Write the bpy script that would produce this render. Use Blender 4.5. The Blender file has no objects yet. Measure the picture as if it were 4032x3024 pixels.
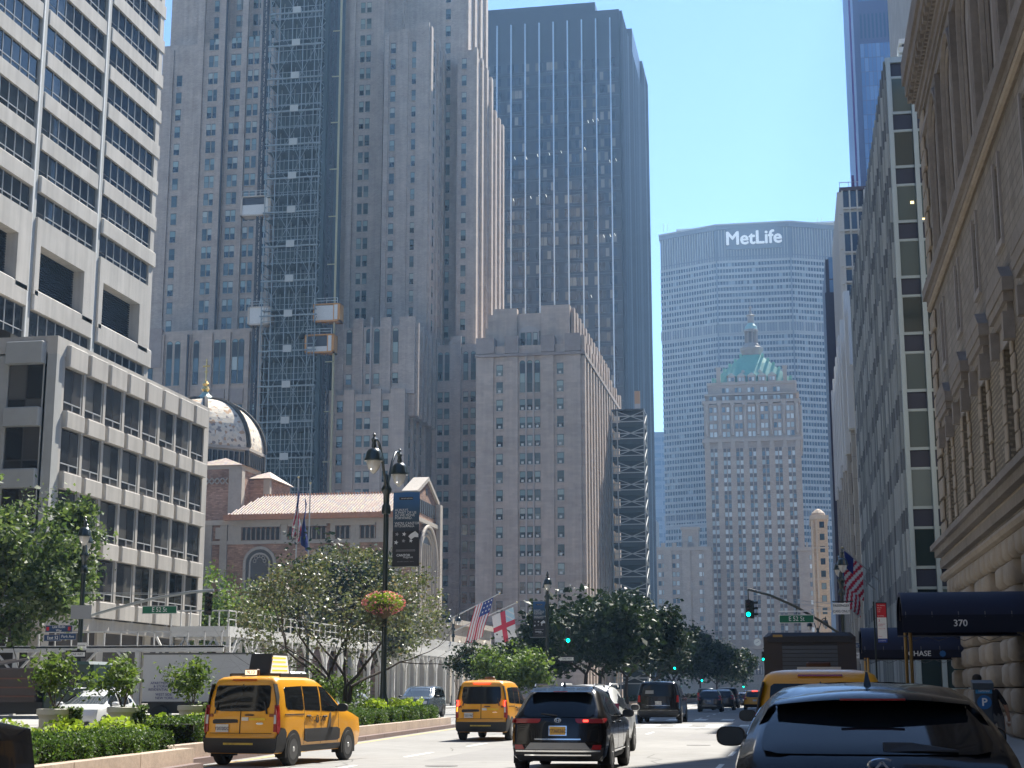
import bpy, bmesh, math, random
import numpy as np
from mathutils import Vector, Matrix
R = math.radians
sc = bpy.context.scene
col = sc.collection
# ------------------------------------------------------------------ camera, sky, sun, exposure
cam = bpy.data.cameras.new('camera'); cam.sensor_width = 36; cam.lens = 54.07
cam.clip_start = .1; cam.clip_end = 6000
co = bpy.data.objects.new('camera', cam); col.objects.link(co)
co.location = (0, 0, 1.6); co.rotation_euler = (R(90+11.28), 0, R(10.23))
sc.camera = co
SUN_AZ, SUN_EL = 17.5, 50.0          # degrees clockwise from +Y (down the avenue), above horizon
w = bpy.data.worlds.new('World'); sc.world = w; w.use_nodes = True
nt = w.node_tree; bg = nt.nodes['Background']
sky = nt.nodes.new('ShaderNodeTexSky'); sky.sky_type = 'NISHITA'; sky.sun_disc = False
sky.sun_elevation = R(SUN_EL); sky.sun_rotation = R(SUN_AZ)
sky.air_density = 1.0; sky.dust_density = 0.05; sky.ozone_density = 6.0
nt.links.new(sky.outputs[0], bg.inputs[0]); bg.inputs[1].default_value = 0.088
sl = bpy.data.lights.new('sun', 'SUN'); sl.energy = 5.0; sl.angle = R(.53); sl.color = (1, .95, .86)
so = bpy.data.objects.new('sun', sl); col.objects.link(so)
sd = Vector((math.sin(R(SUN_AZ))*math.cos(R(SUN_EL)), math.cos(R(SUN_AZ))*math.cos(R(SUN_EL)), math.sin(R(SUN_EL))))
so.rotation_euler = sd.to_track_quat('Z', 'Y').to_euler(); so.location = (0, 0, 300)
sc.view_settings.view_transform = 'Standard'; sc.view_settings.look = 'None'
sc.view_settings.gamma = 1; sc.view_settings.exposure = 1.3
sc.render.engine = 'CYCLES'
sc.cycles.max_bounces = 6; sc.cycles.diffuse_bounces = 3; sc.cycles.glossy_bounces = 3
sc.cycles.transmission_bounces = 4; sc.cycles.transparent_max_bounces = 8; sc.cycles.volume_bounces = 0
sc.cycles.use_denoising = True
random.seed(7); rng = np.random.default_rng(7)

# ------------------------------------------------------------------ materials
MATS = {}
def mat(name, color=(.5,.5,.5), rough=.7, metal=0, spec=.5, noise=None, noise_amt=.15, bump=0, emit=None, emit_s=1, coat=0, alpha=None, trans=0):
    if name in MATS: return MATS[name]
    m = bpy.data.materials.new(name); m.use_nodes = True; n = m.node_tree; b = n.nodes['Principled BSDF']
    b.inputs['Base Color'].default_value = (*color, 1); b.inputs['Roughness'].default_value = rough
    b.inputs['Metallic'].default_value = metal; b.inputs['Specular IOR Level'].default_value = spec
    if coat: b.inputs['Coat Weight'].default_value = coat; b.inputs['Coat Roughness'].default_value = .04
    if emit: b.inputs['Emission Color'].default_value = (*emit, 1); b.inputs['Emission Strength'].default_value = emit_s
    if trans: b.inputs['Transmission Weight'].default_value = trans
    if noise:
        tc = n.nodes.new('ShaderNodeTexCoord')
        t = n.nodes.new('ShaderNodeTexNoise'); t.inputs['Scale'].default_value = noise; t.inputs['Detail'].default_value = 6
        t.inputs['Roughness'].default_value = .65
        n.links.new(tc.outputs['Object'], t.inputs['Vector'])
        t2 = n.nodes.new('ShaderNodeTexNoise'); t2.inputs['Scale'].default_value = noise*.09; t2.inputs['Detail'].default_value = 3
        n.links.new(tc.outputs['Object'], t2.inputs['Vector'])
        ad = n.nodes.new('ShaderNodeMath'); ad.operation = 'ADD'
        n.links.new(t.outputs[0], ad.inputs[0]); n.links.new(t2.outputs[0], ad.inputs[1])
        mr = n.nodes.new('ShaderNodeMapRange'); mr.inputs[1].default_value = .65; mr.inputs[2].default_value = 1.35
        mr.inputs[3].default_value = 1-noise_amt; mr.inputs[4].default_value = 1+noise_amt
        n.links.new(ad.outputs[0], mr.inputs[0])
        mx = n.nodes.new('ShaderNodeVectorMath'); mx.operation = 'SCALE'; mx.inputs[0].default_value = color
        n.links.new(mr.outputs[0], mx.inputs['Scale']); n.links.new(mx.outputs[0], b.inputs['Base Color'])
        if bump:
            bp = n.nodes.new('ShaderNodeBump'); bp.inputs['Strength'].default_value = bump; bp.inputs['Distance'].default_value = .05
            n.links.new(t.outputs[0], bp.inputs['Height']); n.links.new(bp.outputs[0], b.inputs['Normal'])
    MATS[name] = m; return m

def masonry(name, color, course=.4, length=.9, mortar=.82, noise_amt=.16, patch=0, face='N', msize=.02, rough=.85, bump=.0, streak=0.0):
    """blocks or bricks laid on a vertical face: x (or y) and z in metres"""
    if name in MATS: return MATS[name]
    m = bpy.data.materials.new(name); m.use_nodes = True; n = m.node_tree; b = n.nodes['Principled BSDF']
    b.inputs['Roughness'].default_value = rough; b.inputs['Specular IOR Level'].default_value = .3
    tc = n.nodes.new('ShaderNodeTexCoord'); sp = n.nodes.new('ShaderNodeSeparateXYZ'); n.links.new(tc.outputs['Object'], sp.inputs[0])
    ax = n.nodes.new('ShaderNodeMath'); ax.operation = 'ADD'
    n.links.new(sp.outputs[0], ax.inputs[0]); n.links.new(sp.outputs[1], ax.inputs[1])
    cb = n.nodes.new('ShaderNodeCombineXYZ'); n.links.new(ax.outputs[0], cb.inputs[0]); n.links.new(sp.outputs[2], cb.inputs[1])
    br = n.nodes.new('ShaderNodeTexBrick'); br.inputs['Scale'].default_value = 1
    br.inputs['Brick Width'].default_value = length; br.inputs['Row Height'].default_value = course
    br.inputs['Mortar Size'].default_value = msize; br.inputs['Mortar Smooth'].default_value = .3
    c1 = tuple(c*(1+noise_amt) for c in color); c2 = tuple(c*(1-noise_amt) for c in color)
    br.inputs['Color1'].default_value = (*c1, 1); br.inputs['Color2'].default_value = (*c2, 1)
    br.inputs['Mortar'].default_value = (*(c*mortar for c in color), 1)
    n.links.new(cb.outputs[0], br.inputs['Vector'])
    t = n.nodes.new('ShaderNodeTexNoise'); t.inputs['Scale'].default_value = .35; t.inputs['Detail'].default_value = 8
    n.links.new(tc.outputs['Object'], t.inputs['Vector'])
    mr = n.nodes.new('ShaderNodeMapRange'); mr.inputs[1].default_value = .3; mr.inputs[2].default_value = .7
    mr.inputs[3].default_value = 1-noise_amt; mr.inputs[4].default_value = 1+noise_amt; n.links.new(t.outputs[0], mr.inputs[0])
    src = mr.outputs[0]
    if streak:
        mp = n.nodes.new('ShaderNodeMapping'); mp.inputs['Scale'].default_value = (1.6, 1.6, .08); n.links.new(tc.outputs['Object'], mp.inputs[0])
        t3 = n.nodes.new('ShaderNodeTexNoise'); t3.inputs['Scale'].default_value = 1; t3.inputs['Detail'].default_value = 5
        n.links.new(mp.outputs[0], t3.inputs['Vector'])
        m3 = n.nodes.new('ShaderNodeMapRange'); m3.inputs[1].default_value = .35; m3.inputs[2].default_value = .7
        m3.inputs[3].default_value = 1+streak*.4; m3.inputs[4].default_value = 1-streak; n.links.new(t3.outputs[0], m3.inputs[0])
        mm = n.nodes.new('ShaderNodeMath'); mm.operation = 'MULTIPLY'; n.links.new(src, mm.inputs[0]); n.links.new(m3.outputs[0], mm.inputs[1]); src = mm.outputs[0]
    if patch:
        b2 = n.nodes.new('ShaderNodeTexBrick'); b2.inputs['Scale'].default_value = 1
        b2.inputs['Brick Width'].default_value = 5.3; b2.inputs['Row Height'].default_value = 1.05; b2.inputs['Mortar Size'].default_value = 0
        b2.inputs['Color1'].default_value = (1-patch,)*3+(1,); b2.inputs['Color2'].default_value = (1+patch,)*3+(1,)
        n.links.new(cb.outputs[0], b2.inputs['Vector'])
        vm = n.nodes.new('ShaderNodeVectorMath'); vm.operation = 'MULTIPLY'
        n.links.new(br.outputs[0], vm.inputs[0]); n.links.new(b2.outputs[0], vm.inputs[1]); base = vm.outputs[0]
    else: base = br.outputs[0]
    mx = n.nodes.new('ShaderNodeVectorMath'); mx.operation = 'SCALE'
    n.links.new(base, mx.inputs[0]); n.links.new(src, mx.inputs['Scale']); n.links.new(mx.outputs[0], b.inputs['Base Color'])
    if bump:
        t4 = n.nodes.new('ShaderNodeTexNoise'); t4.inputs['Scale'].default_value = 6; n.links.new(tc.outputs['Object'], t4.inputs['Vector'])
        ad = n.nodes.new('ShaderNodeMath'); ad.operation = 'SUBTRACT'; n.links.new(t4.outputs[0], ad.inputs[0]); n.links.new(br.outputs['Fac'], ad.inputs[1])
        bp = n.nodes.new('ShaderNodeBump'); bp.inputs['Strength'].default_value = bump; bp.inputs['Distance'].default_value = .06
        n.links.new(ad.outputs[0], bp.inputs['Height']); n.links.new(bp.outputs[0], b.inputs['Normal'])
    MATS[name] = m; return m

def panes(name, stops, rough=.08, spec=.8, wob=.0, lit=None):
    """glass whose look differs pane by pane (curtains, blinds, dark rooms)"""
    if name in MATS: return MATS[name]
    m = bpy.data.materials.new(name); m.use_nodes = True; n = m.node_tree; b = n.nodes['Principled BSDF']
    b.inputs['Roughness'].default_value = rough; b.inputs['Specular IOR Level'].default_value = spec
    g = n.nodes.new('ShaderNodeNewGeometry'); oi = n.nodes.new('ShaderNodeObjectInfo')
    ad = n.nodes.new('ShaderNodeMath'); ad.operation = 'ADD'; n.links.new(g.outputs['Random Per Island'], ad.inputs[0]); n.links.new(oi.outputs['Random'], ad.inputs[1])
    fr = n.nodes.new('ShaderNodeMath'); fr.operation = 'FRACT'; n.links.new(ad.outputs[0], fr.inputs[0])
    cr = n.nodes.new('ShaderNodeValToRGB'); cr.color_ramp.interpolation = 'CONSTANT'
    e = cr.color_ramp.elements
    while len(e) < len(stops): e.new(.5)
    for i, (p, c) in enumerate(stops): e[i].position = p; e[i].color = (*c, 1)
    n.links.new(fr.outputs[0], cr.inputs[0]); n.links.new(cr.outputs[0], b.inputs['Base Color'])
    if wob:
        tc = n.nodes.new('ShaderNodeTexCoord'); t = n.nodes.new('ShaderNodeTexNoise'); t.inputs['Scale'].default_value = .8
        n.links.new(tc.outputs['Object'], t.inputs['Vector'])
        bp = n.nodes.new('ShaderNodeBump'); bp.inputs['Strength'].default_value = wob; bp.inputs['Distance'].default_value = .1
        n.links.new(t.outputs[0], bp.inputs['Height']); n.links.new(bp.outputs[0], b.inputs['Normal'])
    MATS[name] = m; return m

# ------------------------------------------------------------------ mesh building
class MB:
    def __init__(s): s.v = []; s.f = []; s.m = []; s.mats = []; s.smooth = False
    def mi(s, m):
        if m not in s.mats: s.mats.append(m)
        return s.mats.index(m)
    def poly(s, pts, m):
        i = len(s.v); s.v += [tuple(p) for p in pts]; s.f.append(tuple(range(i, i+len(pts)))); s.m.append(s.mi(m)); return s
    def box(s, x0, x1, y0, y1, z0, z1, m):
        i = len(s.v)
        s.v += [(x0,y0,z0),(x1,y0,z0),(x1,y1,z0),(x0,y1,z0),(x0,y0,z1),(x1,y0,z1),(x1,y1,z1),(x0,y1,z1)]
        k = s.mi(m)
        for q in ((0,3,2,1),(4,5,6,7),(0,1,5,4),(1,2,6,5),(2,3,7,6),(3,0,4,7)): s.f.append(tuple(i+a for a in q)); s.m.append(k)
        return s
    def bbox(s, x0, x1, y0, y1, z0, z1, m, b=.02):
        """box with chamfered vertical and top edges"""
        pr = [(x0+b,y0),(x1-b,y0),(x1,y0+b),(x1,y1-b),(x1-b,y1),(x0+b,y1),(x0,y1-b),(x0,y0+b)]
        cx, cy = (x0+x1)/2, (y0+y1)/2
        def ins(p): return (p[0]+(b if p[0] < cx else -b), p[1]+(b if p[1] < cy else -b))
        s.loft([[(p[0],p[1],z0) for p in pr], [(p[0],p[1],z1-b) for p in pr], [(*ins(p),z1) for p in pr]], m, cap=True); return s
    def loft(s, rings, m, closed=True, cap=False):
        n = len(rings[0]); i = len(s.v); k = s.mi(m)
        for r in rings: s.v += [tuple(p) for p in r]
        for a in range(len(rings)-1):
            for j in range(n if closed else n-1):
                jj = (j+1) % n
                s.f.append((i+a*n+j, i+a*n+jj, i+(a+1)*n+jj, i+(a+1)*n+j)); s.m.append(k)
        if cap:
            s.f.append(tuple(i+j for j in reversed(range(n)))); s.m.append(k)
            s.f.append(tuple(i+(len(rings)-1)*n+j for j in range(n))); s.m.append(k)
        return s
    def tube(s, pts, rad, m, n=8, cap=True):
        pts = [Vector(p) for p in pts]; rads = rad if isinstance(rad, (list, tuple)) else [rad]*len(pts)
        rings = []; up = Vector((0, 0, 1)); prev = None
        for i, p in enumerate(pts):
            d = (pts[min(i+1, len(pts)-1)] - pts[max(i-1, 0)])
            if d.length < 1e-9: d = Vector((0,0,1))
            d.normalize()
            if prev is None: a = d.cross(up if abs(d.z) < .9 else Vector((1, 0, 0))).normalized()
            else:
                a = (prev - d*prev.dot(d))
                a = a.normalized() if a.length > 1e-6 else d.cross(Vector((1,0,0))).normalized()
            prev = a; bb = d.cross(a)
            rings.append([p + (a*math.cos(2*math.pi*j/n) + bb*math.sin(2*math.pi*j/n))*rads[i] for j in range(n)])
        s.loft(rings, m, cap=cap); return s
    def lathe(s, prof, m, cx=0, cy=0, n=20, cap=True):
        s.loft([[(cx+r*math.cos(2*math.pi*j/n), cy+r*math.sin(2*math.pi*j/n), z) for j in range(n)] for r, z in prof], m, cap=cap); return s
    def prism(s, pts2, plane, a0, a1, m):
        """extrude a 2-D outline: plane 'Y': pts are (x,z) and a = y; 'X': (y,z) and a = x; 'Z': (x,y), a = z"""
        def P(p, a): return {'Y': (p[0], a, p[1]), 'X': (a, p[0], p[1]), 'Z': (p[0], p[1], a)}[plane]
        s.loft([[P(p, a0) for p in pts2], [P(p, a1) for p in pts2]], m, cap=True); return s
    def bar(s, a, b, w, m):
        a = Vector(a); b = Vector(b); d = (b-a); 
        u = d.cross(Vector((0,0,1))); u = (u if u.length > 1e-4 else Vector((1,0,0))).normalized(); v = d.cross(u).normalized()
        h = w/2
        s.loft([[p+u*h+v*h, p-u*h+v*h, p-u*h-v*h, p+u*h-v*h] for p in (a, b)], m, cap=True); return s
    def add_mesh(s, me, M, mats):
        i = len(s.v)
        s.v += [tuple(M @ v.co) for v in me.vertices]
        for p in me.polygons: s.f.append(tuple(i+a for a in p.vertices)); s.m.append(s.mi(mats[p.material_index]))
    def mesh(s, name, fixn=True):
        me = bpy.data.meshes.new(name); me.from_pydata(s.v, [], s.f)
        for m in s.mats: me.materials.append(m)
        me.polygons.foreach_set('material_index', s.m)
        if fixn:
            b = bmesh.new(); b.from_mesh(me); bmesh.ops.recalc_face_normals(b, faces=b.faces); b.to_mesh(me); b.free()
        if s.smooth:
            me.polygons.foreach_set('use_smooth', [True]*len(me.polygons))
            me.set_sharp_from_angle(angle=R(s.smooth if s.smooth is not True else 40))
        me.update(); return me
    def build(s, name, parent=None, fixn=True, loc=None, **tags):
        o = bpy.data.objects.new(name, s.mesh(name, fixn)); col.objects.link(o)
        if parent is not None:
            o.parent = parent
            o.location = loc if loc is not None else (-parent['bx'], -parent['by'], -parent['bz']) if 'bx' in parent.keys() else (0, 0, 0)
        elif loc is not None: o.location = loc
        for k, v in tags.items(): o[k] = v
        return o
def sm(b, a=40): b.smooth = a; return b
def thing(name, label, cat, loc=(0,0,0), rz=0, group=None, world=False):
    o = bpy.data.objects.new(name, None); col.objects.link(o); o.empty_display_size = .3
    o.location = loc; o.rotation_euler = (0, 0, rz); o['label'] = label; o['category'] = cat
    if group: o['group'] = group
    if world: o['bx'], o['by'], o['bz'] = loc      # children are written in world metres
    return o
BASES = {}
def wthing(name, label, cat, loc, group=None): return thing(name, label, cat, loc, 0, group, True)
def copy_tree(o, parent=None):
    c = o.copy(); col.objects.link(c)
    if parent is not None: c.parent = parent
    for ch in [x for x in bpy.data.objects if x.parent == o]: copy_tree(ch, c)
    return c
def struct(o): o['kind'] = 'structure'; return o
def text_mesh(body, size, m, extrude=.01, bold=0, align='CENTER', sx=1.0):
    cu = bpy.data.curves.new('lettering', 'FONT'); cu.body = body; cu.size = size; cu.extrude = extrude
    cu.align_x = align; cu.align_y = 'CENTER'; cu.resolution_u = 3; cu.space_line = .95
    o = bpy.data.objects.new('tmp', cu); col.objects.link(o)
    me = bpy.data.meshes.new_from_object(o, depsgraph=bpy.context.evaluated_depsgraph_get())
    bpy.data.objects.remove(o); bpy.data.curves.remove(cu)
    me.materials.clear(); me.materials.append(m)
    for v in me.vertices: v.co.x *= sx
    if bold:
        b = MB(); 
        for i, (dx, dz) in enumerate(((0,0),(-1,.0),(1,0),(0,.7),(0,-.7))): b.add_mesh(me, Matrix.Translation((dx*bold, dz*bold, -.0015*i)), [m])
        me = b.mesh('lettering', False)
    return me
def lettering(body, size, m, parent, loc, rot=(math.pi/2, 0, 0), name='lettering', extrude=.01, bold=0, sx=1.0, align='CENTER', ax=None):
    me = text_mesh(body, size, m, extrude, bold, align, sx)
    o = bpy.data.objects.new(name, me); col.objects.link(o); o.parent = parent
    b = (parent['bx'], parent['by'], parent['bz']) if parent is not None and 'bx' in parent.keys() else (0,0,0)
    o.location = (loc[0]-b[0], loc[1]-b[1], loc[2]-b[2]); o.rotation_euler = rot
    return o

# ------------------------------------------------------------------ windows on facades
FN = lambda y: (0, y, 1, 0)        # face looking at the camera (north): u is X
FW = lambda x: (x, 0, 0, 1)        # face looking to +X: u is Y
FE = lambda x: (x, 0, 0, -1)       # face looking to -X: u is -Y
WCACHE = {}
def win_mesh(style, w_, h_, P):
    key = (style, round(w_, 2), round(h_, 2), P['id'])
    if key in WCACHE: return WCACHE[key]
    b = MB(); fr = P['frame']; up = P['up']; lo = P['lo']; x = w_/2
    if style == 'sash':
        b.box(-x, x, -.03, .02, 0, h_, fr)
        t = .07; m_ = h_*.5
        b.poly([(-x+t,-.04,m_+.03),(x-t,-.04,m_+.03),(x-t,-.04,h_-t),(-x+t,-.04,h_-t)], up)
        b.poly([(-x+t,-.035,t),(x-t,-.035,t),(x-t,-.035,m_-.04),(-x+t,-.035,m_-.04)], lo)
        b.box(-x-.08, x+.08, -.14, .02, -.14, -.002, P['sill'])
        if P.get('lintel'): b.box(-x-.02, x+.02, -.10, .02, h_+.003, h_+.08, P['lintel'])
        if P.get('unit'): b.box(-.22, .22, -.2, -.045, .12, .52, P['unit'])
    elif style == 'arch':
        n = 8; t = .09
        def arc(r, y, z0): return [(r*math.cos(a), y, z0+r*math.sin(a)) for a in [math.pi*j/n for j in range(n+1)]]
        zs = h_-x
        b.poly([(-x,-.03,0),(x,-.03,0)]+arc(x,-.03,zs), fr)
        q = h_*.30
        for z0, z1, mm in ((t, q-.04, lo), (q+.04, 2*q-.06, up)): b.poly([(-x+t,-.04,z0),(x-t,-.04,z0),(x-t,-.04,z1),(-x+t,-.04,z1)], mm)
        b.poly([(-x+t,-.04,2*q),(x-t,-.04,2*q),(x-t,-.04,zs-.1),(-x+t,-.04,zs-.1)], P['spandrel'])
        b.poly([(-x+t,-.04,zs)]+[(x-t,-.04,zs)]+arc(x-t,-.04,zs)[1:-1], up)
        b.box(-x-.08, x+.08, -.14, .02, -.14, -.002, P['sill'])
    elif style == 'pane':       # one big light with thin frame
        t = P.get('t', .06)
        b.box(-x, x, -.03, .02, 0, h_, fr)
        b.poly([(-x+t,-.04,t),(x-t,-.04,t),(x-t,-.04,h_-t),(-x+t,-.04,h_-t)], up)
    elif style == 'ribbon':     # strip of tall panes with a lower transom
        n = P['n']; t = .055; b.box(-x, x, -.02, .02, 0, h_, fr); zt = h_*P.get('tr', .3)
        for j in range(n):
            a0 = -x + 2*x*j/n + t; a1 = -x + 2*x*(j+1)/n - t
            b.poly([(a0,-.03,zt+.05),(a1,-.03,zt+.05),(a1,-.03,h_-.06),(a0,-.03,h_-.06)], up)
            b.poly([(a0,-.03,.05),(a1,-.03,.05),(a1,-.03,zt-.05),(a0,-.03,zt-.05)], lo)
        if P.get('mull'):
            for j in range(1, n): b.box(-x+2*x*j/n-.03, -x+2*x*j/n+.03, -.1, -.02, 0, h_*P.get('mh', 1), P['mull'])
            b.box(-x+.05 + (2*x/n if n > 4 else 0), x-.05, -.09, -.02, zt-.035, zt+.035, P['mull'])
    me = b.mesh('window'); WCACHE[key] = me; return me
class Bld:
    def __init__(s, name, label, cat, base, group=None):
        s.o = wthing(name, label, cat, base, group); s.w = []
    def part(s, b, name, **t): return b.build(name, s.o, **t)
    def win(s, face, us, zs, w_, h_, style, P):
        for u in us:
            for z in zs: s.w.append((face, u, z, w_, h_, style, P))
    def finish(s, name='window', most=100):
        items = []
        for (f, u, z, w_, h_, st, P) in s.w:
            x, y, dx, dy = f
            if dx or dy == 1: px, py = x+dx*u, y+dy*u
            if dy == -1 and not dx: px, py = x, u          # east-of-avenue faces keep u = Y
            elif dy == 1 and not dx: px, py = x, u
            M = Matrix.Translation((px, py, z)) @ Matrix.Rotation(math.atan2(dy, dx), 4, 'Z')
            n = Vector((dy, -dx, 0)); d = Vector((px, py, z-1.6)); fac = max(0, -(d.normalized() @ n)) if False else max(0., -(d.normalized().dot(n)))
            # only what can be in the frame competes for the first hundred
            az = math.degrees(math.atan2(px, py)) + 10.23; el = math.degrees(math.atan2(z-1.6, math.hypot(px, py)))
            inside = abs(az) < 20 and el < 26
            items.append((-(w_*h_*fac/(d.length**2))*(1 if inside else .001), len(items), M, win_mesh(st, w_, h_, P)))
        items.sort(key=lambda t: (t[0], t[1]))
        base = Matrix.Translation((-s.o['bx'], -s.o['by'], -s.o['bz']))
        for _, _, M, me in items[:most]:
            o = bpy.data.objects.new(name, me); col.objects.link(o); o.parent = s.o; o.matrix_local = base @ M
        rest = MB()
        for _, _, M, me in items[most:]: rest.add_mesh(me, M, list(me.materials))
        if rest.v: rest.build(name, s.o, fixn=False, kind='stuff')
        return s.o
def frange(a, b, st):
    out = []; x = a
    while (x <= b+1e-6) if st > 0 else (x >= b-1e-6): out.append(x); x += st
    return out
# ================================================================== the setting
ASPH = mat('asphalt', (.265,.26,.25), .9, noise=1.6, noise_amt=.18, spec=.2)
ASPH2 = mat('asphalt_base', (.2,.2,.2), .95, noise=.8, noise_amt=.1)
WALK = mat('pavement_concrete', (.33,.32,.30), .9, noise=3, noise_amt=.12)
KERB = mat('kerb_granite', (.42,.33,.26), .8, noise=9, noise_amt=.22, bump=.2)
STEEL_KERB = mat('kerb_face', (.16,.11,.10), .7, noise=6, noise_amt=.2)
PAINT_W = mat('road_paint_white', (.72,.72,.68), .8, noise=14, noise_amt=.2)
PAINT_Y = mat('road_paint_yellow', (.62,.44,.16), .8, noise=14, noise_amt=.25)
SOIL = mat('soil', (.06,.045,.03), 1, noise=8, noise_amt=.3)
b = MB(); b.poly([(-1500,-600,-.05),(1500,-600,-.05),(1500,1500,-.05),(-1500,1500,-.05)], ASPH2); struct(b.build('ground', fixn=False))
b = MB()
for X0, X1, n in ((-31.2, 2.75, 1),): b.poly([(X0,-60,0),(X1,-60,0),(X1,640,0),(X0,640,0)], ASPH)
struct(b.build('road', fixn=False))
for i, yc in enumerate((-79, 1, 81, 161, 241, 321, 401, 481)):
    if yc > 0:
        for xx0, xx1 in ((-230,-31.2),(2.75,200)):
            b = MB(); b.poly([(xx0,yc-5.2,-.004),(xx1,yc-5.2,-.004),(xx1,yc+5.2,-.004),(xx0,yc+5.2,-.004)], ASPH); struct(b.build('side_street', fixn=False))
def pavement(x0, x1, y0, y1):
    b = MB(); b.bbox(x0, x1, y0, y1, -.04, .15, WALK, .03)
    # kerb stones along the roadway
    return struct(b.build('pavement'))
for y0, y1 in ((-60,75.6),(86.4,155.6),(166.4,235.6),(246.4,315.6),(326.4,395.6),(406.4,475.6),(486.4,560)):
    pavement(2.75, 90, y0, y1); pavement(-200, -31.2, y0, y1)
# lane markings, stop line, crosswalks
b = MB()
for X in (-9.5, -5.55, -1.65):
    for y in frange(6, 64, 7.4):
        off = {-9.5: 2.2, -5.55: 1.4, -1.65: 4.2}[X]
        b.poly([(X-.06,y+off,.004),(X+.06,y+off,.004),(X+.06,y+off+3,.004),(X-.06,y+off+3,.004)], PAINT_W)
    for y0 in (92,172,252,332):
        for y in frange(y0, y0+55, 8): b.poly([(X-.06,y,.004),(X+.06,y,.004),(X+.06,y+3,.004),(X-.06,y+3,.004)], PAINT_W)
b.poly([(-14.8,69.6,.004),(2.9,69.6,.004),(2.9,70.2,.004),(-14.8,70.2,.004)], PAINT_W)
for ya, yb in ((72.6,76.0),(87.0,90.4),(152,155),(167,170)):
    for x in frange(-14.6, 2.4, 1.5): b.poly([(x,ya,.004),(x+.7,ya,.004),(x+.7,yb,.004),(x,yb,.004)], PAINT_W)
b.build('lane_markings', fixn=False)['kind'] = 'structure'
# central reservation: kerb line spreads away from the camera
def kx(y): return (-11.45 - .08*(y-23.4)) if y < 31.2 else (-12.95 - .055*(y-33))
def median(y0, y1, straight=None):
    f = (lambda y: straight) if straight else kx
    n = max(2, int((y1-y0)/3)); ys = [y0+(y1-y0)*i/n for i in range(n+1)]
    E_ = -19.6
    b = MB()
    for ya, yb in zip(ys, ys[1:]):
        xa, xb = f(ya), f(yb); g = .012
        b.loft([[(xa,ya+g,-.03),(xa,ya+g,.14),(xa-.22,ya+g,.14),(xa-.22,ya+g,-.03)],[(xb,yb-g,-.03),(xb,yb-g,.14),(xb-.22,yb-g,.14),(xb-.22,yb-g,-.03)]], STEEL_KERB, cap=True)
        b.loft([[(xa-.22,ya+g,.0),(xa-.22,ya+g,.44),(xa-.52,ya+g,.44),(xa-.52,ya+g,.0)],[(xb-.22,yb-g,.0),(xb-.22,yb-g,.44),(xb-.52,yb-g,.44),(xb-.52,yb-g,.0)]], KERB, cap=True)
    b.box(E_, E_+.3, y0, y1, -.03, .44, KERB); b.box(E_+.3, f(y1)-.52, y1-.3, y1, -.03, .44, KERB); b.box(E_+.3, f(y0)-.52, y0, y0+.3, -.03, .44, KERB)
    struct(b.build('median_kerb'))
    b = MB(); b.poly([(f(y0)-.5,y0+.2,.36),(f(y1)-.5,y1-.2,.36),(E_+.3,y1-.2,.36),(E_+.3,y0+.2,.36)], SOIL); struct(b.build('median_bed', fixn=False))
    b = MB()
    for ya, yb in zip(ys, ys[1:]):
        b.poly([(f(ya)+.28,ya,.006),(f(ya)+.42,ya,.006),(f(yb)+.42,yb,.006),(f(yb)+.28,yb,.006)], PAINT_Y)
    b.build('edge_line', fixn=False)['kind'] = 'structure'
median(8, 31.0); median(31.4, 68.5)
for y0 in (93, 173, 253, 333, 413): median(y0, y0+56, straight=-14.0)

# ================================================================== buildings
def noise_mats():
    pass
GL_DK = (.012,.017,.02)
W_UP = panes('sash_upper_glass', [(0,(.05,.08,.085)),(.2,(.2,.28,.27)),(.5,(.30,.38,.35)),(.72,(.09,.13,.14)),(.88,(.42,.44,.38))], .12)  # pale teal panes: blinds with the sky's reflection put into the colour
W_LO = panes('sash_lower_glass', [(0,GL_DK),(.35,(.03,.045,.045)),(.6,(.07,.1,.1)),(.85,(.2,.24,.22))], .1)
W_FR = mat('window_frame_green', (.06,.10,.09), .5)
LIME = masonry('limestone_grey', (.44,.36,.295), .42, 1.1, .88, .07, patch=.06, msize=.012, streak=.12)
BRICK_G = masonry('brick_grey', (.43,.36,.305), .22, .5, .9, .10, patch=.03, msize=.012, streak=.14)
LIME_D = mat('limestone_trim', (.30,.25,.22), .85, noise=1.2, noise_amt=.2)
SILL = mat('sill_stone', (.42,.37,.33), .8, noise=2, noise_amt=.1)
PW = dict(id='wald', frame=W_FR, up=W_UP, lo=W_LO, sill=SILL, spandrel=mat('spandrel_dark', (.035,.04,.045), .5), lintel=mat('lintel_stone', (.24,.2,.18), .8))
PWU = dict(PW); PWU['id'] = 'waldu'; PWU['unit'] = mat('air_unit', (.55,.56,.52), .6)

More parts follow.
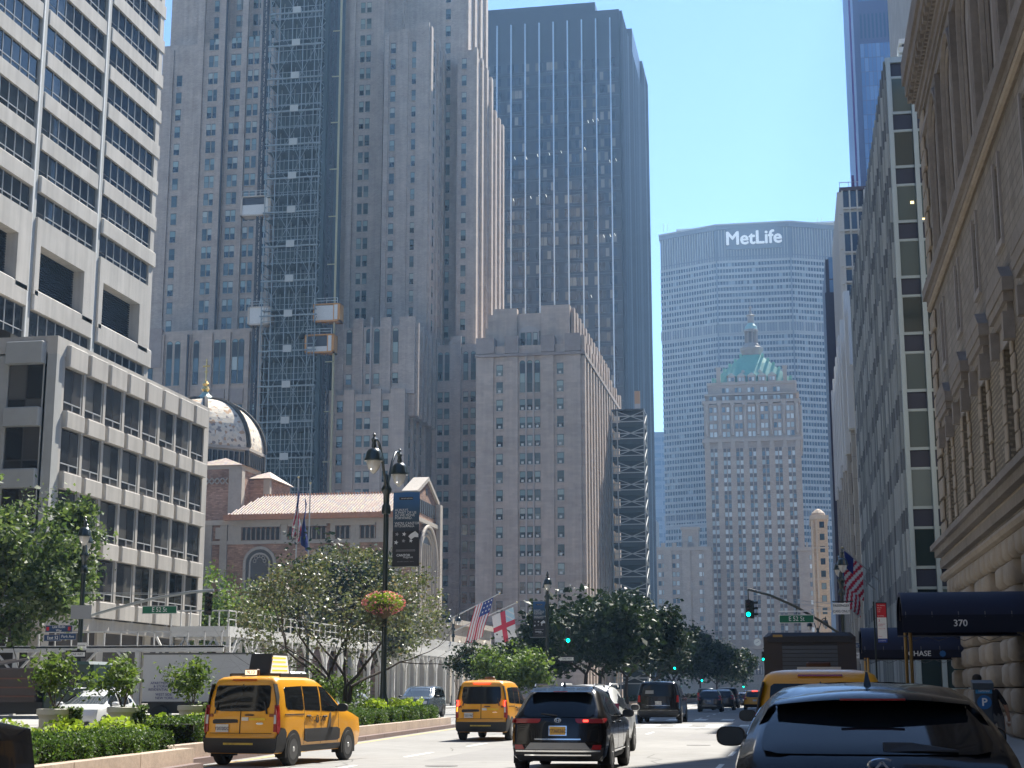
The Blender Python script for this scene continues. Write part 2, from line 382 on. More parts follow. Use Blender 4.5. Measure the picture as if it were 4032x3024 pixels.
def waldorf():
    B = Bld('hotel_building', 'huge grey limestone hotel with setback towers and tall arched windows, scaffold hoist on its front', 'building', (-78, 262, 0))
    W = B.win
    b = MB()
    def strip(x0, x1, y, z0, z1, d=.35, m=None): b.box(x0, x1, y-d, y+.3, z0, z1, m or BRICK_G)
    # --- left tower and podium
    b.box(-123, -93.6, 262, 300, 0, 66.9, LIME)
    b.box(-121.4, -97.6, 275, 300, 66, 129.6, BRICK_G); b.box(-122.6, -121.1, 276, 300, 66, 124, BRICK_G)
    b.box(-120.8, -97.4, 277, 300, 129.6, 175, BRICK_G)
    for x0, x1 in ((-120.6,-118.9),(-114.0,-112.6),(-109.4,-107.5),(-104.6,-103.4),(-100.8,-99.4)): strip(x0, x1, 275, 66.5, 165 if x0 > -115 else 128.5)
    for x0, x1 in ((-122.9,-116.6),(-114.4,-112.6),(-109.2,-107.4),(-105.6,-103.2),(-100.4,-99.7),(-96.8,-96),(-94.5,-93.6)): strip(x0, x1, 262, 0, 66.2 if x0 > -115 else 67.6, .45, LIME)
    strip(-117.4, -113.0, 262, 60, 67.5, .6, LIME_D)
    b.box(-99.3, -81, 292, 310, 0, 175, BRICK_G)                       # recess behind the scaffold
    fl = [137.6-3.62*i for i in range(20)]
    zt = [z-2.45 for z in fl]
    W(FN(275), (-117.6,), [z for z in zt if 68 < z < 122], 1.15, 2.3, 'sash', PW)
    for c in ((-111.0,-109.85),(-106.3,-105.2),(-102.7,-101.4),(-98.9,)):
        W(FN(275-.0), c, [z for z in zt if 68 < z < 128], .98, 2.4, 'sash', PW)
        W(FN(277-.0), c, [z for z in [129.9+3.62*i for i in range(9)]], .98, 2.4, 'sash', PW)
    W(FN(262), (-115.3,-111.6,-110.05,-106.4,-102.4,-101.2,-98.9,-97.7,-95.2), (56.6,), 1.12, 8.4, 'arch', PW)
    zp = [50.6-3.2*i for i in range(14)]
    W(FN(262), (-106.4,-102.4,-101.2,-98.9,-97.7,-95.2,-111.6,-110.1,-115.3), zp, 1.05, 2.05, 'sash', PW)
    for i in range(9): b.box(-103.2, -100.6, 261.7, 262.1, 52.9-.0, 55.6, LIME_D) if i == 0 else None
    for x0, x1 in ((-112.4,-109.3),(-99.6,-97),(-96,-94.4)): b.box(x0, x1, 261.75, 262.1, 52.9, 55.6, LIME_D)
    # --- centre: slender tower stages
    b.box(-85.3, -77.9, 285, 310, 0, 175, BRICK_G); b.box(-84.8, -84.0, 284.6, 285, 60, 175, BRICK_G); b.box(-79.6, -77.9, 284.6, 285, 60, 175, BRICK_G)
    b.box(-77.9, -74.9, 288, 310, 0, 175, BRICK_G)
    b.box(-75, -66.0, 275, 300, 0, 129, BRICK_G); b.box(-69.2+.6, -66, 274.6, 275, 60, 130.2, BRICK_G); b.box(-75, -74.1, 274.6, 275, 60, 128.2, BRICK_G)
    b.box(-72.4, -70.2, 274.75, 275, 60, 129.3, BRICK_G)
    b.box(-75, -62.0, 290, 313, 0, 175, BRICK_G); b.box(-62.6, -59.1, 285, 305, 0, 128.4, BRICK_G); b.box(-62.0, -58.5, 297, 312, 0, 121, BRICK_G)
    for yy in (297.2, 301.5, 306, 310): b.box(-58.5, -57.9, yy, yy+1.5, 40, 121.8, LIME)
    for yy in (299.8, 304.2, 308.6): W(FW(-58.5), (yy,), [117-3.6*i for i in range(16)], 1.0, 2.1, 'sash', PW)
    W(FN(285), (-82.5,-81.2), [129.8-3.6*i-2.4 for i in range(-9, 18)], .95, 2.25, 'sash', PW)
    W(FN(275), (-73.3,-69.0), [126.5-3.36*i-2.1 for i in range(18)], 1.0, 2.1, 'sash', PW)
    W(FN(290), (-65.7,), [136.2-3.75*i-2.3 for i in range(-8, 18)], 1.05, 2.3, 'sash', PW)
    W(FN(285), (-61.2,), [126.6-3.6*i-2.2 for i in range(17)], 1.0, 2.2, 'sash', PW)
    for yy in (279, 284, 288): W(FW(-66), (yy,), [126-3.36*i for i in range(18)], 1.0, 2.1, 'sash', PW)
    for yy in (288, 293, 298, 303): W(FW(-59.1), (yy,), [124-3.6*i for i in range(16)], .9, 2.1, 'sash', PW)
    for yy in (294, 300, 306): W(FW(-62), (yy,), [131+3.6*i for i in range(9)], .9, 2.2, 'sash', PW)
    for yy in (285.0, 290.6, 295.6, 300.6): b.box(-59.1, -58.6, yy, yy+1.6, 60, 128.9, LIME)
    for yy in (290.2, 297, 303, 309): b.box(-62.0, -61.5, yy, yy+2.1, 128, 175, LIME)
    for yy in (275.0, 281, 286.4): b.box(-66.0, -65.6, yy, yy+1.5, 60, 129.6, LIME)
    # --- left-centre block
    b.box(-82.2, -66.6, 262, 275, 0, 53.8, LIME); b.box(-80.6, -65.4, 264, 285, 50, 66.6, BRICK_G)
    for x0, x1 in ((-82.2,-79.6),(-77.9,-76.0),(-72.9,-71.0),(-69.3,-66.6)): b.box(x0, x1, 261.6, 262, 0, 54.6, LIME)
    for x0, x1 in ((-80.6,-78.7),(-77.0,-75.1),(-71.8,-69.9),(-68.3,-65.4)): b.box(x0, x1, 263.5, 264, 54, 68.2, BRICK_G)
    b.box(-73.75, -73.45, 263.4, 264, 54, 68.4, SILL)
    W(FN(262), (-78.7,-75.1,-73.6,-70.2), zp, 1.1, 2.0, 'sash', PW)
    W(FN(264), (-77.8,-74.1,-72.6,-69.1), (59.7,), 1.05, 6.6, 'arch', PW); W(FN(264), (-77.8,-74.1,-72.6,-69.1), (56.0,), 1.05, 1.9, 'sash', PW)
    for yy in frange(266, 284, 3.4): W(FW(-65.4), (yy,), (59.7,), 1.0, 6.4, 'arch', PW)
    for yy in frange(264.6, 284, 3.4): b.box(-65.4, -64.9, yy-.2, yy+.8, 50, 67.2, BRICK_G)
    for yy in frange(265, 274, 4.2):
        W(FW(-66.6), (yy,), zp, .9, 2.0, 'sash', PW); b.box(-66.6, -66.2, yy+1.2, yy+2.4, 0, 54.2, LIME)
    # --- recessed centre
    b.box(-66.5, -53.6, 280, 300, 0, 66.4, BRICK_G); b.box(-62.4, -60.3, 279.4, 280, 0, 67.9, BRICK_G); b.box(-57.3, -53.6, 279.6, 280, 0, 67, BRICK_G)
    b.box(-65.9, -65.1, 279.7, 280, 0, 66.9, BRICK_G)
    W(FN(280), (-64.4,-63.1,-59.45,-58.0), (59.4,), .95, 5.6, 'arch', PW)
    W(FN(280), (-64.4,-63.1,-59.45,-58.0), [55.2-3.15*i for i in range(15)], .98, 1.95, 'sash', PW)
    # --- right block on the avenue
    b.box(-53.7, -35, 262, 324, 0, 61.6, LIME); b.box(-52.4, -37.4, 266, 322, 60, 68.4, LIME)
    for x0, x1, zt_ in ((-53.7,-50.4,63.1),(-48.5,-46.1,63.3),(-42.0,-39.6,63.2),(-37.8,-35,63.4)): b.box(x0, x1, 261.45, 264, 60.2, zt_, LIME_D)
    for x0, x1 in ((-53.7,-50.6),(-48.3,-46.2),(-42.0,-39.8),(-37.6,-35)): b.box(x0, x1, 261.7, 262, 0, 60.1, LIME)
    for x in (-44.75,-43.45): b.box(x-.12, x+.12, 261.75, 262, 0, 59.8, SILL)
    b.box(-50.4, -37.8, 261.55, 262, 10.5, 11.1, LIME_D)
    b.box(-51.4, -47, 265.4, 267, 60, 69.3, LIME); b.box(-42.6, -37.4, 265.4, 267, 60, 69.6, LIME); b.box(-52.9, -51.4, 266.2, 268, 60, 66, LIME)
    b.prism([(-46.6+.0,61.2),(-42.9,61.2),(-42.9,64.9),(-43.6,65.6),(-44.8,65.9),(-46,65.6),(-46.6,64.9)], 'Y', 265.2, 266, SILL)
    W(FN(265.15), (-45.9,-44.75,-43.6), (62.0,), .8, 2.6, 'sash', PW)
    zr = [46.7+3.2*i for i in range(-11, 3)]
    W(FN(262), (-49.5,-38.7), [56.2,53.1]+[z for z in zr if z < 52], 1.18, 1.95, 'sash', PWU)
    W(FN(262), (-45.4,-44.1,-42.75), (53.1,), 1.0, 5.8, 'arch', PW)
    W(FN(262), (-45.4,-44.1,-42.75), [z for z in zr if z < 52], 1.0, 1.95, 'sash', PWU)
    k = 0
    for yy in frange(262.0, 322, 4.1):
        b.box(-35, -34.3, yy, yy+1.55, 0, 63.1 if k % 2 == 0 else 62.4, LIME)
        if yy > 265: b.box(-37.4, -36.8, yy+1, yy+2.4, 60, 69.4, LIME)
        W(FW(-35), (yy+2.8,), [z for z in zr]+[53.1,56.3], 1.0, 1.95, 'sash', PW); k += 1
    B.part(b, 'wall')
    # thin pipes and drips down the front
    b = MB(); b.box(-107.95, -107.65, 274.2, 274.6, 66, 165, mat('drain_pipe', (.05,.05,.055), .6)); b.box(-107.95, -107.65, 261.2, 261.55, 0, 66, MATS['drain_pipe'])
    B.part(b, 'drain_pipe')
    b = MB(); b.box(-53.9, -34.2, 261.3, 262, 12.6, 13.2, LIME_D); b.box(-53.9, -34.2, 261.4, 262, 59.6, 60.1, LIME_D); b.box(-34.99, -34.2, 262, 324, 59.4, 60.1, LIME_D); B.part(b, 'cornice')
    b = MB(); b.box(-66, -56, 305, 312, 66.4, 70.5, BRICK_G); B.part(b, 'roof_house')
    B.finish()
waldorf()

def scaffold():
    ST = mat('galvanised_steel', (.26,.295,.295), .55, metal=.3, noise=3, noise_amt=.2)
    NET = mat('scaffold_deck', (.06,.085,.09), .9, noise=.5, noise_amt=.2)
    t = wthing('scaffold_tower', 'tall lattice steel scaffold tower climbing the shaded front of the grey hotel', 'scaffold', (-87, 258, 0))
    xs = [-92,-90.2,-87.7,-85.6,-83.3,-82.0]; H = 160
    b = MB()
    for x in xs:
        for y in (256.2, 258.6, 261): b.box(x-.07, x+.07, y-.07, y+.07, 0, H, ST)
    b.build('upright', t)
    b = MB()
    for z in frange(2, H, 2.15):
        for y in (256.2, 261): b.box(-92.1, -81.9, y-.05, y+.05, z-.05, z+.05, ST)
        for x in (-92,-82): b.box(x-.05, x+.05, 256.2, 261, z-.05, z+.05, ST)
    for z in frange(3, H, 6.45): b.box(-92.3, -81.7, 256.0, 256.4, z-.10, z+.12, ST)
    b.build('ledger', t)
    b = MB(); k = 0
    for z in frange(2, H-4, 4.3):
        for i in range(5):
            if (i+k) % 2: b.bar((xs[i],256.12,z),(xs[i+1],256.12,z+4.3),.08,ST)
            else: b.bar((xs[i+1],256.12,z),(xs[i],256.12,z+4.3),.08,ST)
        b.bar((-81.95,256.2,z),(-81.95,261,z+4.3),.11,ST); k += 1
    b.build('brace', t)
    b = MB()
    for z in frange(4, H, 4.3): b.box(-91.8, -82.2, 256.6, 260.8, z-.05, z+.02, NET)
    b.box(-91.7, -82.2, 261.1, 261.25, 0, H, NET)
    b.box(-82.1, -81.4, 258.0, 269, 0, H, NET)
    b.build('deck', t)
    for i, z in enumerate(frange(35.5, 150, 6.47)):
        b = MB(); b.box(-86.9-.9+.1, -86.9+.75, 255.95, 256.05, z-.62, z+.62, mat('board_pale', (.44,.44,.40), .7)); b.build('sign_board', t)
    return t
scaffold()
def hoist_mast(x, y, label, m1, wd):
    t = wthing('hoist_mast', label, 'hoist mast', (x, y, 0), 'hoist masts beside the scaffold')
    b = MB(); H = 160; h = wd/2
    for sx in (-h, h):
        for sy in (-h, h): b.box(x+sx-.09, x+sx+.09, y+sy-.09, y+sy+.09, 0, H, m1)
    b.build('rail', t)
    b = MB()
    for i, z in enumerate(frange(0, H-1.2, 1.25)):
        b.bar((x-h,y-h,z),(x+h,y-h,z+1.25),.13,m1) if i % 2 else b.bar((x+h,y-h,z),(x-h,y-h,z+1.25),.13,m1)
        b.box(x-h, x+h, y-h-.06, y-h+.06, z-.06, z+.06, m1)
        b.bar((x+h,y-h,z),(x+h,y+h,z+1.25),.12,m1)
    b.build('lattice', t); return t
DK = mat('dark_steel', (.04,.04,.045), .6); YL = mat('dull_yellow_steel', (.38,.34,.2), .6)
hoist_mast(-93.6, 258, 'dark lattice hoist mast left of the tall scaffold tower', DK, .75)
hoist_mast(-80.6, 259, 'dark lattice hoist mast right of the tall scaffold tower', DK, .9)
t = wthing('cable_mast', 'slim dull yellow cable mast right of the scaffold tower', 'mast', (-78.9, 258, 0))
b = MB(); b.box(-79.05, -78.72, 257.8, 258.1, 0, 160, YL); b.build('rail', t)
b = MB()
for z in frange(5, 158, 9): b.box(-80.4, -78.7, 257.8, 258, z, z+.15, YL)
b.build('bracket', t)
def hoist_cabin(x0, x1, z0, z1, label, m1, openf):
    y = 257; t = wthing('hoist_cabin', label, 'hoist cabin', ((x0+x1)/2, y, z0), 'hoist cabins on the hotel masts')
    WH = mat('cabin_white', (.62,.6,.55), .6, noise=2, noise_amt=.08); OR = mat('cabin_orange', (.58,.26,.05), .6, noise=2, noise_amt=.12)
    m_ = OR if m1 else mat('cabin_tan', (.5,.42,.33), .6, noise=2, noise_amt=.1)
    b = MB(); b.box(x0, x1, y, y+2.4, z0, z0+.25, m_); b.box(x0, x1, y, y+2.4, z1-.2, z1, m_); b.box(x0, x0+.35, y, y+2.4, z0, z1, m_); b.box(x1-.35, x1, y, y+2.4, z0, z1, m_); b.box(x0, x1, y+2.2, y+2.4, z0, z1, m_)
    b.box(x1-.36-.9, x1-.3, y+.02, y+.12, z0, z1, m_); b.build('frame', t)
    b = MB(); b.box(x0+.35, x1-1.2, y+.1, y+.18, z0+.25, z0+(z1-z0)*openf, WH); b.box(x1-1.05, x1-.45, y-.03, y+.02, z0+.3, z1-.3, WH); b.build('panel', t)
    b = MB(); b.box(x0+.3, x1-1.2, y+.3, y+.4, z0+(z1-z0)*openf, z1-.3, DK); b.build('opening', t)
    b = MB()
    for zz in (z1+.5, z1+1.0): b.bar((x0+.2,y+.1,zz),(x1-.5,y+.1,zz),.08,mat('rail_grey', (.45,.47,.46), .5))
    for xx in (x0+.2,(x0+x1)/2,x1-.5): b.bar((xx,y+.1,z1),(xx,y+.1,z1+1.0),.08,MATS['rail_grey'])
    b.build('guard_rail', t)
hoist_cabin(-97.0, -91.2, 86.8, 90.6, 'pale tan hoist cabin high on the left mast', 0, .55)
hoist_cabin(-94.9, -90.6, 66.2, 69.6, 'grey and tan hoist cabin low on the left mast', 0, .95)
hoist_cabin(-84.0, -78.6, 60.6, 64.0, 'orange hoist cabin with open white front, lowest on the right mast', 1, .35)
hoist_cabin(-82.6, -77.6, 65.9+.4, 69.6, 'orange hoist cabin above the open fronted one on the right mast', 1, .9)

def side_scaffold():
    ST = MATS['galvanised_steel']; NET = mat('stair_deck', (.04,.05,.05), .8)
    ST = mat('stair_rail_pale', (.40,.41,.40), .5, metal=.3)
    from_x, to_x, y0, y1, H = -34.0, -27.6, 300, 306, 56.5
    t = wthing('stair_scaffold', 'dark stair scaffold tower with white rails at the far corner of the grey hotel', 'scaffold', (-31, 303, 0))
    b = MB()
    for x in (from_x, from_x+1.1, to_x): 
        for y in (y0, y1): b.box(x-.12, x+.12, y-.12, y+.12, 0, H, ST)
    b.build('upright', t)
    b = MB(); b2 = MB(); b3 = MB()
    for i, z in enumerate(frange(2, H-2, 3.4)):
        b2.box(from_x, to_x, y0-.1, y1, z-.1, z+.75, NET)
        b.box(from_x-.4, to_x, y0-.25, y0-.1, z+1.9, z+2.1, ST); b.box(from_x-.4, to_x, y0-.25, y0-.1, z+.85, z+1.05, ST)
        b3.bar((from_x+1.1,y0-.15,z+1.0),(to_x,y0-.15,z+3.0),.14,ST); b3.bar((to_x,y0-.15,z+1.0),(from_x+1.1,y0-.15,z+3.0),.14,ST)
        b3.bar((to_x,y0,z),(to_x,y1,z+3.2),.14,ST)
    b.build('hand_rail', t); b2.build('landing', t); b3.build('brace', t)
    b = MB(); b.box(from_x+.9, to_x-.2, y1-.2, y1, 0, H-.5, NET); b.box(from_x, to_x, y0-.2, y1, H-.3, H, DK); b.build('back_panel', t)
    b = MB(); b.box(-29.4, -28.3, y0, y0+.2, H, H+1.0, mat('board_grey2', (.5,.5,.5), .7)); b.box(-29.4, -28.3, y0, y0+.2, H+1.0, H+3.6, mat('board_tan', (.55,.35,.2), .7)); b.build('sign_board', t)
side_scaffold()

def black_tower():
    B = Bld('office_tower', 'dark blue black glass office tower with thin bright vertical fins behind the hotel', 'office tower', (-63, 412, 0))
    GLS = panes('dark_tower_glass', [(0,(.006,.011,.02)),(.3,(.010,.018,.032)),(.5,(.04,.045,.05)),(.65,(.03,.045,.07)),(.76,(.13,.115,.095)),(.9,(.20,.18,.15))], .1, .6)
    CL = mat('dark_cladding', (.012,.017,.028), .35, noise=.3, noise_amt=.15)
    FIN = mat('steel_fin', (.55,.62,.68), .3, metal=.6)
    b = MB(); b.box(-84.2, -43.1, 412, 475, 0, 194.1, CL); b.box(-82.8, -50.1, 412.8, 470, 194, 197.2, CL); b.box(-60, -43.1, 450, 497, 0, 205, CL)
    B.part(b, 'wall')
    b = MB()
    for i in range(11): 
        x = -82.8+4.12*i
        if x < -43.2: b.box(x-.16, x+.16, 411.4, 412, 0, 191.5, FIN)
    for z in [176.8-4.03*i for i in range(33)]: b.box(-84, -43.3, 411.92, 412.0, z-.75, z-.62, mat('floor_line', (.07,.085,.10), .5))
    B.part(b, 'fin')
    b = MB()
    for y in frange(413, 474, 2.0): b.box(-43.1, -42.3, y-.12, y+.12, 0, 194, panes('side_fin', [(0,(.02,.03,.05)),(.5,(.05,.07,.10)),(.8,(.12,.15,.19))], .4, .4))
    for y in frange(476, 496, 2.0): b.box(-43.1, -42.3, y-.12, y+.12, 0, 205, MATS['side_fin'])
    B.part(b, 'side_fin')
    P = dict(id='blk', frame=CL, up=GLS, lo=GLS, n=6, tr=.02)
    us = [-80.75+8.24*i for i in range(5)]
    B.win(FN(412), us, [176.8-4.03*i for i in range(32)], 6.5, 2.55, 'ribbon', P)
    P2 = dict(id='blk2', frame=CL, up=GLS, lo=GLS, n=4, tr=.02)
    # ceiling lights seen through the glass
    B.finish()
    b = MB(); L = mat('ceiling_light_cool', (.9,.9,.85), emit=(1,.95,.8), emit_s=.7)
    for (x, z) in ((-73.6,151.2),(-70.2,151),(-67,151.6),(-63.6,151.8),(-60.2,152.2),(-53.4,152.8),(-49.9,148.4),(-46.4,148.6),(-44.6,148.9),(-74,138.8),(-69,139.2),(-66.6,139.3),(-64.6,139.5),(-52.4,160.8),(-51,161),(-49.6,161.2),(-50.1,126.6),(-48.3,126.7),(-46.5,126.8),(-45.2,127),(-81.3,112),(-79.9,112),(-52,109.5)):
        b.bar((x,411.75,z),(x+.25,411.75,z-.8),.10,L)
    b.build('ceiling_light', B.o)
black_tower()

CONC = masonry('pale_concrete', (.40,.375,.335), 40, 60, .9, .10, msize=.001, streak=.16)
CONC_G = mat('grey_concrete', (.36,.36,.34), .85, noise=1.3, noise_amt=.10)
BRONZE = mat('bronze_frame', (.035,.03,.026), .5)
def tower345():
    B = Bld('office_tower', 'pale concrete office tower with ribbon windows and deep spandrels at the left edge', 'office tower', (-75, 120, 0))
    G1 = panes('ribbon_glass', [(0,(.006,.008,.010)),(.4,(.012,.016,.02)),(.75,(.022,.026,.03))], .03, .45, wob=.02)
    b = MB(); b.box(-110, -62.9, 80, 140.3, 0, 140, BRONZE); b.box(-63, -62.05, 139.6, 140.4, 0, 140, CONC); b.box(-62.95, -62.05, 80, 139.6, 45, 140, BRONZE)
    P = dict(id='t345', frame=BRONZE, up=G1, lo=G1, n=7, tr=.24, mull=mat('light_mullion', (.40,.41,.41), .4))
    cols = [91.2, 103.5, 115.2, 127.4, 139.5]
    sp = MB(); cl = MB()
    for y in cols: cl.box(-63.2, -61.8, y-.45, y+.45, 0, 130, CONC_G if y < 139 else CONC); 
    for y in cols[:-1]: cl.box(-62.0, -61.7, y-.42, y-.2, 0, 130, mat('pipe_white', (.6,.6,.57), .6))
    zs = [47.0+3.8*i for i in range(-1, 22)]       # underside of each spandrel
    for z in zs:
        if z > 45:
            for ya, yb in zip(cols, cols[1:]):
                sp.bbox(-62.6, -61.72, ya+.62, yb-.55 if yb < 139 else yb+.75, z, z+1.42, CONC, .07)
                B.win(FW(-61.98), ((ya+yb)/2,), (z-2.36,), yb-ya-1.3, 2.36, 'ribbon', P)
    B.win(FW(-61.98), [(a_+b_)/2 for a_, b_ in zip(cols, cols[1:])], (29.6+.6,), 11.0, 2.6, 'ribbon', P)
    # plant floor with louvres
    LV = mat('louvre_dark', (.015,.018,.025), .5)
    for ya, yb in zip(cols, cols[1:]):
        sp.bbox(-62.6, -61.6, ya+.62, yb-.5 if yb < 139 else yb+.75, 43.2, 44.7, CONC, .12)
        sp.box(-62.9, -61.6, ya+.5, yb-.45, 38.6, 40.9, CONC); sp.box(-62.9, -61.6, ya+.5, ya+1.3, 34.2, 38.6, CONC); sp.box(-62.9, -61.6, yb-2.6, yb-.45, 34.2, 38.6, CONC)
        sp.bbox(-62.6, -61.6, ya+.62, yb-.5 if yb < 139 else yb+.75, 32.9, 34.7, CONC, .12)
        B.win(FW(-61.98), ((ya+yb)/2,), (40.95,), yb-ya-1.3, 2.2, 'ribbon', P)
    B.part(b, 'wall'); B.part(cl, 'column'); B.part(sp, 'spandrel')
    lv = MB()
    for ya, yb in zip(cols, cols[1:]):
        for z in frange(34.75, 38.5, .22): lv.box(-62.9, -62.65, ya+1.3, yb-2.6, z, z+.1, LV)
    B.part(lv, 'louvre')
    B.finish()
tower345()

def wing345():
    B = Bld('office_building', 'low pale concrete office block with projecting panels below each dark window', 'office building', (-56, 103, 0))
    G1 = panes('block_glass', [(0,(.015,.014,.013)),(.4,(.035,.033,.03)),(.62,(.06,.055,.05)),(.85,(.10,.095,.085))], .06, .7)
    P = dict(id='w345', frame=BRONZE, up=G1, lo=G1, n=2, tr=.2, mull=mat('light_mullion', (.40,.41,.41), .4))
    P['mh'] = .2
    PN = dict(id='w345n', frame=BRONZE, up=G1, lo=G1, n=2, tr=.2)
    b = MB()
    X = -46.0
    b.box(-80, X-.9, 91.0, 116.0, 6.3, 23.5, CONC_G)                      # core behind the glass
    b.box(-80, X-.9, 94, 113.5, .1, 6.3, mat('lobby_dark', (.06,.05,.045), .5))
    b.box(-80, X, 90, 116.6, 22.9, 24.1, CONC); b.box(X-.9, X, 90, 90.9, 5.9, 22.9, CONC_G)
    b.box(X-.9, X, 115.6, 116.6, 5.9, 22.9, CONC); b.box(-80, X, 90, 116.6, 5.5, 6.3, CONC)
    wz = [19.43-3.97*i for i in range(4)]
    bays = [91.6+3.12*i+1.0 for i in range(8)]
    pr = MB(); pan = MB()
    for i, y in enumerate(bays):
        pr.box(X-.9, X-.06, y-1.62, y-1.27, 6.2, 23, CONC); pr.box(X-.9, X-.10, y+1.26, y+1.36, 6.2, 22.9, CONC_G)
        pan.bbox(X-.4, X+.30, y-1.32, y+1.3, 22.30, 23.75, CONC, .07)
        for z in wz:
            B.win(FW(X-.14), (y,), (z,), 2.5, 2.85 if z > 19 else 2.75, 'ribbon', P)
            pan.bbox(X-.75, X+.30, y-1.32, y+1.3, z-1.12, z-.03, CONC, .07)
            pan.box(X-.75, X+.25, y-1.28, y+1.2, z-.03, z+.0, SILL)
    for x in frange(-48.05, -75, -3.7):
        pan.bbox(x-1.3, x+1.3, 89.45, 90.4, 22.25, 23.7, CONC_G, .07)
        for z in wz:
            B.win(FN(90.12), (x,), (z,), 2.45, 2.85, 'ribbon', PN)
            pan.bbox(x-1.25, x+1.25, 89.5, 90.6, z-1.25, z-.03, CONC_G, .07)
        b.box(x-1.9, x-1.25, 90.0, 90.95, 6.2, 23, CONC_G); b.box(x+1.25, x+1.4, 90.0, 90.9, 6.2, 23, CONC_G)
    for y in (92, 100, 108, 115.5): b.box(X-1.6, X-.7, y-.5, y+.5, .1, 5.5, CONC)
    B.part(b, 'wall'); B.part(pr, 'pier'); B.part(pan, 'panel')
    B.finish()
wing345()

b = MB(); TARM = mat('tar_patch', (.21,.205,.2), .9, noise=3, noise_amt=.15); CRK = mat('tar_seam', (.13,.125,.12), .9)
for (x0,x1,y0,y1) in ((-8.6,-6.4,36,44.5),(-3.9,-2.2,52,60),(-11.6,-10.2,58,66),(-7.4,-5.9,22,27),(-1.2,.6,58,64),(-12,-9.9,74,79)): b.poly([(x0,y0,.002),(x1,y0+.15,.002),(x1-.1,y1,.002),(x0+.1,y1-.1,.002)], TARM)
b.build('road_patch', fixn=False)['kind'] = 'structure'
b = MB()
for k in range(26):
    x = -12+rng.random()*14; y = 18+rng.random()*75; pts = [(x, y)]
    for i in range(9): x += rng.normal()*.22; y += .5+rng.random()*.9; pts.append((x, y))
    for (xa,ya),(xb,yb) in zip(pts, pts[1:]): b.poly([(xa-.018,ya,.0026),(xa+.018,ya,.0026),(xb+.018,yb,.0026),(xb-.018,yb,.0026)], CRK)
b.build('road_crack', fixn=False)['kind'] = 'structure'
for (x, y, lb) in ((-7.6,33.5,'round iron manhole cover in the lane left of the black crossover'),(-2.9,47.5,'round iron manhole cover in the sunlit lane beyond the crossover'),(-9.0,62,'round iron manhole cover near the stop line')):
    t = thing('manhole_cover', lb, 'manhole cover', (x, y, 0), 0, 'manhole covers'); b = MB(); b.lathe([(.36,.001),(.36,.008),(.30,.010),(.01,.010)], mat('cast_iron', (.10,.095,.09), .7, noise=25, noise_amt=.3), 0, 0, 24); b.build('lid', t)
# ------------------------------------------------------------------ church
CH_BRICK = masonry('church_brick', (.34,.21,.15), .2, .5, .85, .3, msize=.03)
CH_STONE = mat('church_stone', (.40,.355,.30), .85, noise=2.2, noise_amt=.16)
CH_DARK = mat('church_opening', (.03,.028,.026), .5)
def tile_mat():
    m = bpy.data.materials.new('roof_tiles'); m.use_nodes = True; n = m.node_tree; bs = n.nodes['Principled BSDF']; bs.inputs['Roughness'].default_value = .6
    tc = n.nodes.new('ShaderNodeTexCoord'); vo = n.nodes.new('ShaderNodeTexVoronoi'); vo.inputs['Scale'].default_value = 2.6
    n.links.new(tc.outputs['Object'], vo.inputs['Vector'])
    cr = n.nodes.new('ShaderNodeValToRGB'); cr.color_ramp.interpolation = 'CONSTANT'
    e = cr.color_ramp.elements
    for c in range(3): e.new(.5)
    for i, (p, c) in enumerate(((0,(.40,.29,.235)),(.3,(.46,.38,.31)),(.5,(.36,.27,.24)),(.7,(.44,.39,.27)),(.85,(.32,.28,.29)))): e[i].position = p; e[i].color = (*c, 1)
    sp = n.nodes.new('ShaderNodeSeparateColor'); n.links.new(vo.outputs['Color'], sp.inputs[0]); n.links.new(sp.outputs[0], cr.inputs[0]); n.links.new(cr.outputs[0], bs.inputs['Base Color'])
    return m
TILE = tile_mat()
def mosaic_mat():
    m = bpy.data.materials.new('dome_mosaic'); m.use_nodes = True; n = m.node_tree; bs = n.nodes['Principled BSDF']; bs.inputs['Roughness'].default_value = .85; bs.inputs['Specular IOR Level'].default_value = .15
    tc = n.nodes.new('ShaderNodeTexCoord'); vo = n.nodes.new('ShaderNodeTexVoronoi'); vo.inputs['Scale'].default_value = 2.6
    n.links.new(tc.outputs['Object'], vo.inputs['Vector'])
    cr = n.nodes.new('ShaderNodeValToRGB'); cr.color_ramp.interpolation = 'CONSTANT'
    e = cr.color_ramp.elements
    for c in range(3): e.new(.5)
    for i, (p, c) in enumerate(((0,(.66,.58,.46)),(.45,(.68,.62,.52)),(.7,(.48,.32,.2)),(.8,(.5,.46,.4)),(.93,(.27,.24,.22)))): e[i].position = p; e[i].color = (*c, 1)
    sp = n.nodes.new('ShaderNodeSeparateColor'); n.links.new(vo.outputs['Color'], sp.inputs[0]); n.links.new(sp.outputs[0], cr.inputs[0]); n.links.new(cr.outputs[0], bs.inputs['Base Color'])
    return m
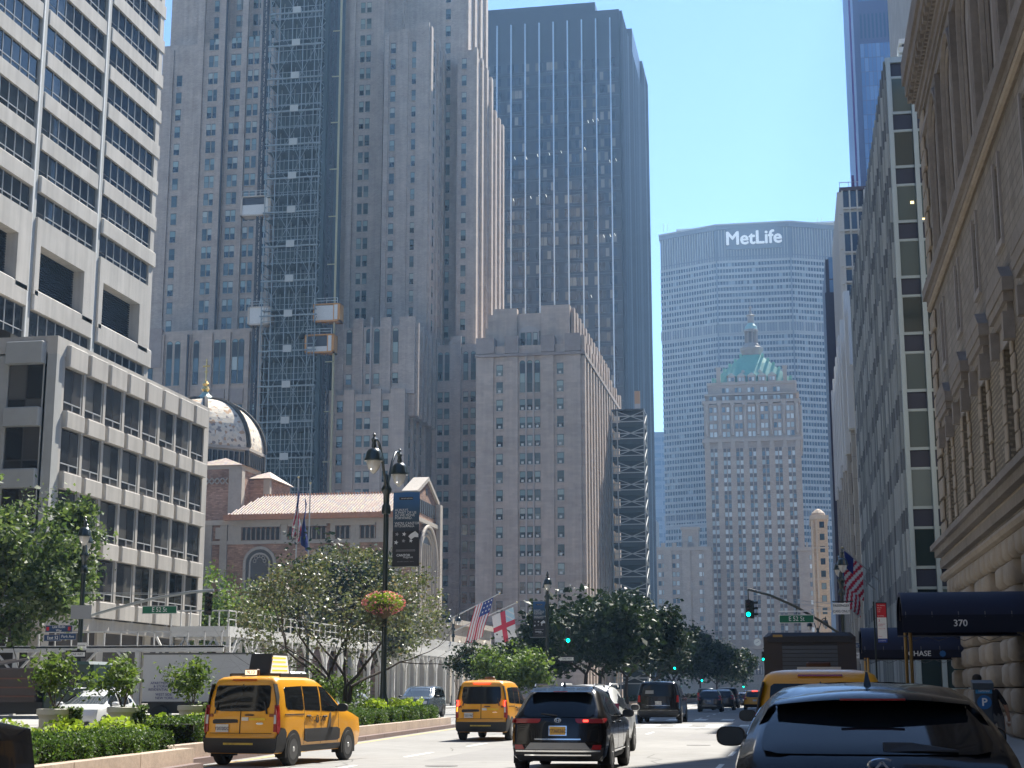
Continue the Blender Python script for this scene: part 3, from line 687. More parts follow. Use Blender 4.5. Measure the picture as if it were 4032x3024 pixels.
def church():
    t = wthing('domed_church', 'brick and stone church with a patterned tile dome, gold cross and long tiled roof', 'church', (-60, 190, 0))
    COP = mat('copper_gutter', (.45,.22,.13), .5, metal=.3, noise=1.5, noise_amt=.2); RIB = mat('dome_rib_lead', (.055,.05,.045), .85, spec=.2)
    b = MB()
    # nave
    b.box(-71.5, -45.2, 181, 195, 0, 22.2, CH_BRICK); b.box(-71.8, -45, 180.6, 181, 20.9+.8, 22.3, CH_STONE)
    b.prism([(182.2,21),(193.9,21),(193.9,25.5),(188.05,27.5),(182.2,25.5)], 'X', -46.4, -44.9, CH_BRICK)
    b.build('nave_wall', t)
    b = MB()
    for (x0, x1) in ((-71.7,-70.4),(-69.3,-68.4),(-52.6,-51.5),(-47.8,-46.5)): b.box(x0, x1, 180.7, 181, 0, 21.7, CH_STONE)
    b.box(-71.7, -45, 180.75, 181, 19.3, 19.75, CH_STONE); 
    for x0, x1 in ((-68.3,-66.6),(-61.5,-60.7),(-55.2,-54.6),(-49.4,-47.9)): b.box(x0, x1, 180.8, 181, 19.75, 21.7, CH_STONE)
    b.box(-69.9, -68.5, 180.66, 180.8, 20.0, 21.4, CH_STONE)
    b.box(-46.4, -44.6, 181.7, 182.6, 0, 22.0, CH_STONE); b.box(-46.4, -44.3, 193.4, 194.7, 0, 25.2, CH_STONE); b.box(-45.0, -44.5, 182.6, 193.4, 22.0, 22.5, CH_STONE)
    b.build('stone_trim', t)
    # arcade of small arched windows
    ar = MB(); cs = MB()
    for xs in ([-66.2+.62*i for i in range(8)], [-60.2+.6*i for i in range(8)], [-54.2+.62*i for i in range(8)]):
        for x in xs:
            ar.poly([(x-.2,180.72,19.8),(x+.2,180.72,19.8),(x+.2,180.72,21.15)]+[(x+.2*math.cos(a),180.72,21.15+.2*math.sin(a)) for a in [math.pi*j/6 for j in range(1,6)]]+[(x-.2,180.72,21.15)], CH_DARK)
            cs.tube([(x+.31,180.62,19.8),(x+.31,180.62,21.1)], .055, CH_STONE, n=6)
        cs.box(xs[0]-.35, xs[-1]+.35, 180.6, 181, 21.4, 21.7, CH_STONE)
    ar.build('arcade_opening', t); cs.build('arcade_column', t)
    # big round arched windows on the flank
    def arch_ring(b, x, y, z, r0, r1, m, d=.25, zb=None, n=20):
        o_ = [(x+r1*math.cos(math.pi*j/n), z+r1*math.sin(math.pi*j/n)) for j in range(n+1)]; i_ = [(x+r0*math.cos(math.pi*j/n), z+r0*math.sin(math.pi*j/n)) for j in range(n+1)]
        for j in range(n): b.loft([[(*[o_[j][0]],y-d,o_[j][1]),(o_[j+1][0],y-d,o_[j+1][1]),(i_[j+1][0],y-d,i_[j+1][1]),(i_[j][0],y-d,i_[j][1])],[(o_[j][0],y,o_[j][1]),(o_[j+1][0],y,o_[j+1][1]),(i_[j+1][0],y,i_[j+1][1]),(i_[j][0],y,i_[j][1])]], m, cap=True)
        if zb is not None: b.box(x-r1, x-r0, y-d, y, zb, z, m); b.box(x+r0, x+r1, y-d, y, zb, z, m)
    for x in (-64.1, -55.6):
        b = MB(); arch_ring(b, x, 180.98, 16.9, 1.75, 2.1, CH_STONE, .3, 10); arch_ring(b, x, 180.98, 16.9, 1.15, 1.35, CH_STONE, .2, 10)
        for k in range(6):
            a = math.pi*(k+.5)/6; c_ = (x+.95*math.cos(a)*.7, 17.0+.95*math.sin(a)*.9)
            b.tube([(c_[0]+.2*math.cos(q), 180.8, c_[1]+.2*math.sin(q)) for q in [2*math.pi*j/8 for j in range(9)]], .05, CH_STONE, n=4)
        b.build('window_frame', t)
        b = MB(); b.poly([(x-1.75,180.9,10),(x+1.75,180.9,10)]+[(x+1.75*math.cos(math.pi*j/16),180.9,16.9+1.75*math.sin(math.pi*j/16)) for j in range(17)], mat('leaded_glass', (.09,.085,.08), .35)); b.build('window', t)
    # roof
    b = MB()
    b.loft([[(-68.3,180.3,22.85),(-66.4,188,26.1)],[(-45.6,180.3,22.85),(-45.6,188,26.1)]], TILE, closed=False)
    b.loft([[(-68.3,180.32,22.8),(-66.4,188,26.05)],[(-45.6,180.32,22.8),(-45.6,188,26.05)]], TILE, closed=False)
    b.loft([[(-66.4,188,26.1),(-68.3,195.7,22.85)],[(-45.6,188,26.1),(-45.6,195.7,22.85)]], TILE, closed=False)
    for i in range(58):
        x = -68.2+.385*i; u = min(1, 0)
        ytop = 188 if x > -66.4 else 180.3+(x+68.3)/1.9*7.7
        z1 = 22.9+(ytop-180.3)/7.7*3.25
        b.tube([(x,180.25,22.93),(x,ytop,z1+.05)], .09, TILE, n=5)
    for i in range(54): b.box(-66.3+.385*i, -66.15+.385*i, 187.8, 188.2, 26.15, 26.38, COP)
    b.build('roof', t)
    b = MB(); b.box(-68.6, -45.4, 179.7, 180.35, 22.2, 22.85, COP)
    for i in range(15): b.box(-67.8+1.6*i, -67.68+1.6*i, 179.6, 179.7, 22.3, 22.95, COP)
    b.build('gutter', t)
    # gable front: coping, arcade, great arch
    b = MB()
    for ya, za, yb, zb in ((182.0,25.5,188.05,27.95),(194.1,25.5,188.05,27.95)):
        b.loft([[(-46.6,ya,za-.35),(-44.6,ya,za-.35),(-44.6,ya,za+.15),(-46.6,ya,za+.15)],[(-46.6,yb,zb-.35),(-44.6,yb,zb-.35),(-44.6,yb,zb+.15),(-46.6,yb,zb+.15)]], CH_STONE, cap=True)
    b.build('coping', t)
    b = MB()
    for i in range(9): b.box(-44.9, -44.82, 183.2+1.1*i, 183.9+1.1*i, 23.2, 24.9, CH_DARK)
    b.box(-44.9, -44.84, 187.8, 188.3, 25.8, 26.6, CH_DARK); b.build('gable_opening', t)
    b = MB(); n = 18
    for k_, (r, xx) in enumerate(((4.6,-44.55),(4.1,-44.75),(3.6,-44.85))):
        pts = [(188+r*math.cos(a), 17.2+r*math.sin(a)) for a in [math.pi*j/n for j in range(n+1)]]
        b.tube([(xx,188+r,5)]+[(xx,p,q) for p, q in pts]+[(xx,188-r,5)], .22, CH_STONE, n=6)
    b.build('great_arch', t)
    b = MB(); b.poly([(-44.87,184.6,5),(-44.87,191.4,5)]+[(-44.87,188+3.4*math.cos(math.pi*j/16),17.2+3.4*math.sin(math.pi*j/16)) for j in range(17)], mat('great_window', (.16,.16,.155), .5, noise=3, noise_amt=.3)); b.build('great_window', t)
    b = MB()
    for y in frange(185.2, 191, 1.0): b.box(-44.86, -44.7, y-.07, y+.07, 5, 19.6, CH_STONE)
    b.build('mullion', t)
    # crossing: octagon, dome
    cx, cy, r = -81.2, 204, 7.9
    def octa(r, z, rot=0): return [(cx+r/math.cos(math.pi/8)*math.cos(R(22.5+45*j)+rot), cy+r/math.cos(math.pi/8)*math.sin(R(22.5+45*j)+rot), z) for j in range(8)]
    b = MB(); b.loft([octa(r-.5,10), octa(r-.5,31.6)], CH_BRICK, cap=True); b.build('crossing_wall', t)
    b = MB(); b.loft([octa(r-.4,29.6), octa(r-.4,30.2)], CH_STONE, cap=True); b.loft([octa(r-.2,31.6), octa(r-.2,34.2)], CH_STONE, cap=True); b.loft([octa(r+.15,34.2), octa(r+.15,34.6)], CH_STONE, cap=True); b.build('drum', t)
    b = MB()
    for j in range(8):
        p = Vector(octa(r-.15, 0)[j]); q = Vector(octa(r-.15, 0)[(j+1) % 8])
        for k in range(1, 8):
            c_ = p.lerp(q, k/8); b.tube([(c_.x,c_.y,32.1),(c_.x,c_.y,33.9)], .3, CH_DARK, n=6)
        b.tube([(p.x,p.y,10),(p.x,p.y,34.2)], .38, RIB, n=6)
    b.build('drum_opening', t)
    MOS = mosaic_mat(); prof = [(r*math.cos(a)**.92 if a < 1.57 else 0, 34.6+7.6*math.sin(a)) for a in [math.pi/2*j/14 for j in range(14)]]
    b = MB(); b.loft([octa(rr, zz) for rr, zz in prof], MOS); b.build('dome', t)
    b = MB()
    for j in range(8):
        b.tube([Vector(octa(rr+.06, zz+.03)[j]) for rr, zz in prof], .34, RIB, n=6)
    b.build('dome_rib', t)
    b = MB(); b.lathe([(1.5,41.9),(1.3,42.4),(.6,43.0),(.45,43.3)], mat('copper_green', (.22,.36,.33), .5), cx, cy, 12); b.build('lantern_base', t)
    GOLD = mat('gold', (.75,.5,.16), .25, metal=.9)
    b = MB(); b.lathe([(.3,43.3),(.62,43.7),(.35,44.2),(.5,44.5),(.2,44.9),(.1,45.2),(.08,48.2)], GOLD, cx, cy, 12)
    b.box(cx-.55, cx+.55, cy-.06, cy+.06, 47.0, 47.2, GOLD); b.box(cx-.3, cx+.3, cy-.06, cy+.06, 46.2, 46.35, GOLD); b.build('cross', t)
    # stair towers in front of the crossing
    b = MB(); b.box(-78.5, -71.6, 193.5, 200, 0, 30.6, CH_BRICK); b.box(-72.2, -68.9, 197, 206, 0, 29.6, CH_BRICK); b.box(-78.6, -71.5, 193.4, 200, 30.6, 31.1, CH_STONE); b.build('stair_tower', t)
    b = MB(); b.box(-73.2, -71.5, 193.3, 193.5, 0, 30.6, CH_STONE); b.box(-72.3, -71.4, 193.4, 194.6, 0, 30.6, CH_STONE); b.box(-69.6, -68.7, 196.9, 197.6, 0, 29.6, CH_STONE)
    for i in range(6): b.bar((-77.8+.75*i,193.35,28.6),(-77.1+.75*i,193.35,29.4),.16,CH_STONE); b.bar((-77.1+.75*i,193.35,28.6),(-77.8+.75*i,193.35,29.4),.16,CH_STONE)
    b.build('corner_stone', t)
    b = MB()
    for (x0,x1,y0,y1,z) in ((-78.9,-71.2,193.0,200.4,31.1),(-72.4,-68.4,196.6,206.4,29.7)):
        xm, ym = (x0+x1)/2, (y0+y1)/2
        b.loft([[(x0,y0,z),(x1,y0,z),(x1,y1,z),(x0,y1,z)],[(xm-.1,ym-.1,z+1.5),(xm+.1,ym-.1,z+1.5),(xm+.1,ym+.1,z+1.5),(xm-.1,ym+.1,z+1.5)]], TILE, cap=True)
    b.build('tower_roof', t)
    # low transept at the left behind the office block
    b = MB(); b.box(-78, -71.4, 178, 193, 0, 21.6, CH_STONE); b.box(-71.9, -71.2, 177.7, 178.4, 0, 22.2, CH_STONE)
    b.build('transept', t)
    b = MB()
    for i in range(7): b.box(-75.8+.6*i, -75.5+.6*i, 177.85, 178, 19.2, 21.0, CH_DARK)
    b.build('transept_opening', t)
church()
def porch():
    t = wthing('stone_porch', 'low sunlit limestone church porch with round arches, flags angled from its roof edge', 'porch', (-41, 183, 0))
    b = MB()
    b.box(-45, -37.9, 171, 195, 0, 9.0, mat('porch_stone', (.42,.37,.30), .85, noise=1.2, noise_amt=.15)); b.box(-45.2, -37.6, 170.8, 195.2, 9.0, 9.6, CH_STONE)
    b.build('wall', t)
    b = MB()
    for yc, r in ((175.6,1.1),(182.6,2.5),(190.5,1.6)):
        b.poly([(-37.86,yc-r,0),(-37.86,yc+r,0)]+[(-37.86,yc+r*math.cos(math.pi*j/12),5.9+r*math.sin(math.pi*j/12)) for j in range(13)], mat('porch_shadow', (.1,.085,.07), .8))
    b.build('arched_opening', t)
    b = MB()
    for yc, r in ((175.6,1.2),(182.6,2.6),(190.5,1.7)):
        b.tube([(-37.8,yc+r,0)]+[(-37.8,yc+r*math.cos(math.pi*j/12),5.9+r*math.sin(math.pi*j/12)) for j in range(13)]+[(-37.8,yc-r,0)], .17, CH_STONE, n=6)
    b.build('arch_moulding', t)
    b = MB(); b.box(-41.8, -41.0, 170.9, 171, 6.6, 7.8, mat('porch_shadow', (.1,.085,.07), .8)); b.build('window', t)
porch()

# ------------------------------------------------------------------ far end of the avenue
def metlife():
    B = Bld('office_slab', 'vast pale grid office slab with angled ends closing the avenue, white lettering near its top', 'skyscraper', (-13, 700, 0))
    PC = mat('precast_pale', (.37,.37,.37), .85, noise=.25, noise_amt=.08); PD = mat('precast_band', (.17,.19,.22), .8)
    G = panes('slab_glass', [(0,(.02,.03,.045)),(.4,(.035,.05,.07)),(.75,(.06,.08,.10)),(.94,(.25,.3,.33))], .08)
    P = dict(id='met', frame=PD, up=G, lo=G, t=.05)
    pts = [(-56.2,712.0),(-29.2,700),(5.0,700),(31.5,712.0)]
    b = MB()
    def slab(o, z0, z1, m): 
        q = [(x, y-(o if 0 < i < 3 else o*.8)) for i, (x, y) in enumerate(pts)]
        q[0] = (q[0][0]-o*.6, q[0][1]); q[3] = (q[3][0]+o*.6, q[3][1])
        b.loft([[(x,y,z) for x, y in q]+[(31.5,740,z),(-56.2,740,z)] for z in (z0, z1)], m, cap=True)
    slab(0, 0, 213.5, PD); slab(.9, 213.5, 215.6, PD); slab(1.2, 215.6, 216.2, PC)
    floors = [z for z in frange(58, 196, 2.93) if not (76 < z < 81 or 163.4 < z < 169)]
    for z in floors: slab(.35, z+1.75, z+2.93-.1, PC)
    slab(.35, 163.0, 164.0, PC); slab(.35, 168.2, 169.2, PC); slab(.35, 75.6, 76.6, PC); slab(.35, 81, 82, PC)
    b.build('wall', B.o) if False else B.part(b, 'wall')
    b = MB(); dk = MB()
    for i in range(3):
        (xa, ya), (xb, yb) = pts[i], pts[i+1]; L = math.hypot(xb-xa, yb-ya); d = ((xb-xa)/L, (yb-ya)/L); n = int(round(L/1.37)); st = L/n
        for k in range(n):
            u = (k+.5)*st
            if k > 0:
                x = xa+d[0]*k*st; y = ya+d[1]*k*st; nx, ny = d[1], -d[0]
                b.loft([[(x-d[0]*.16,y-d[1]*.16,z),(x+d[0]*.16,y+d[1]*.16,z),(x+d[0]*.16+nx*.5,y+d[1]*.16+ny*.5,z),(x-d[0]*.16+nx*.5,y-d[1]*.16+ny*.5,z)] for z in (200.5, 213.4)], PC, cap=True)
                b.loft([[(x-d[0]*.1,y-d[1]*.1,z),(x+d[0]*.1,y+d[1]*.1,z),(x+d[0]*.1+nx*.4,y+d[1]*.1+ny*.4,z),(x-d[0]*.1+nx*.4,y-d[1]*.1+ny*.4,z)] for z in (40, 200)], PC, cap=True)
            for z in floors: B.w.append(((xa,ya,d[0],d[1]), u, z+.02, st-.3, 1.72, 'pane', P))
        for k in range(0, n, 4):
            x = xa+d[0]*k*st; y = ya+d[1]*k*st; nx, ny = d[1], -d[0]
            for z0, z1 in ((164,168.2),(76.6,81)):
                b.loft([[(x-d[0]*.4,y-d[1]*.4,z),(x+d[0]*.4,y+d[1]*.4,z),(x+d[0]*.4+nx*.4,y+d[1]*.4+ny*.4,z),(x-d[0]*.4+nx*.4,y-d[1]*.4+ny*.4,z)] for z in (z0, z1)], PC, cap=True)
    B.part(b, 'fin')
    for x in (-29.2, 5.0): dk.box(x-.35, x+.35, 699.3, 700, 30, 213, PD)
    B.part(dk, 'joint')
    b = MB(); b.box(-48, 26, 706, 708, 216.2, 217.0, mat('roof_rail', (.6,.62,.62), .5)); 
    for x in (-54,-52,-20,-5,-12,18,20): b.box(x-.08, x+.08, 706, 706.2, 216, 220 if x < -50 else 219, MATS['roof_rail'])
    B.part(b, 'antenna')
    b = MB(); b.box(-24.4, 1.2, 699.0, 700, 203.5, 213.4, PD); B.part(b, 'sign_panel')
    lettering('MetLife', 9.0, mat('sign_white', (.85,.85,.83), .5, emit=(1,1,1), emit_s=.05), B.o, (-11.7, 698.8, 208.6), name='sign_lettering', extrude=.3, bold=.24, sx=.96)
    B.finish()
# window placement for slanted facets
_old = Bld.finish
def _finish(s, name='window', most=100):
    items = []
    base = Matrix.Translation((-s.o['bx'], -s.o['by'], -s.o['bz']))
    for (f, u, z, w_, h_, st, P) in s.w:
        x, y, dx, dy = f
        if dx == 0 and abs(dy) == 1: px, py = x, u
        elif dx == 1 and x == 0: px, py = u, y
        else: px, py = x+dx*u, y+dy*u
        M = Matrix.Translation((px, py, z)) @ Matrix.Rotation(math.atan2(dy, dx), 4, 'Z')
        n = Vector((dy, -dx, 0)); d = Vector((px, py, z-1.6)); fac = max(0., -(d.normalized().dot(n)))
        az = math.degrees(math.atan2(px, py)) + 10.23; el = math.degrees(math.atan2(z-1.6, math.hypot(px, py)))
        inside = abs(az) < 19 and 1.5 < el < 25.6
        items.append((-(w_*h_*fac/(d.length**2))*(1 if inside else .001), len(items), M, win_mesh(st, w_, h_, P)))
    items.sort(key=lambda t: (t[0], t[1]))
    for _, _, M, me in items[:most]:
        o = bpy.data.objects.new(name, me); col.objects.link(o); o.parent = s.o; o.matrix_local = base @ M
    rest = MB()
    for _, _, M, me in items[most:]: rest.add_mesh(me, M, list(me.materials))
    if rest.v: rest.build(name, s.o, fixn=False, kind='stuff')
    return s.o
Bld.finish = _finish
metlife()

def helmsley():
    B = Bld('ornate_tower', 'brown stone tower with green copper pyramid roof and lantern closing the avenue', 'tower', (-12.6, 600, 0))
    ST = masonry('tower_brick_brown', (.35,.27,.205), .3, .8, .92, .08, patch=.03, msize=.01); TR = mat('tower_stone_trim', (.35,.275,.21), .8, noise=.8, noise_amt=.12)
    DKB = mat('tower_spandrel', (.13,.10,.08), .8)
    CU = mat('copper_roof_green', (.14,.36,.25), .6, noise=.6, noise_amt=.2); 
    UP = panes('tower_glass', [(0,(.35,.38,.36)),(.3,(.5,.52,.5)),(.55,(.10,.13,.15)),(.75,(.62,.62,.58)),(.9,(.05,.07,.08))], .15)
    P = dict(id='helm', frame=mat('frame_brown', (.12,.1,.09), .6), up=UP, lo=UP, t=.09, sill=TR)
    b = MB()
    b.box(-31.6, 5.6, 600, 640, 0, 112, ST); b.box(-29.8, 4.4, 601.5, 638, 112, 120.6, ST)
    b.box(-75, -30, 592, 640, 0, 55, ST); b.box(3, 9.4, 592, 640, 0, 54, ST); b.box(-40.8, -34.5, 594, 600, 55, 62.5, ST)
    B.part(b, 'wall')
    b = MB(); pil = [-30.4+4.97*i for i in range(8)]
    for x in pil:
        b.box(x-1.15, x+1.15, 599.2, 600, 0, 96, ST)
    B.part(b, 'pier')
    b = MB()
    for x in pil: b.tube([(x,599.3,99.5),(x,599.3,111.5)], .62, TR, n=10); b.box(x-.9, x+.9, 598.9, 600, 111.4, 112.6, TR); b.box(x-.8, x+.8, 598.8, 600, 94, 97, TR)
    for y in (604, 610): b.tube([(5.9,y,99.5),(5.9,y,111.5)], .6, TR, n=8)
    B.part(b, 'column')
    b = MB(); b.box(-32.4, 6.4, 598.8, 641, 96.9, 98.2, TR); b.box(-32.0, 6.0, 599.0, 641, 112.3, 113.4, TR); b.box(-31.2, 5.6, 599.6, 640, 115.6, 116.2, TR); b.box(-30.2, 4.8, 601, 638.5, 119.9, 121, TR)
    b.box(-75.5, -29.6, 591.2, 640, 54.2, 55.6, TR); b.box(2.6, 9.9, 591.3, 640, 53.4, 54.8, TR); b.box(-41.3, -34, 593.6, 600.4, 62.5, 63.4, TR)
    B.part(b, 'cornice')
    b = MB()
    for x in frange(-73, -32, 4.2): b.box(x-.8, x+.8, 591.3, 592, 55.6, 57.2, TR)
    for x in (4.6,6.4,8.4): b.box(x-.45, x+.45, 591.5, 592, 54.8, 56.6, TR)
    B.part(b, 'parapet')
    fl = [25.1+3.36*i for i in range(-1, 21)]
    for i in range(7):
        xc = pil[i]+2.48
        for z in fl:
            B.win(FN(600), (xc-.78, xc+.78), (z-1.1,), 1.25, 1.85, 'pane', P)
        for z in (99.4,102.6,106.0,109.2): B.win(FN(600), (xc-.8, xc+.8), (z-.4,), 1.3, 2.1, 'pane', P)
        B.win(FN(600), (xc-.75, xc+.75), (113.5,), 1.2, 1.7, 'pane', P)
        if 0 < i < 6: B.win(FN(601.5), (xc-.75, xc+.75), (116.9,), 1.2, 1.9, 'pane', P)
    b = MB()
    for i in range(7):
        xc = pil[i]+2.48
        b.box(xc-.15, xc+.15, 599.7, 600, 20, 96, TR)
        for z in fl: b.box(xc-1.45, xc+1.45, 599.85, 600, z+.85, z+2.1, DKB)
    B.part(b, 'spandrel')
    for x in (-70.2,-68.7,-65.2,-63.7,-60.2,-58.7,-55.2,-53.7,-49.3,-47.8,-43.9,-42.4,-33.8,-32.4): B.win(FN(592), (x,), [51-3.36*i for i in range(10)], 1.2, 1.8, 'pane', P)
    B.win(FN(592), (7.6,), [50-3.36*i for i in range(9)], 1.1, 1.8, 'pane', P)
    B.win(FN(594), (-37.6,), (57.6,), 1.5, 2.4, 'pane', P)
    b = MB()
    for x0 in (-46.2,-39.2,-31): b.box(x0-1.6, x0+1.6, 591.4, 592, 0, 54.2, ST)
    B.part(b, 'wing_pier')
    cx, cy = -12.6, 619
    b = MB()
    def sq(hx, hy, z): return [(cx-hx,cy-hy,z),(cx+hx,cy-hy,z),(cx+hx,cy+hy,z),(cx-hx,cy+hy,z)]
    b.loft([sq(16.2,16.5,121), sq(12.6,13,125), sq(7.6,8,130.5), sq(3.3,3.3,135)], CU, cap=True)
    for i in range(4):
        for k in range(6):
            a = Vector(sq(16.2,16.5,121)[i]).lerp(Vector(sq(3.3,3.3,135)[i]), (k+.5)/6); b.box(a.x-.5, a.x+.5, a.y-.5, a.y+.5, a.z, a.z+1.2, CU)
    B.part(b, 'roof')
    b = MB(); GD = mat('dormer_lead', (.36,.36,.30), .6)
    for x, z in ((-20.6,121.2),(-16.6,121.2),(-12.6,121.2),(-8.6,121.2),(-4.6,121.2)):
        b.box(x-1.5, x+1.5, 601.8, 608, z-.2, z+2.4, TR); b.prism([(x-1.8,z+2.4),(x+1.8,z+2.4),(x,z+3.7)], 'Y', 601.6, 608, GD)
    for x in (-16,-9.4): b.tube([(x,606.0,126.2),(x,612,126.2)], .7, GD, n=8)
    for x in (-25.6,.4): b.box(x-.8, x+.8, 601.7, 603.4, 120.9, 126.6, TR); b.box(x-1.0, x+1.0, 601.5, 603.6, 126.6, 127.3, TR)
    B.part(b, 'dormer')
    B.win(FN(601.7), (-21.2,-20,-17.2,-16,-13.2,-12,-9.2,-8,-5.2,-4), (121.4,), 1.0, 1.6, 'pane', P)
    b = MB(); c = mat('lantern_stone', (.26,.21,.17), .7, noise=1, noise_amt=.15)
    b.lathe([(3.2,134.4),(3.6,135.6),(4.6,137.2),(4.7,138.2),(3.4,138.8),(3.2,139.6),(2.6,140.2)], c, cx, cy, 16); b.lathe([(2.9,145.2),(3.0,145.9),(2.4,146.2)], c, cx, cy, 16)
    for j in range(8):
        a = math.pi/4*j+.2; b.tube([(cx+2.4*math.cos(a),cy+2.4*math.sin(a),140),(cx+2.4*math.cos(a),cy+2.4*math.sin(a),145.3)], .36, c, n=6)
    b.tube([(cx,cy,140),(cx,cy,145)], 1.2, DKB, n=8)
    B.part(b, 'lantern')
    b = MB(); b.lathe([(2.6,146.1),(2.3,147.4),(1.5,148.4),(1.3,148.8)], mat('copper_green', (.22,.36,.33), .5), cx, cy, 12); b.lathe([(1.3,148.8),(1.35,151.6),(1.9,152.0),(.9,152.4),(.5,153.6),(.3,154.6),(.6,155.4),(.15,156.3),(.1,159)], c, cx, cy, 12); B.part(b, 'spire')
    b = MB(); b.lathe([(1.75,0),(1.75,.5)], TR, 0, 0, 20)
    o = b.build('clock_surround', B.o, loc=(-13.2+12.6, -9.6, 19.4)); o.rotation_euler = (R(90),0,0)
    b = MB(); b.lathe([(1.3,0),(1.3,.1)], mat('clock_face', (.62,.55,.42), .5), 0, 0, 20); o = b.build('clock_face', B.o, loc=(-.6, -10.1, 19.4)); o.rotation_euler = (R(90),0,0)
    b = MB(); b.bar((-13.2,589.7,19.4),(-12.5,589.7,19.9),.14,DKB); b.bar((-13.2,589.7,19.4),(-13.9,589.7,19.1),.12,DKB); B.part(b, 'clock_hand')
    b = MB(); b.box(-16.5, -9.5, 590.5, 592, 17, 17.8, TR); b.box(-20, -5, 590.5, 592, 12.6, 13.6, TR); b.box(-15, -11.4, 590.9, 592, 7.5, 10.8, DKB)
    for x in (-14.4,-13.2,-12): b.box(x-.2, x+.2, 590.8, 591, 7.7, 10.5, TR)
    B.part(b, 'gateway')
    B.finish()
helmsley()
def simple(name, label, cat, x0, x1, y0, y1, H, m, winP=None, us=None, zs=None, w_=1.2, h_=1.8, face=None, extra=None):
    B = Bld(name, label, cat, ((x0+x1)/2, y0, 0)); b = MB(); b.box(x0, x1, y0, y1, 0, H, m)
    if extra: extra(b, B)
    B.part(b, 'wall')
    if winP: B.win(face or FN(y0), us, zs, w_, h_, 'pane', winP)
    B.finish(); return B
BLUEG = mat('far_blue_cladding', (.20,.28,.38), .4, noise=.1, noise_amt=.06)
P_far = dict(id='far', frame=BLUEG, up=panes('far_glass', [(0,(.10,.18,.28)),(.5,(.14,.22,.33)),(.8,(.2,.28,.38))], .15), lo=None, t=.1)
simple('office_tower', 'hazy blue glass tower far away left of the pale slab', 'office tower', -90, -57, 800, 840, 135.2, BLUEG, P_far, frange(-88, -58, 5.2), frange(4, 131, 4.2), 4.9, 2.4)
simple('office_building', 'rounded pale office block peeping out far away left of the ornate tower', 'office building', -64, -55, 636, 660, 72, mat('pale_far', (.5,.48,.44), .8), dict(id='pf', frame=DKB if 'DKB' in globals() else BRONZE, up=MATS['tower_glass'], lo=None, t=.1), (-62,-60,-58), frange(50, 68, 4), 1.6, 2.0)
TANB = masonry('apartment_tan_lit', (.52,.36,.22), .25, .7, .9, .12, msize=.01)  # reflected sunlight on the brown front is put in as brighter tan
def brown_x(b, B):
    TB = mat('tan_trim', (.5,.38,.26), .8, noise=.8, noise_amt=.2)
    c = MB(); c.box(6.6, 12.4, 499.4, 520, 55.2, 56.6, TB); c.lathe([(2.3,56.6),(2.1,57.6),(1.0,58.6),(.2,59.0)], TB, 9.3, 503, 12); c.box(8.2, 8.8, 499.5, 500, 0, 55, TB); c.box(6.9, 7.5, 499.5, 500, 0, 55, TB)
    for z in (46, 36, 26): c.box(6.8, 12.2, 499.6, 500, z, z+.5, TB)
    B.part(c, 'trim')
simple('apartment_building', 'narrow brown apartment tower, warm reflected light coloured into its walls, beside the pale slab', 'apartment building', 7.0, 12.0, 500, 520, 55.4, TANB, dict(id='br', frame=BRONZE, up=MATS['sash_lower_glass'], lo=None, t=.1), (10.2,), [52.6-3.9*i for i in range(13)], 1.5, 2.0, extra=brown_x)

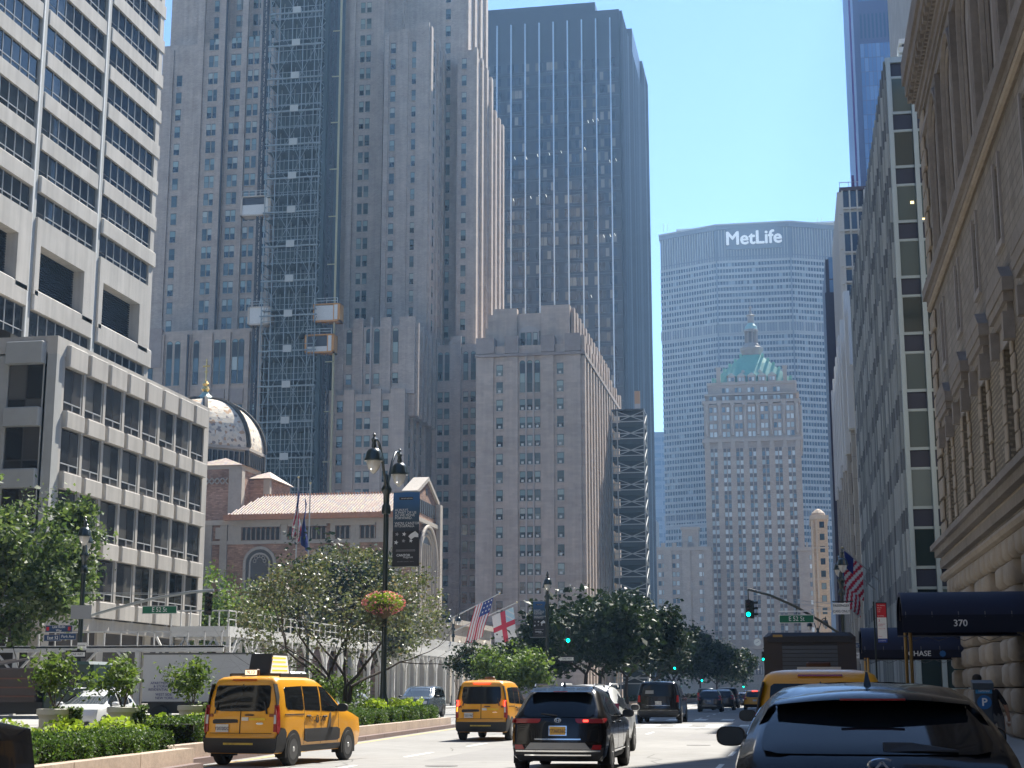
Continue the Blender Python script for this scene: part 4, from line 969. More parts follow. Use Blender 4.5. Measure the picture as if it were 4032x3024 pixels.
# ------------------------------------------------------------------ west side, far to near
def west_side():
    # tall glass tower
    B = Bld('glass_tower', 'very tall blue glass tower rising out of the top of the picture on the right', 'glass tower', (30, 330, 0))
    MU = mat('blue_steel', (.10,.14,.24), .4, metal=.3); GG = panes('blue_glass', [(0,(.10,.20,.40)),(.4,(.12,.23,.44)),(.75,(.15,.27,.48))], .1, .9)
    b = MB(); b.box(18.2, 48, 330, 378, 0, 176, MU); b.box(18.0, 19.2, 329.7, 331, 0, 176, MU); b.box(26.9, 28.0, 329.7, 331, 0, 176, MU); B.part(b, 'wall')
    b = MB(); b.box(17.1, 17.5, 330, 330.6, 0, 176, mat('purple_edge', (.10,.06,.20), .5)); B.part(b, 'edge_fin')
    P = dict(id='sup', frame=MU, up=GG, lo=GG, t=.04)
    PL = dict(id='supl', frame=MU, up=mat('louvre_blue', (.05,.11,.2), .5), lo=None, t=.2)
    us = [19.65+.86*i for i in range(9)]
    zs = [z for z in frange(76.0, 160, 3.35) if not 142 < z < 150]
    B.win((19.2,330,1,0) and FN(330), us, zs, .84, 3.3, 'pane', P); B.win(FN(330), [28.6+.86*i for i in range(8)], zs, .84, 3.3, 'pane', P)
    B.win(FN(330), us, (144,), .8, 6.2, 'pane', PL)
    B.finish()
    # dark slab
    B = Bld('dark_office_block', 'dark purple grey office slab with a strip of blue glass panes on the right', 'office building', (15, 330, 0))
    DM = mat('dark_granite', (.05,.048,.075), .4, noise=.2, noise_amt=.15)
    b = MB(); b.box(8.8, 17.9, 300, 328, 0, 85.3, DM); b.box(8.25, 14, 290, 299, 0, 76, DM); B.part(b, 'wall')
    P = dict(id='dks', frame=MU, up=panes('slab_blue_glass', [(0,(.16,.27,.42)),(.6,(.2,.32,.48))], .08), lo=None, t=.06)
    B.win(FN(300), (10.1,11.45), [84.3-4.6*i-3.0 for i in range(5)], 1.3, 4.5 - .1, 'pane', P); B.finish()
    # white grid block
    B = Bld('white_grid_block', 'white gridded office block with dark square panes behind the green glass facade', 'office building', (20, 250, 0))
    WG = mat('white_frame', (.60,.59,.55), .7, noise=.5, noise_amt=.06); DG = panes('grid_glass', [(0,(.02,.025,.045)),(.5,(.03,.035,.055)),(.8,(.05,.08,.13))], .06)
    b = MB(); b.box(10.4, 34, 250, 285, 0, 82.9, WG); b.box(10.1, 34, 249.6, 285, 82.9, 83.5, mat('roof_edge_dark', (.08,.06,.08), .6))
    for z in frange(4, 80, 3.0): b.box(10.0, 10.4, 250, 285, z, z+.5, WG)
    for y in frange(250.3, 284, 2.4): b.box(9.7, 10.4, y, y+.5, 0, 82.9, WG)
    rows = [(80.05,2.95),(76.27,3.0),(72.5,3.0)]+[(70.0-2.52*i,1.95) for i in range(20)]
    fr = MB()
    for x in frange(10.45, 20, 1.19): fr.box(x-.02, x+.2, 249.55, 250, 20, 82.9, WG)
    for z, h_ in rows: fr.box(10.4, 20, 249.6, 250, z-.35, z-.05, WG)
    B.part(b, 'wall'); B.part(fr, 'grid_frame')
    P = dict(id='wg', frame=WG, up=DG, lo=None, t=.03)
    for z, h_ in rows: B.win(FN(250), [11.13+1.19*i for i in range(7)], (z,), .98, h_, 'pane', P)
    B.win(FE(10.3), [251.7+2.4*i for i in range(13)], frange(4.6, 79, 3.0), 1.6, 2.3, 'pane', P)
    b = MB(); RR = mat('roof_rail_grey', (.4,.42,.45), .5)
    for x in (10.2,11.7,13.2): b.box(x-.04, x+.04, 250, 250.1, 83.5, 84.5, RR)
    b.box(10.2, 13.2, 250, 250.1, 84.4, 84.5, RR); b.box(12.2, 12.6, 250, 250.4, 83.5, 85.6, mat('purple_edge', (.10,.06,.20), .5)); B.part(b, 'roof_rail')
    B.finish()
    # stepped fin block
    B = Bld('finned_office_block', 'pale office block with tall stepped white fins facing the avenue', 'office building', (20, 172, 0))
    PS = masonry('pale_panel', (.42,.40,.36), 2.4, 1.6, .7, .06, msize=.03); WF = mat('white_fin', (.66,.68,.68), .5)
    b = MB(); b.box(7.4, 40, 166.4, 232, 0, 42.5, PS); B.part(b, 'wall')
    b = MB()
    for i, y in enumerate((168.0,181.6,190,196.6,202.7,208.9,217.5,226)):
        b.box(6.75, 7.4, y, y+1.6, 29.5-.8*(i % 3), 44.8-.0*i, WF); b.box(7.0, 7.4, y+2.4, y+3.2, 0, 44, mat('fin_tan', (.35,.31,.25), .7)); b.box(6.95, 7.4, y+.3, y+1.2, 0, 29, PS)
    b.box(7.05, 8.3, 165.6, 166.4, 36, 43.2, WF); b.box(7.9, 8.2, 165.7, 166.4, 20, 36, WF)
    B.part(b, 'fin')
    P = dict(id='stp', frame=BRONZE, up=MATS['block_glass'], lo=None, t=.08)
    B.win(FE(7.35), [y for y in frange(172.5, 230, 4.4)], frange(2.5, 40, 3.6), 2.2, 2.1, 'pane', P)
    B.finish()
    # tall block further west: unseen behind the others, added to throw shade on the street
    B = Bld('unseen_tall_block', 'unseen tall block added behind the west side frontage to shade the street', 'office building', (34, 172, 0))
    b = MB(); b.box(17.5, 62, 172, 225, 42.6, 113, PS); b.box(40.1, 62, 172, 225, 0, 42.6, PS); B.part(b, 'wall')
    B.win(FN(172), frange(19.5, 60, 3.2), frange(46, 110, 3.7), 2.2, 2.1, 'pane', P); B.finish()
    B = Bld('unseen_tall_block', 'second unseen tall block, added on the west side to darken window reflections', 'office building', (50, 246, 0))  # unseen block added to darken what the glass across the avenue mirrors
    b = MB(); b.box(33, 78, 246, 300, 0, 128, PS); B.part(b, 'wall'); B.win(FN(246), frange(35, 76, 3.2), frange(6, 124, 3.7), 2.2, 2.1, 'pane', P); B.finish()
    # green glass block with fins
    B = Bld('glass_office_block', 'grey green glass office block with closely spaced vertical fins and lit ceilings', 'office building', (24, 92, 0))
    AL = mat('fin_aluminium', (.40,.47,.47), .35, metal=.35, noise=.6, noise_amt=.06); SP = mat('spandrel_navy', (.035,.045,.075), .35)
    GR = panes('green_glass', [(0,(.035,.055,.055)),(.3,(.02,.03,.032)),(.5,(.08,.12,.12)),(.75,(.15,.20,.195))], .1, .5)
    b = MB(); b.box(7.0, 45, 92.1, 150, .1, 39.6, SP); b.box(6.8, 45, 91.9, 150.2, 39.6, 39.95, AL); B.part(b, 'wall')
    sp = MB(); P = dict(id='g350', frame=AL, up=GR, lo=None, t=.045)
    for k in range(11):
        zt = 38.6-3.47*k
        B.win(FN(92.05), [7.72+1.42*i for i in range(8)], (zt-2.2,), 1.22, 2.2, 'pane', P)
        B.win(FE(6.97), [93.1+1.45*i for i in range(39)], (zt-2.2,), 1.3, 2.2, 'pane', P)
        sp.box(6.9, 19, 91.97, 92.1, zt-.02, zt+.12, AL); sp.box(6.9, 19, 91.97, 92.1, zt-2.34, zt-2.2, AL)
    B.part(sp, 'transom')
    fn = MB(); AL3 = panes('fin_spandrel_side', [(0,(.20,.22,.23)),(.4,(.30,.33,.34)),(.75,(.40,.43,.43))], .45, .4); AL2 = panes('fin_mixed_tone', [(0,(.30,.33,.33)),(.3,(.48,.51,.50)),(.6,(.60,.63,.61)),(.85,(.38,.41,.40))], .45, .4)  # fin pieces differ in tone at random
    for i in range(9): fn.box(6.96+1.42*i-.13+.0, 6.96+1.42*i+.13, 91.6, 92.1, .1, 39.6, AL)
    for i in range(41): 
        for k in range(11):
            zt = 38.6-3.47*k; d_ = .02*(i % 3)
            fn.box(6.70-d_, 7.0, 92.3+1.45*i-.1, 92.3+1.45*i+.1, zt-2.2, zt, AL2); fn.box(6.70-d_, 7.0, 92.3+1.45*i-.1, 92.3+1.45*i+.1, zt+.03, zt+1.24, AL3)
    B.part(fn, 'fin')
    b = MB(); L = mat('ceiling_light_warm', (.9,.8,.5), emit=(1,.75,.3), emit_s=1.3)
    for x0, x1, z in ((8.75,9.3,34.2),(8.75,9.3,33.1),(8.3,8.7,29.4),(9.0,9.5,21.75+2),(8.8,9.4,20.0),(8.8,9.4,19.3),(7.9,8.1,30.5)): b.box(x0, x1, 91.98, 92.02, z, z+.16, L)
    B.part(b, 'ceiling_light')
    b = MB(); b.box(7.7, 8.5, 93, 95, 39.95, 40.2, WF)
    for z in (40.2,40.75,41.3): b.box(7.8, 8.6, 93, 95, z, z+.3, WF)
    b.box(8.0, 8.4, 93.2, 94.6, 39.9, 41.3, SP); B.part(b, 'roof_unit')
    B.finish()
west_side()

def club():
    B = Bld('stone_clubhouse', 'weathered brown stone palazzo with heavy cornice, hooded windows and rusticated base at the right edge', 'clubhouse', (20, 50, 0))
    X = 6.84
    STN = masonry('club_stone', (.29,.262,.232), .9, 1.7, .6, .12, msize=.02, bump=.3, streak=.2)
    BRK = masonry('club_brick', (.26,.235,.205), .34, .9, .78, .14, msize=.04, bump=.35, streak=.15)
    DST = mat('club_trim', (.235,.212,.19), .9, noise=2.5, noise_amt=.25, bump=.35); PAN = mat('club_panel', (.31,.29,.275), .85, noise=1.5, noise_amt=.12)
    PAT = masonry('club_diaper', (.30,.26,.20), .17, .34, .55, .2, msize=.05, bump=.4)
    cs = [66.5-6.07*i for i in range(9)]      # bay centres
    b = MB(); b.box(X+1.0, 60, 18, 70.9, 0, 28.4, STN)
    def pier_band(z0, z1, half, m, x=X):           # wall with real openings left between piers
        ed = [71.2]+[v for c in cs for v in (c+half, c-half)]+[16]
        for a, c_ in zip(ed[0::2], ed[1::2]): b.box(x, X+1.0, c_, a, z0, z1, m)
    pier_band(8.0, 12.1, .85, PAT); b.box(X, X+1, 16, 71.2, 12.1, 15.5, BRK); pier_band(15.5, 17.9, .5, BRK); b.box(X, X+1, 16, 71.2, 17.9, 27.9, BRK)
    b.box(X, X+1, 16, 71.2, 6.9, 8.0, STN)
    B.part(b, 'wall')
    # rusticated base with arches
    b = MB(); RU = mat('rustic_block', (.35,.30,.24), .9, noise=2.2, noise_amt=.2, bump=.5)
    for k, z in enumerate(frange(.15, 6.3, .78)):
        for i, c in enumerate(cs):
            half = 1.25 if z < 4.2 else max(.2, math.sqrt(max(0, 1.25**2-(z-4.2)**2))) if z < 5.4 else 0
            a0, a1 = c-3.03, c+3.03
            segs = ((a0, c-half), (c+half, a1)) if half else ((a0, a1),)
            for s0, s1 in segs:
                n = max(1, int(round((s1-s0)/1.5))) if half else 4
                for j in range(n):
                    q0 = s0+(s1-s0)*j/n; q1 = s0+(s1-s0)*(j+1)/n
                    if q1 > 71.2: q1 = 71.2
                    if q1-q0 > .2:
                        m = .10; x0 = X-.08; xm = X-.20
                        b.loft([[(X+1.0,q0+.03,z+.03),(X+1.0,q1-.03,z+.03),(X+1.0,q1-.03,z+.75),(X+1.0,q0+.03,z+.75)],
                                [(x0,q0+.03,z+.03),(x0,q1-.03,z+.03),(x0,q1-.03,z+.75),(x0,q0+.03,z+.75)],
                                [(xm,q0+.16,z+.16),(xm,q1-.16,z+.16),(xm,q1-.16,z+.62),(xm,q0+.16,z+.62)]], RU, cap=True)
    b.smooth = 75
    B.part(b, 'rusticated_base')
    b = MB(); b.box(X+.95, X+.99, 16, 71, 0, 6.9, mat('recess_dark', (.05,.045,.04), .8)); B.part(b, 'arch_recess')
    # lower cornice, torus mouldings, belts
    b = MB()
    def course(x0, z0, z1, m): b.box(x0, X+.5, 16, 71.2+(X-x0), z0, z1, m)
    course(X-.25, 6.95, 7.3, DST); course(X-.45, 7.45, 7.75, DST); course(X-.62, 7.75, 7.98, DST)
    course(X-.22, 19.0, 19.3, DST); course(X-.38, 19.3, 19.8, DST); course(X-.15, 26.8, 27.15, DST)
    for z, r in ((6.55,.2),(7.36,.12),(18.85,.14)): b.tube([(X-.1,16,z),(X-.1,71.3,z)], r, RU, n=8)
    B.part(b, 'belt_course')
    b = MB()
    course2 = lambda x0, z0, z1: b.box(x0, X+.5, 16, 71.2+(X-x0), z0, z1, DST)
    course2(X-.18, 28.2, 28.6); course2(X-.28, 28.6, 28.9); course2(X-.66, 29.5, 30.1); course2(X-.78, 30.1, 31.2)
    for y in frange(16.5, 71.4, .42): b.box(X-.42, X-.18, y, y+.2, 28.9, 29.15, DST)
    for y in frange(16.5, 71.4, .9): b.box(X-.58, X-.18, y, y+.4, 29.15, 29.5, DST)
    b.box(X-.40, X+.5, 16, 71.6, 29.15, 29.5, DST); b.box(X-.1, X+1, 16, 71.25, 27.9, 31, BRK)
    B.part(b, 'cornice')
    b = MB(); b.box(X+1.2, 58, 18, 70.4, 29, 46.5, BRK); B.part(b, 'shade_mass')  # unseen block added above the cornice to lengthen the corner's street shadow
    # arches of the top storey
    b = MB(); pn = MB(); dk = MB()
    for c in cs:
        yc = c-3.0 + 1.0
        for r, xx, q in ((1.75,X-.13,.16),(1.15,X-.07,.10)):
            b.tube([(xx,yc+r,19.9)]+[(xx,yc+r*math.cos(math.pi*j/14),25.0+r*math.sin(math.pi*j/14)) for j in range(15)]+[(xx,yc-r,19.9)], q, DST, n=6)
        pn.poly([(X-.02,yc-1.7,19.9),(X-.02,yc+1.7,19.9)]+[(X-.02,yc+1.7*math.cos(math.pi*j/12),25+1.7*math.sin(math.pi*j/12)) for j in range(13)], PAN)
        dk.poly([(X-.05,yc-.42,19.9),(X-.05,yc+.42,19.9)]+[(X-.05,yc+.42*math.cos(math.pi*j/8),24.3+.42*math.sin(math.pi*j/8)) for j in range(9)], mat('club_niche', (.2,.17,.15), .8))
        b.box(X-.25, X, yc-2.05, yc-1.85, 19.8, 26.8, DST)
    B.part(b, 'arch_moulding'); B.part(pn, 'arch_panel'); B.part(dk, 'niche')
    # window hoods and surrounds
    for c in cs:
        b = MB()
        b.box(X-.34, X, c-1.95, c+1.95, 13.35, 13.75, DST); b.box(X-.30, X, c-1.75, c+1.75, 13.05, 13.35, DST); b.box(X-.18, X, c-1.55, c+1.55, 12.75, 13.05, DST)
        b.prism([(c-1.95,13.75),(c+1.95,13.75),(c+1.2,14.25),(c-1.2,14.25)], 'X', X-.36, X, DST)
        for s_ in (-1, 1): b.box(X-.34, X, c+s_*1.5-.18, c+s_*1.5+.18, 11.9, 12.75, DST)
        o = B.part(b, 'window_hood')
        b = MB(); b.box(X-.06, X+.02, c-1.45, c+1.45, 12.1, 12.75, PAN)
        for i, z in enumerate(frange(8.0, 11.6, .59)):
            e_ = .75 if i % 2 else .5
            for s_ in (-1, 1):
                y0, y1 = sorted((c+s_*.84, c+s_*(.84+e_))); b.bbox(X-.09, X+.0, y0, y1, z+.02, z+.56, RU, .03)
        B.part(b, 'window_surround')
        b = MB(); b.box(X+.55, X+.6, c-.84, c+.84, 8.05, 12.05, mat('club_glass', (.06,.065,.065), .25)); b.box(X+.5, X+.56, c-.04, c+.04, 8.05, 12.05, mat('club_window_frame', (.20,.19,.18), .6)); b.box(X+.5, X+.56, c-.84, c+.84, 10.3, 10.4, MATS['club_window_frame'])
        B.part(b, 'window')
        b = MB(); b.box(X+.45, X+.5, c-.5, c+.5, 15.5, 17.9, MATS['club_glass']); B.part(b, 'small_window')
        b = MB()
        for s_ in (-1, 1): b.box(X-.08, X+.0, c+s_*.62-.1, c+s_*.62+.1, 15.3, 18.1, PAN)
        b.box(X-.1, X, c-.75, c+.75, 15.12, 15.34, PAN); B.part(b, 'small_window_frame')
    # corner quoins
    b = MB()
    for i, z in enumerate(frange(8.05, 27.2, .95)):
        if 18.6 < z+.9 and z < 19.8: continue
        b.bbox(X-.14, X+.0, 70.0 if i % 2 else 69.4, 71.3, z+.03, z+.9, RU, .06)
    B.part(b, 'quoin')
    # pipe
    B.finish()
club()
# ================================================================== vehicles
RUB = mat('tyre_rubber', (.018,.018,.018), .85); RIM = mat('alloy_rim', (.55,.55,.54), .35, metal=.2); RIMD = mat('dark_rim', (.12,.12,.12), .35, metal=.6)
BLKP = mat('black_plastic', (.025,.025,.027), .6); CHR = mat('chrome', (.75,.75,.75), .12, metal=1)
CGL = mat('car_glass', (.008,.010,.012), .05, spec=.35); CGL2 = mat('car_glass_light', (.05,.06,.065), .05, spec=.9)
REDL = mat('tail_light_red', (.30,.012,.012), .15, coat=.6); REDON = mat('brake_light_on', (.6,.02,.02), .3, emit=(1,.05,.03), emit_s=2.2)
WLEN = mat('clear_lens', (.6,.6,.62), .12); ORL = mat('indicator_orange', (.7,.2,.02), .3, emit=(1,.3,.02), emit_s=1.2)
YEL = mat('taxi_yellow', (.80,.36,.012), .35, coat=.5, spec=.5); BLKC = mat('black_paint', (.005,.005,.006), .18, spec=.3, coat=.6); 
UNDER = mat('underbody', (.012,.012,.012), .9)
PLW = mat('plate_white', (.62,.62,.60), .5); PLO = mat('plate_orange', (.68,.38,.06), .5); INK = mat('plate_ink', (.03,.03,.08), .6)
def lerp(tab, z, k):
    if z <= tab[0][0]: return tab[0][k]
    for a, b_ in zip(tab, tab[1:]):
        if z <= b_[0]: t = (z-a[0])/(b_[0]-a[0]); return a[k]+(b_[k]-a[k])*t
    return tab[-1][k]
class Car:
    """levels: (z, half width, rear y, front y). Rear bumper at y = 0, nose at +y"""
    def __init__(s, name, label, cat, levels, paint, taper=.07, bulge=.07, rc=.10, group=None):
        s.o = thing(name, label, cat, (0,0,0), 0, group); s.L = levels; s.t = taper; s.b = bulge; s.rc = rc; s.paint = paint
        b = MB(); rings = []
        zs = [l[0] for l in levels]; zz = []
        for a, c in zip(levels, levels[1:]):
            n = max(1, int(math.ceil(max((c[0]-a[0])/.12, abs(c[3]-a[3])/.5))))
            zz += [a[0]+(c[0]-a[0])*i/n for i in range(n)]
        zz.append(zs[-1])
        for z in zz: rings.append(s.ring(z))
        b.loft(rings, paint, cap=True)
        # crown of the roof and floor are the two caps
        b.smooth = 32; s.body = b.build('body', s.o)
    def hw(s, z): return lerp(s.L, z, 1)
    def yr(s, z): return lerp(s.L, z, 2)
    def yf(s, z): return lerp(s.L, z, 3)
    def sx(s, y, z):
        h = s.hw(z); a = .9; d = max(0, (s.yr(z)+a-y)/a); e = max(0, (y-(s.yf(z)-a))/a)
        return h*(1-s.t*min(1.2, d)**2.2 - s.t*1.3*min(1.2, e)**2.2)
    def ry(s, x, z): return s.yr(z) + s.b*min(1, abs(x)/max(.1, s.hw(z)))**2.5
    def fy(s, x, z): return s.yf(z) - 1.8*s.b*min(1, abs(x)/max(.1, s.hw(z)))**2.5
    def ring(s, z):
        y0, y1 = s.yr(z), s.yf(z); rc = s.rc; xr = s.sx(y0, z); xf = s.sx(y1, z); P = []
        cr = s.ry(xr, z); cf = s.fy(xf, z)
        def side(sg):
            L_ = []
            for i in range(4): a = math.pi/2*i/4; L_.append((sg*(xr-rc+rc*math.sin(a)), cr+rc-rc*math.cos(a), z))
            ya, yb = cr+rc, cf-rc
            for i in range(13): y = ya+(yb-ya)*i/12; L_.append((sg*s.sx(y, z), y, z))
            for i in range(1, 5): a = math.pi/2*i/4; L_.append((sg*(xf-rc+rc*math.cos(a)), cf-rc+rc*math.sin(a), z))
            return L_
        R_ = side(1); L_ = side(-1)
        rear = [(x, s.ry(x, z), z) for x in [(-1+2*i/8)*(xr-rc) for i in range(1, 8)]]
        front = [(x, s.fy(x, z), z) for x in [(1-2*i/8)*(xf-rc) for i in range(1, 8)]]
        return rear + R_ + front + list(reversed(L_))
    def rear(s, name, rows, m, off=.012, n=10, thick=0, front=False, parent=None, **tags):
        """rows: (z, x left, x right)"""
        b = MB(); f = s.fy if front else s.ry; sg = 1 if front else -1; G = []
        for z, xl, xr in rows: G.append([(xl+(xr-xl)*i/n, f(xl+(xr-xl)*i/n, z)+sg*off, z) for i in range(n+1)])
        i0 = len(b.v)
        for r in G: b.v += r
        k = b.mi(m)
        for a in range(len(G)-1):
            for j in range(n): b.f.append((i0+a*(n+1)+j, i0+a*(n+1)+j+1, i0+(a+1)*(n+1)+j+1, i0+(a+1)*(n+1)+j)); b.m.append(k)
        # rim so the panel has a real edge
        edge = [G[0][j] for j in range(n+1)]+[G[a][n] for a in range(1, len(G))]+[G[-1][j] for j in range(n-1, -1, -1)]+[G[a][0] for a in range(len(G)-2, 0, -1)]
        back = [(p[0]*.995, p[1]-sg*(off+.02), p[2]) for p in edge]
        b.loft([edge, back], m); b.smooth = 35
        return b.build(name, parent or s.o, **tags)
    def side(s, name, cols, m, sg=1, off=.01, n=6, parent=None, **tags):
        """cols: (y, z low, z high) on the side sg"""
        b = MB(); G = []
        for y, za, zb in cols: G.append([(sg*(s.sx(y, za+(zb-za)*i/n)+off), y, za+(zb-za)*i/n) for i in range(n+1)])
        for r in G: b.v += r
        k = b.mi(m)
        for a in range(len(G)-1):
            for j in range(n): b.f.append((a*(n+1)+j, a*(n+1)+j+1, (a+1)*(n+1)+j+1, (a+1)*(n+1)+j)); b.m.append(k)
        edge = G[0][:] + [G[a][n] for a in range(1, len(G))] + G[-1][-2::-1] + [G[a][0] for a in range(len(G)-2, 0, -1)]
        b.loft([edge, [(p[0]-sg*(off+.015), p[1], p[2]) for p in edge]], m); b.smooth = 35
        return b.build(name, parent or s.o, **tags)
    def arch(s, y, r, sg, m=None):
        b = MB(); n = 16; x1 = s.sx(y, .5)+.015; x0 = x1-.25
        pts = [(y+r*math.cos(math.pi*j/n), .33+r*math.sin(math.pi*j/n)) for j in range(n+1)]
        b.loft([[(sg*x0,p[0],p[1]) for p in pts]+[(sg*x0,y-r,.18),(sg*x0,y+r,.18)][::1], [(sg*x1,p[0],p[1]) for p in pts]+[(sg*x1,y-r,.18),(sg*x1,y+r,.18)]], m or UNDER, cap=True)
        return b.build('wheel_arch', s.o)
    def wheel(s, y, r, sg, rim=None, wd=.22, spokes=5, parent=None, inset=0):
        xo = s.sx(y, .5)+.022-inset
        b = MB(); b.lathe([(r*.62,0),(r*.93,0),(r,.03),(r,wd-.03),(r*.93,wd),(r*.62,wd)], RUB, 0, 0, 28, cap=False); b.smooth = 40
        o = b.build('wheel', s.o, loc=(sg*xo, y, r)); o.rotation_euler = (0, -sg*math.pi/2, 0)
        b = MB(); rm = rim or RIM; r2 = r*.66
        b.lathe([(r2,.0),(r2,.03),(r2*.9,.035),(r2*.88,.10),(.01,.12)], rm if spokes == 0 else RIMD, 0, 0, 28)
        for k in range(spokes):
            a = 2*math.pi*k/spokes; ca, sa = math.cos(a), math.sin(a); w_ = r2*.26 if spokes < 7 else r2*.16
            b.loft([[(ca*.03-sa*w_,sa*.03+ca*w_,.02),(ca*.03+sa*w_,sa*.03-ca*w_,.02),(ca*.03+sa*w_,sa*.03-ca*w_,.08),(ca*.03-sa*w_,sa*.03+ca*w_,.08)],[(ca*r2*.94-sa*w_*.7,sa*r2*.94+ca*w_*.7,.01),(ca*r2*.94+sa*w_*.7,sa*r2*.94-ca*w_*.7,.01),(ca*r2*.94+sa*w_*.7,sa*r2*.94-ca*w_*.7,.07),(ca*r2*.94-sa*w_*.7,sa*r2*.94+ca*w_*.7,.07)]], rm, cap=True)
        b.lathe([(.055,.0),(.05,-.01),(.01,-.012)], rm, 0, 0, 12)
        b.smooth = 40; b.build('rim', o, loc=(0, 0, 0))
        return o
    def mirror(s, y, z, sg, m=None, sz=1.0):
        x = s.sx(y, z)+.05; b = MB(); w_, h_ = .125*sz, .085*sz; cx = sg*(x+w_)
        def ov(k, yy, dz=0): return [(cx+w_*k*(abs(math.cos(a))**.7)*(1 if math.cos(a) > 0 else -1), yy, z+dz+h_*k*(abs(math.sin(a))**.75)*(1 if math.sin(a) > 0 else -1)) for a in [2*math.pi*j/24 for j in range(24)]]
        b.loft([ov(.97, y-.065), ov(1.0, y-.05), ov(.95, y+.02), ov(.72, y+.08), ov(.3, y+.11)], m or BLKP, cap=True)
        b.bar((sg*(x-.08), y+.03, z-.06), (sg*(x+.08), y+.03, z-.04), .05, BLKP); b.smooth = 50
        o = b.build('mirror', s.o)
        g = MB(); g.poly(ov(.86, y-.067), CGL2); g.build('mirror_glass', o, fixn=False)
        return o
    def plate(s, x, z, m, txt, w_=.31, h_=.155, off=.03, front=False):
        y = (s.fy(x, z)+off) if front else (s.ry(x, z)-off); b = MB(); b.box(x-w_/2, x+w_/2, y-.006, y+.006, z-h_/2, z+h_/2, m)
        o = b.build('licence_plate', s.o)
        if txt: 
            q = lettering(txt, h_*.62, INK, o, (x, y+(.009 if front else -.009), z-.01), (math.pi/2, 0, math.pi if front else 0), extrude=.002, sx=.85)
        return o
    def handle(s, y, z, sg, m=None):
        b = MB(); x = s.sx(y, z); b.bbox(min(sg*x, sg*(x+.035)), max(sg*x, sg*(x+.035)), y-.1, y+.1, z-.02, z+.02, m or s.paint, .008); return b.build('door_handle', s.o)
    def seam(s, y, z0, z1, sg):
        return s.side('door_seam', [(y-.006, z0, z1), (y+.006, z0, z1)], UNDER, sg, off=.002, n=8)
    def place(s, x, y, rz=0, z=0, sc_=1):
        s.o.location = (x, y, z); s.o.rotation_euler = (0, 0, rz); s.o.scale = (sc_,)*3; return s.o
    def common(s, wy, r, rim=None, spokes=5, sides=(1, -1), arch_m=None, archr=.40):
        for sg in sides:
            for y in wy: s.arch(y, archr, sg, arch_m); s.wheel(y, r, sg, rim, spokes=spokes)

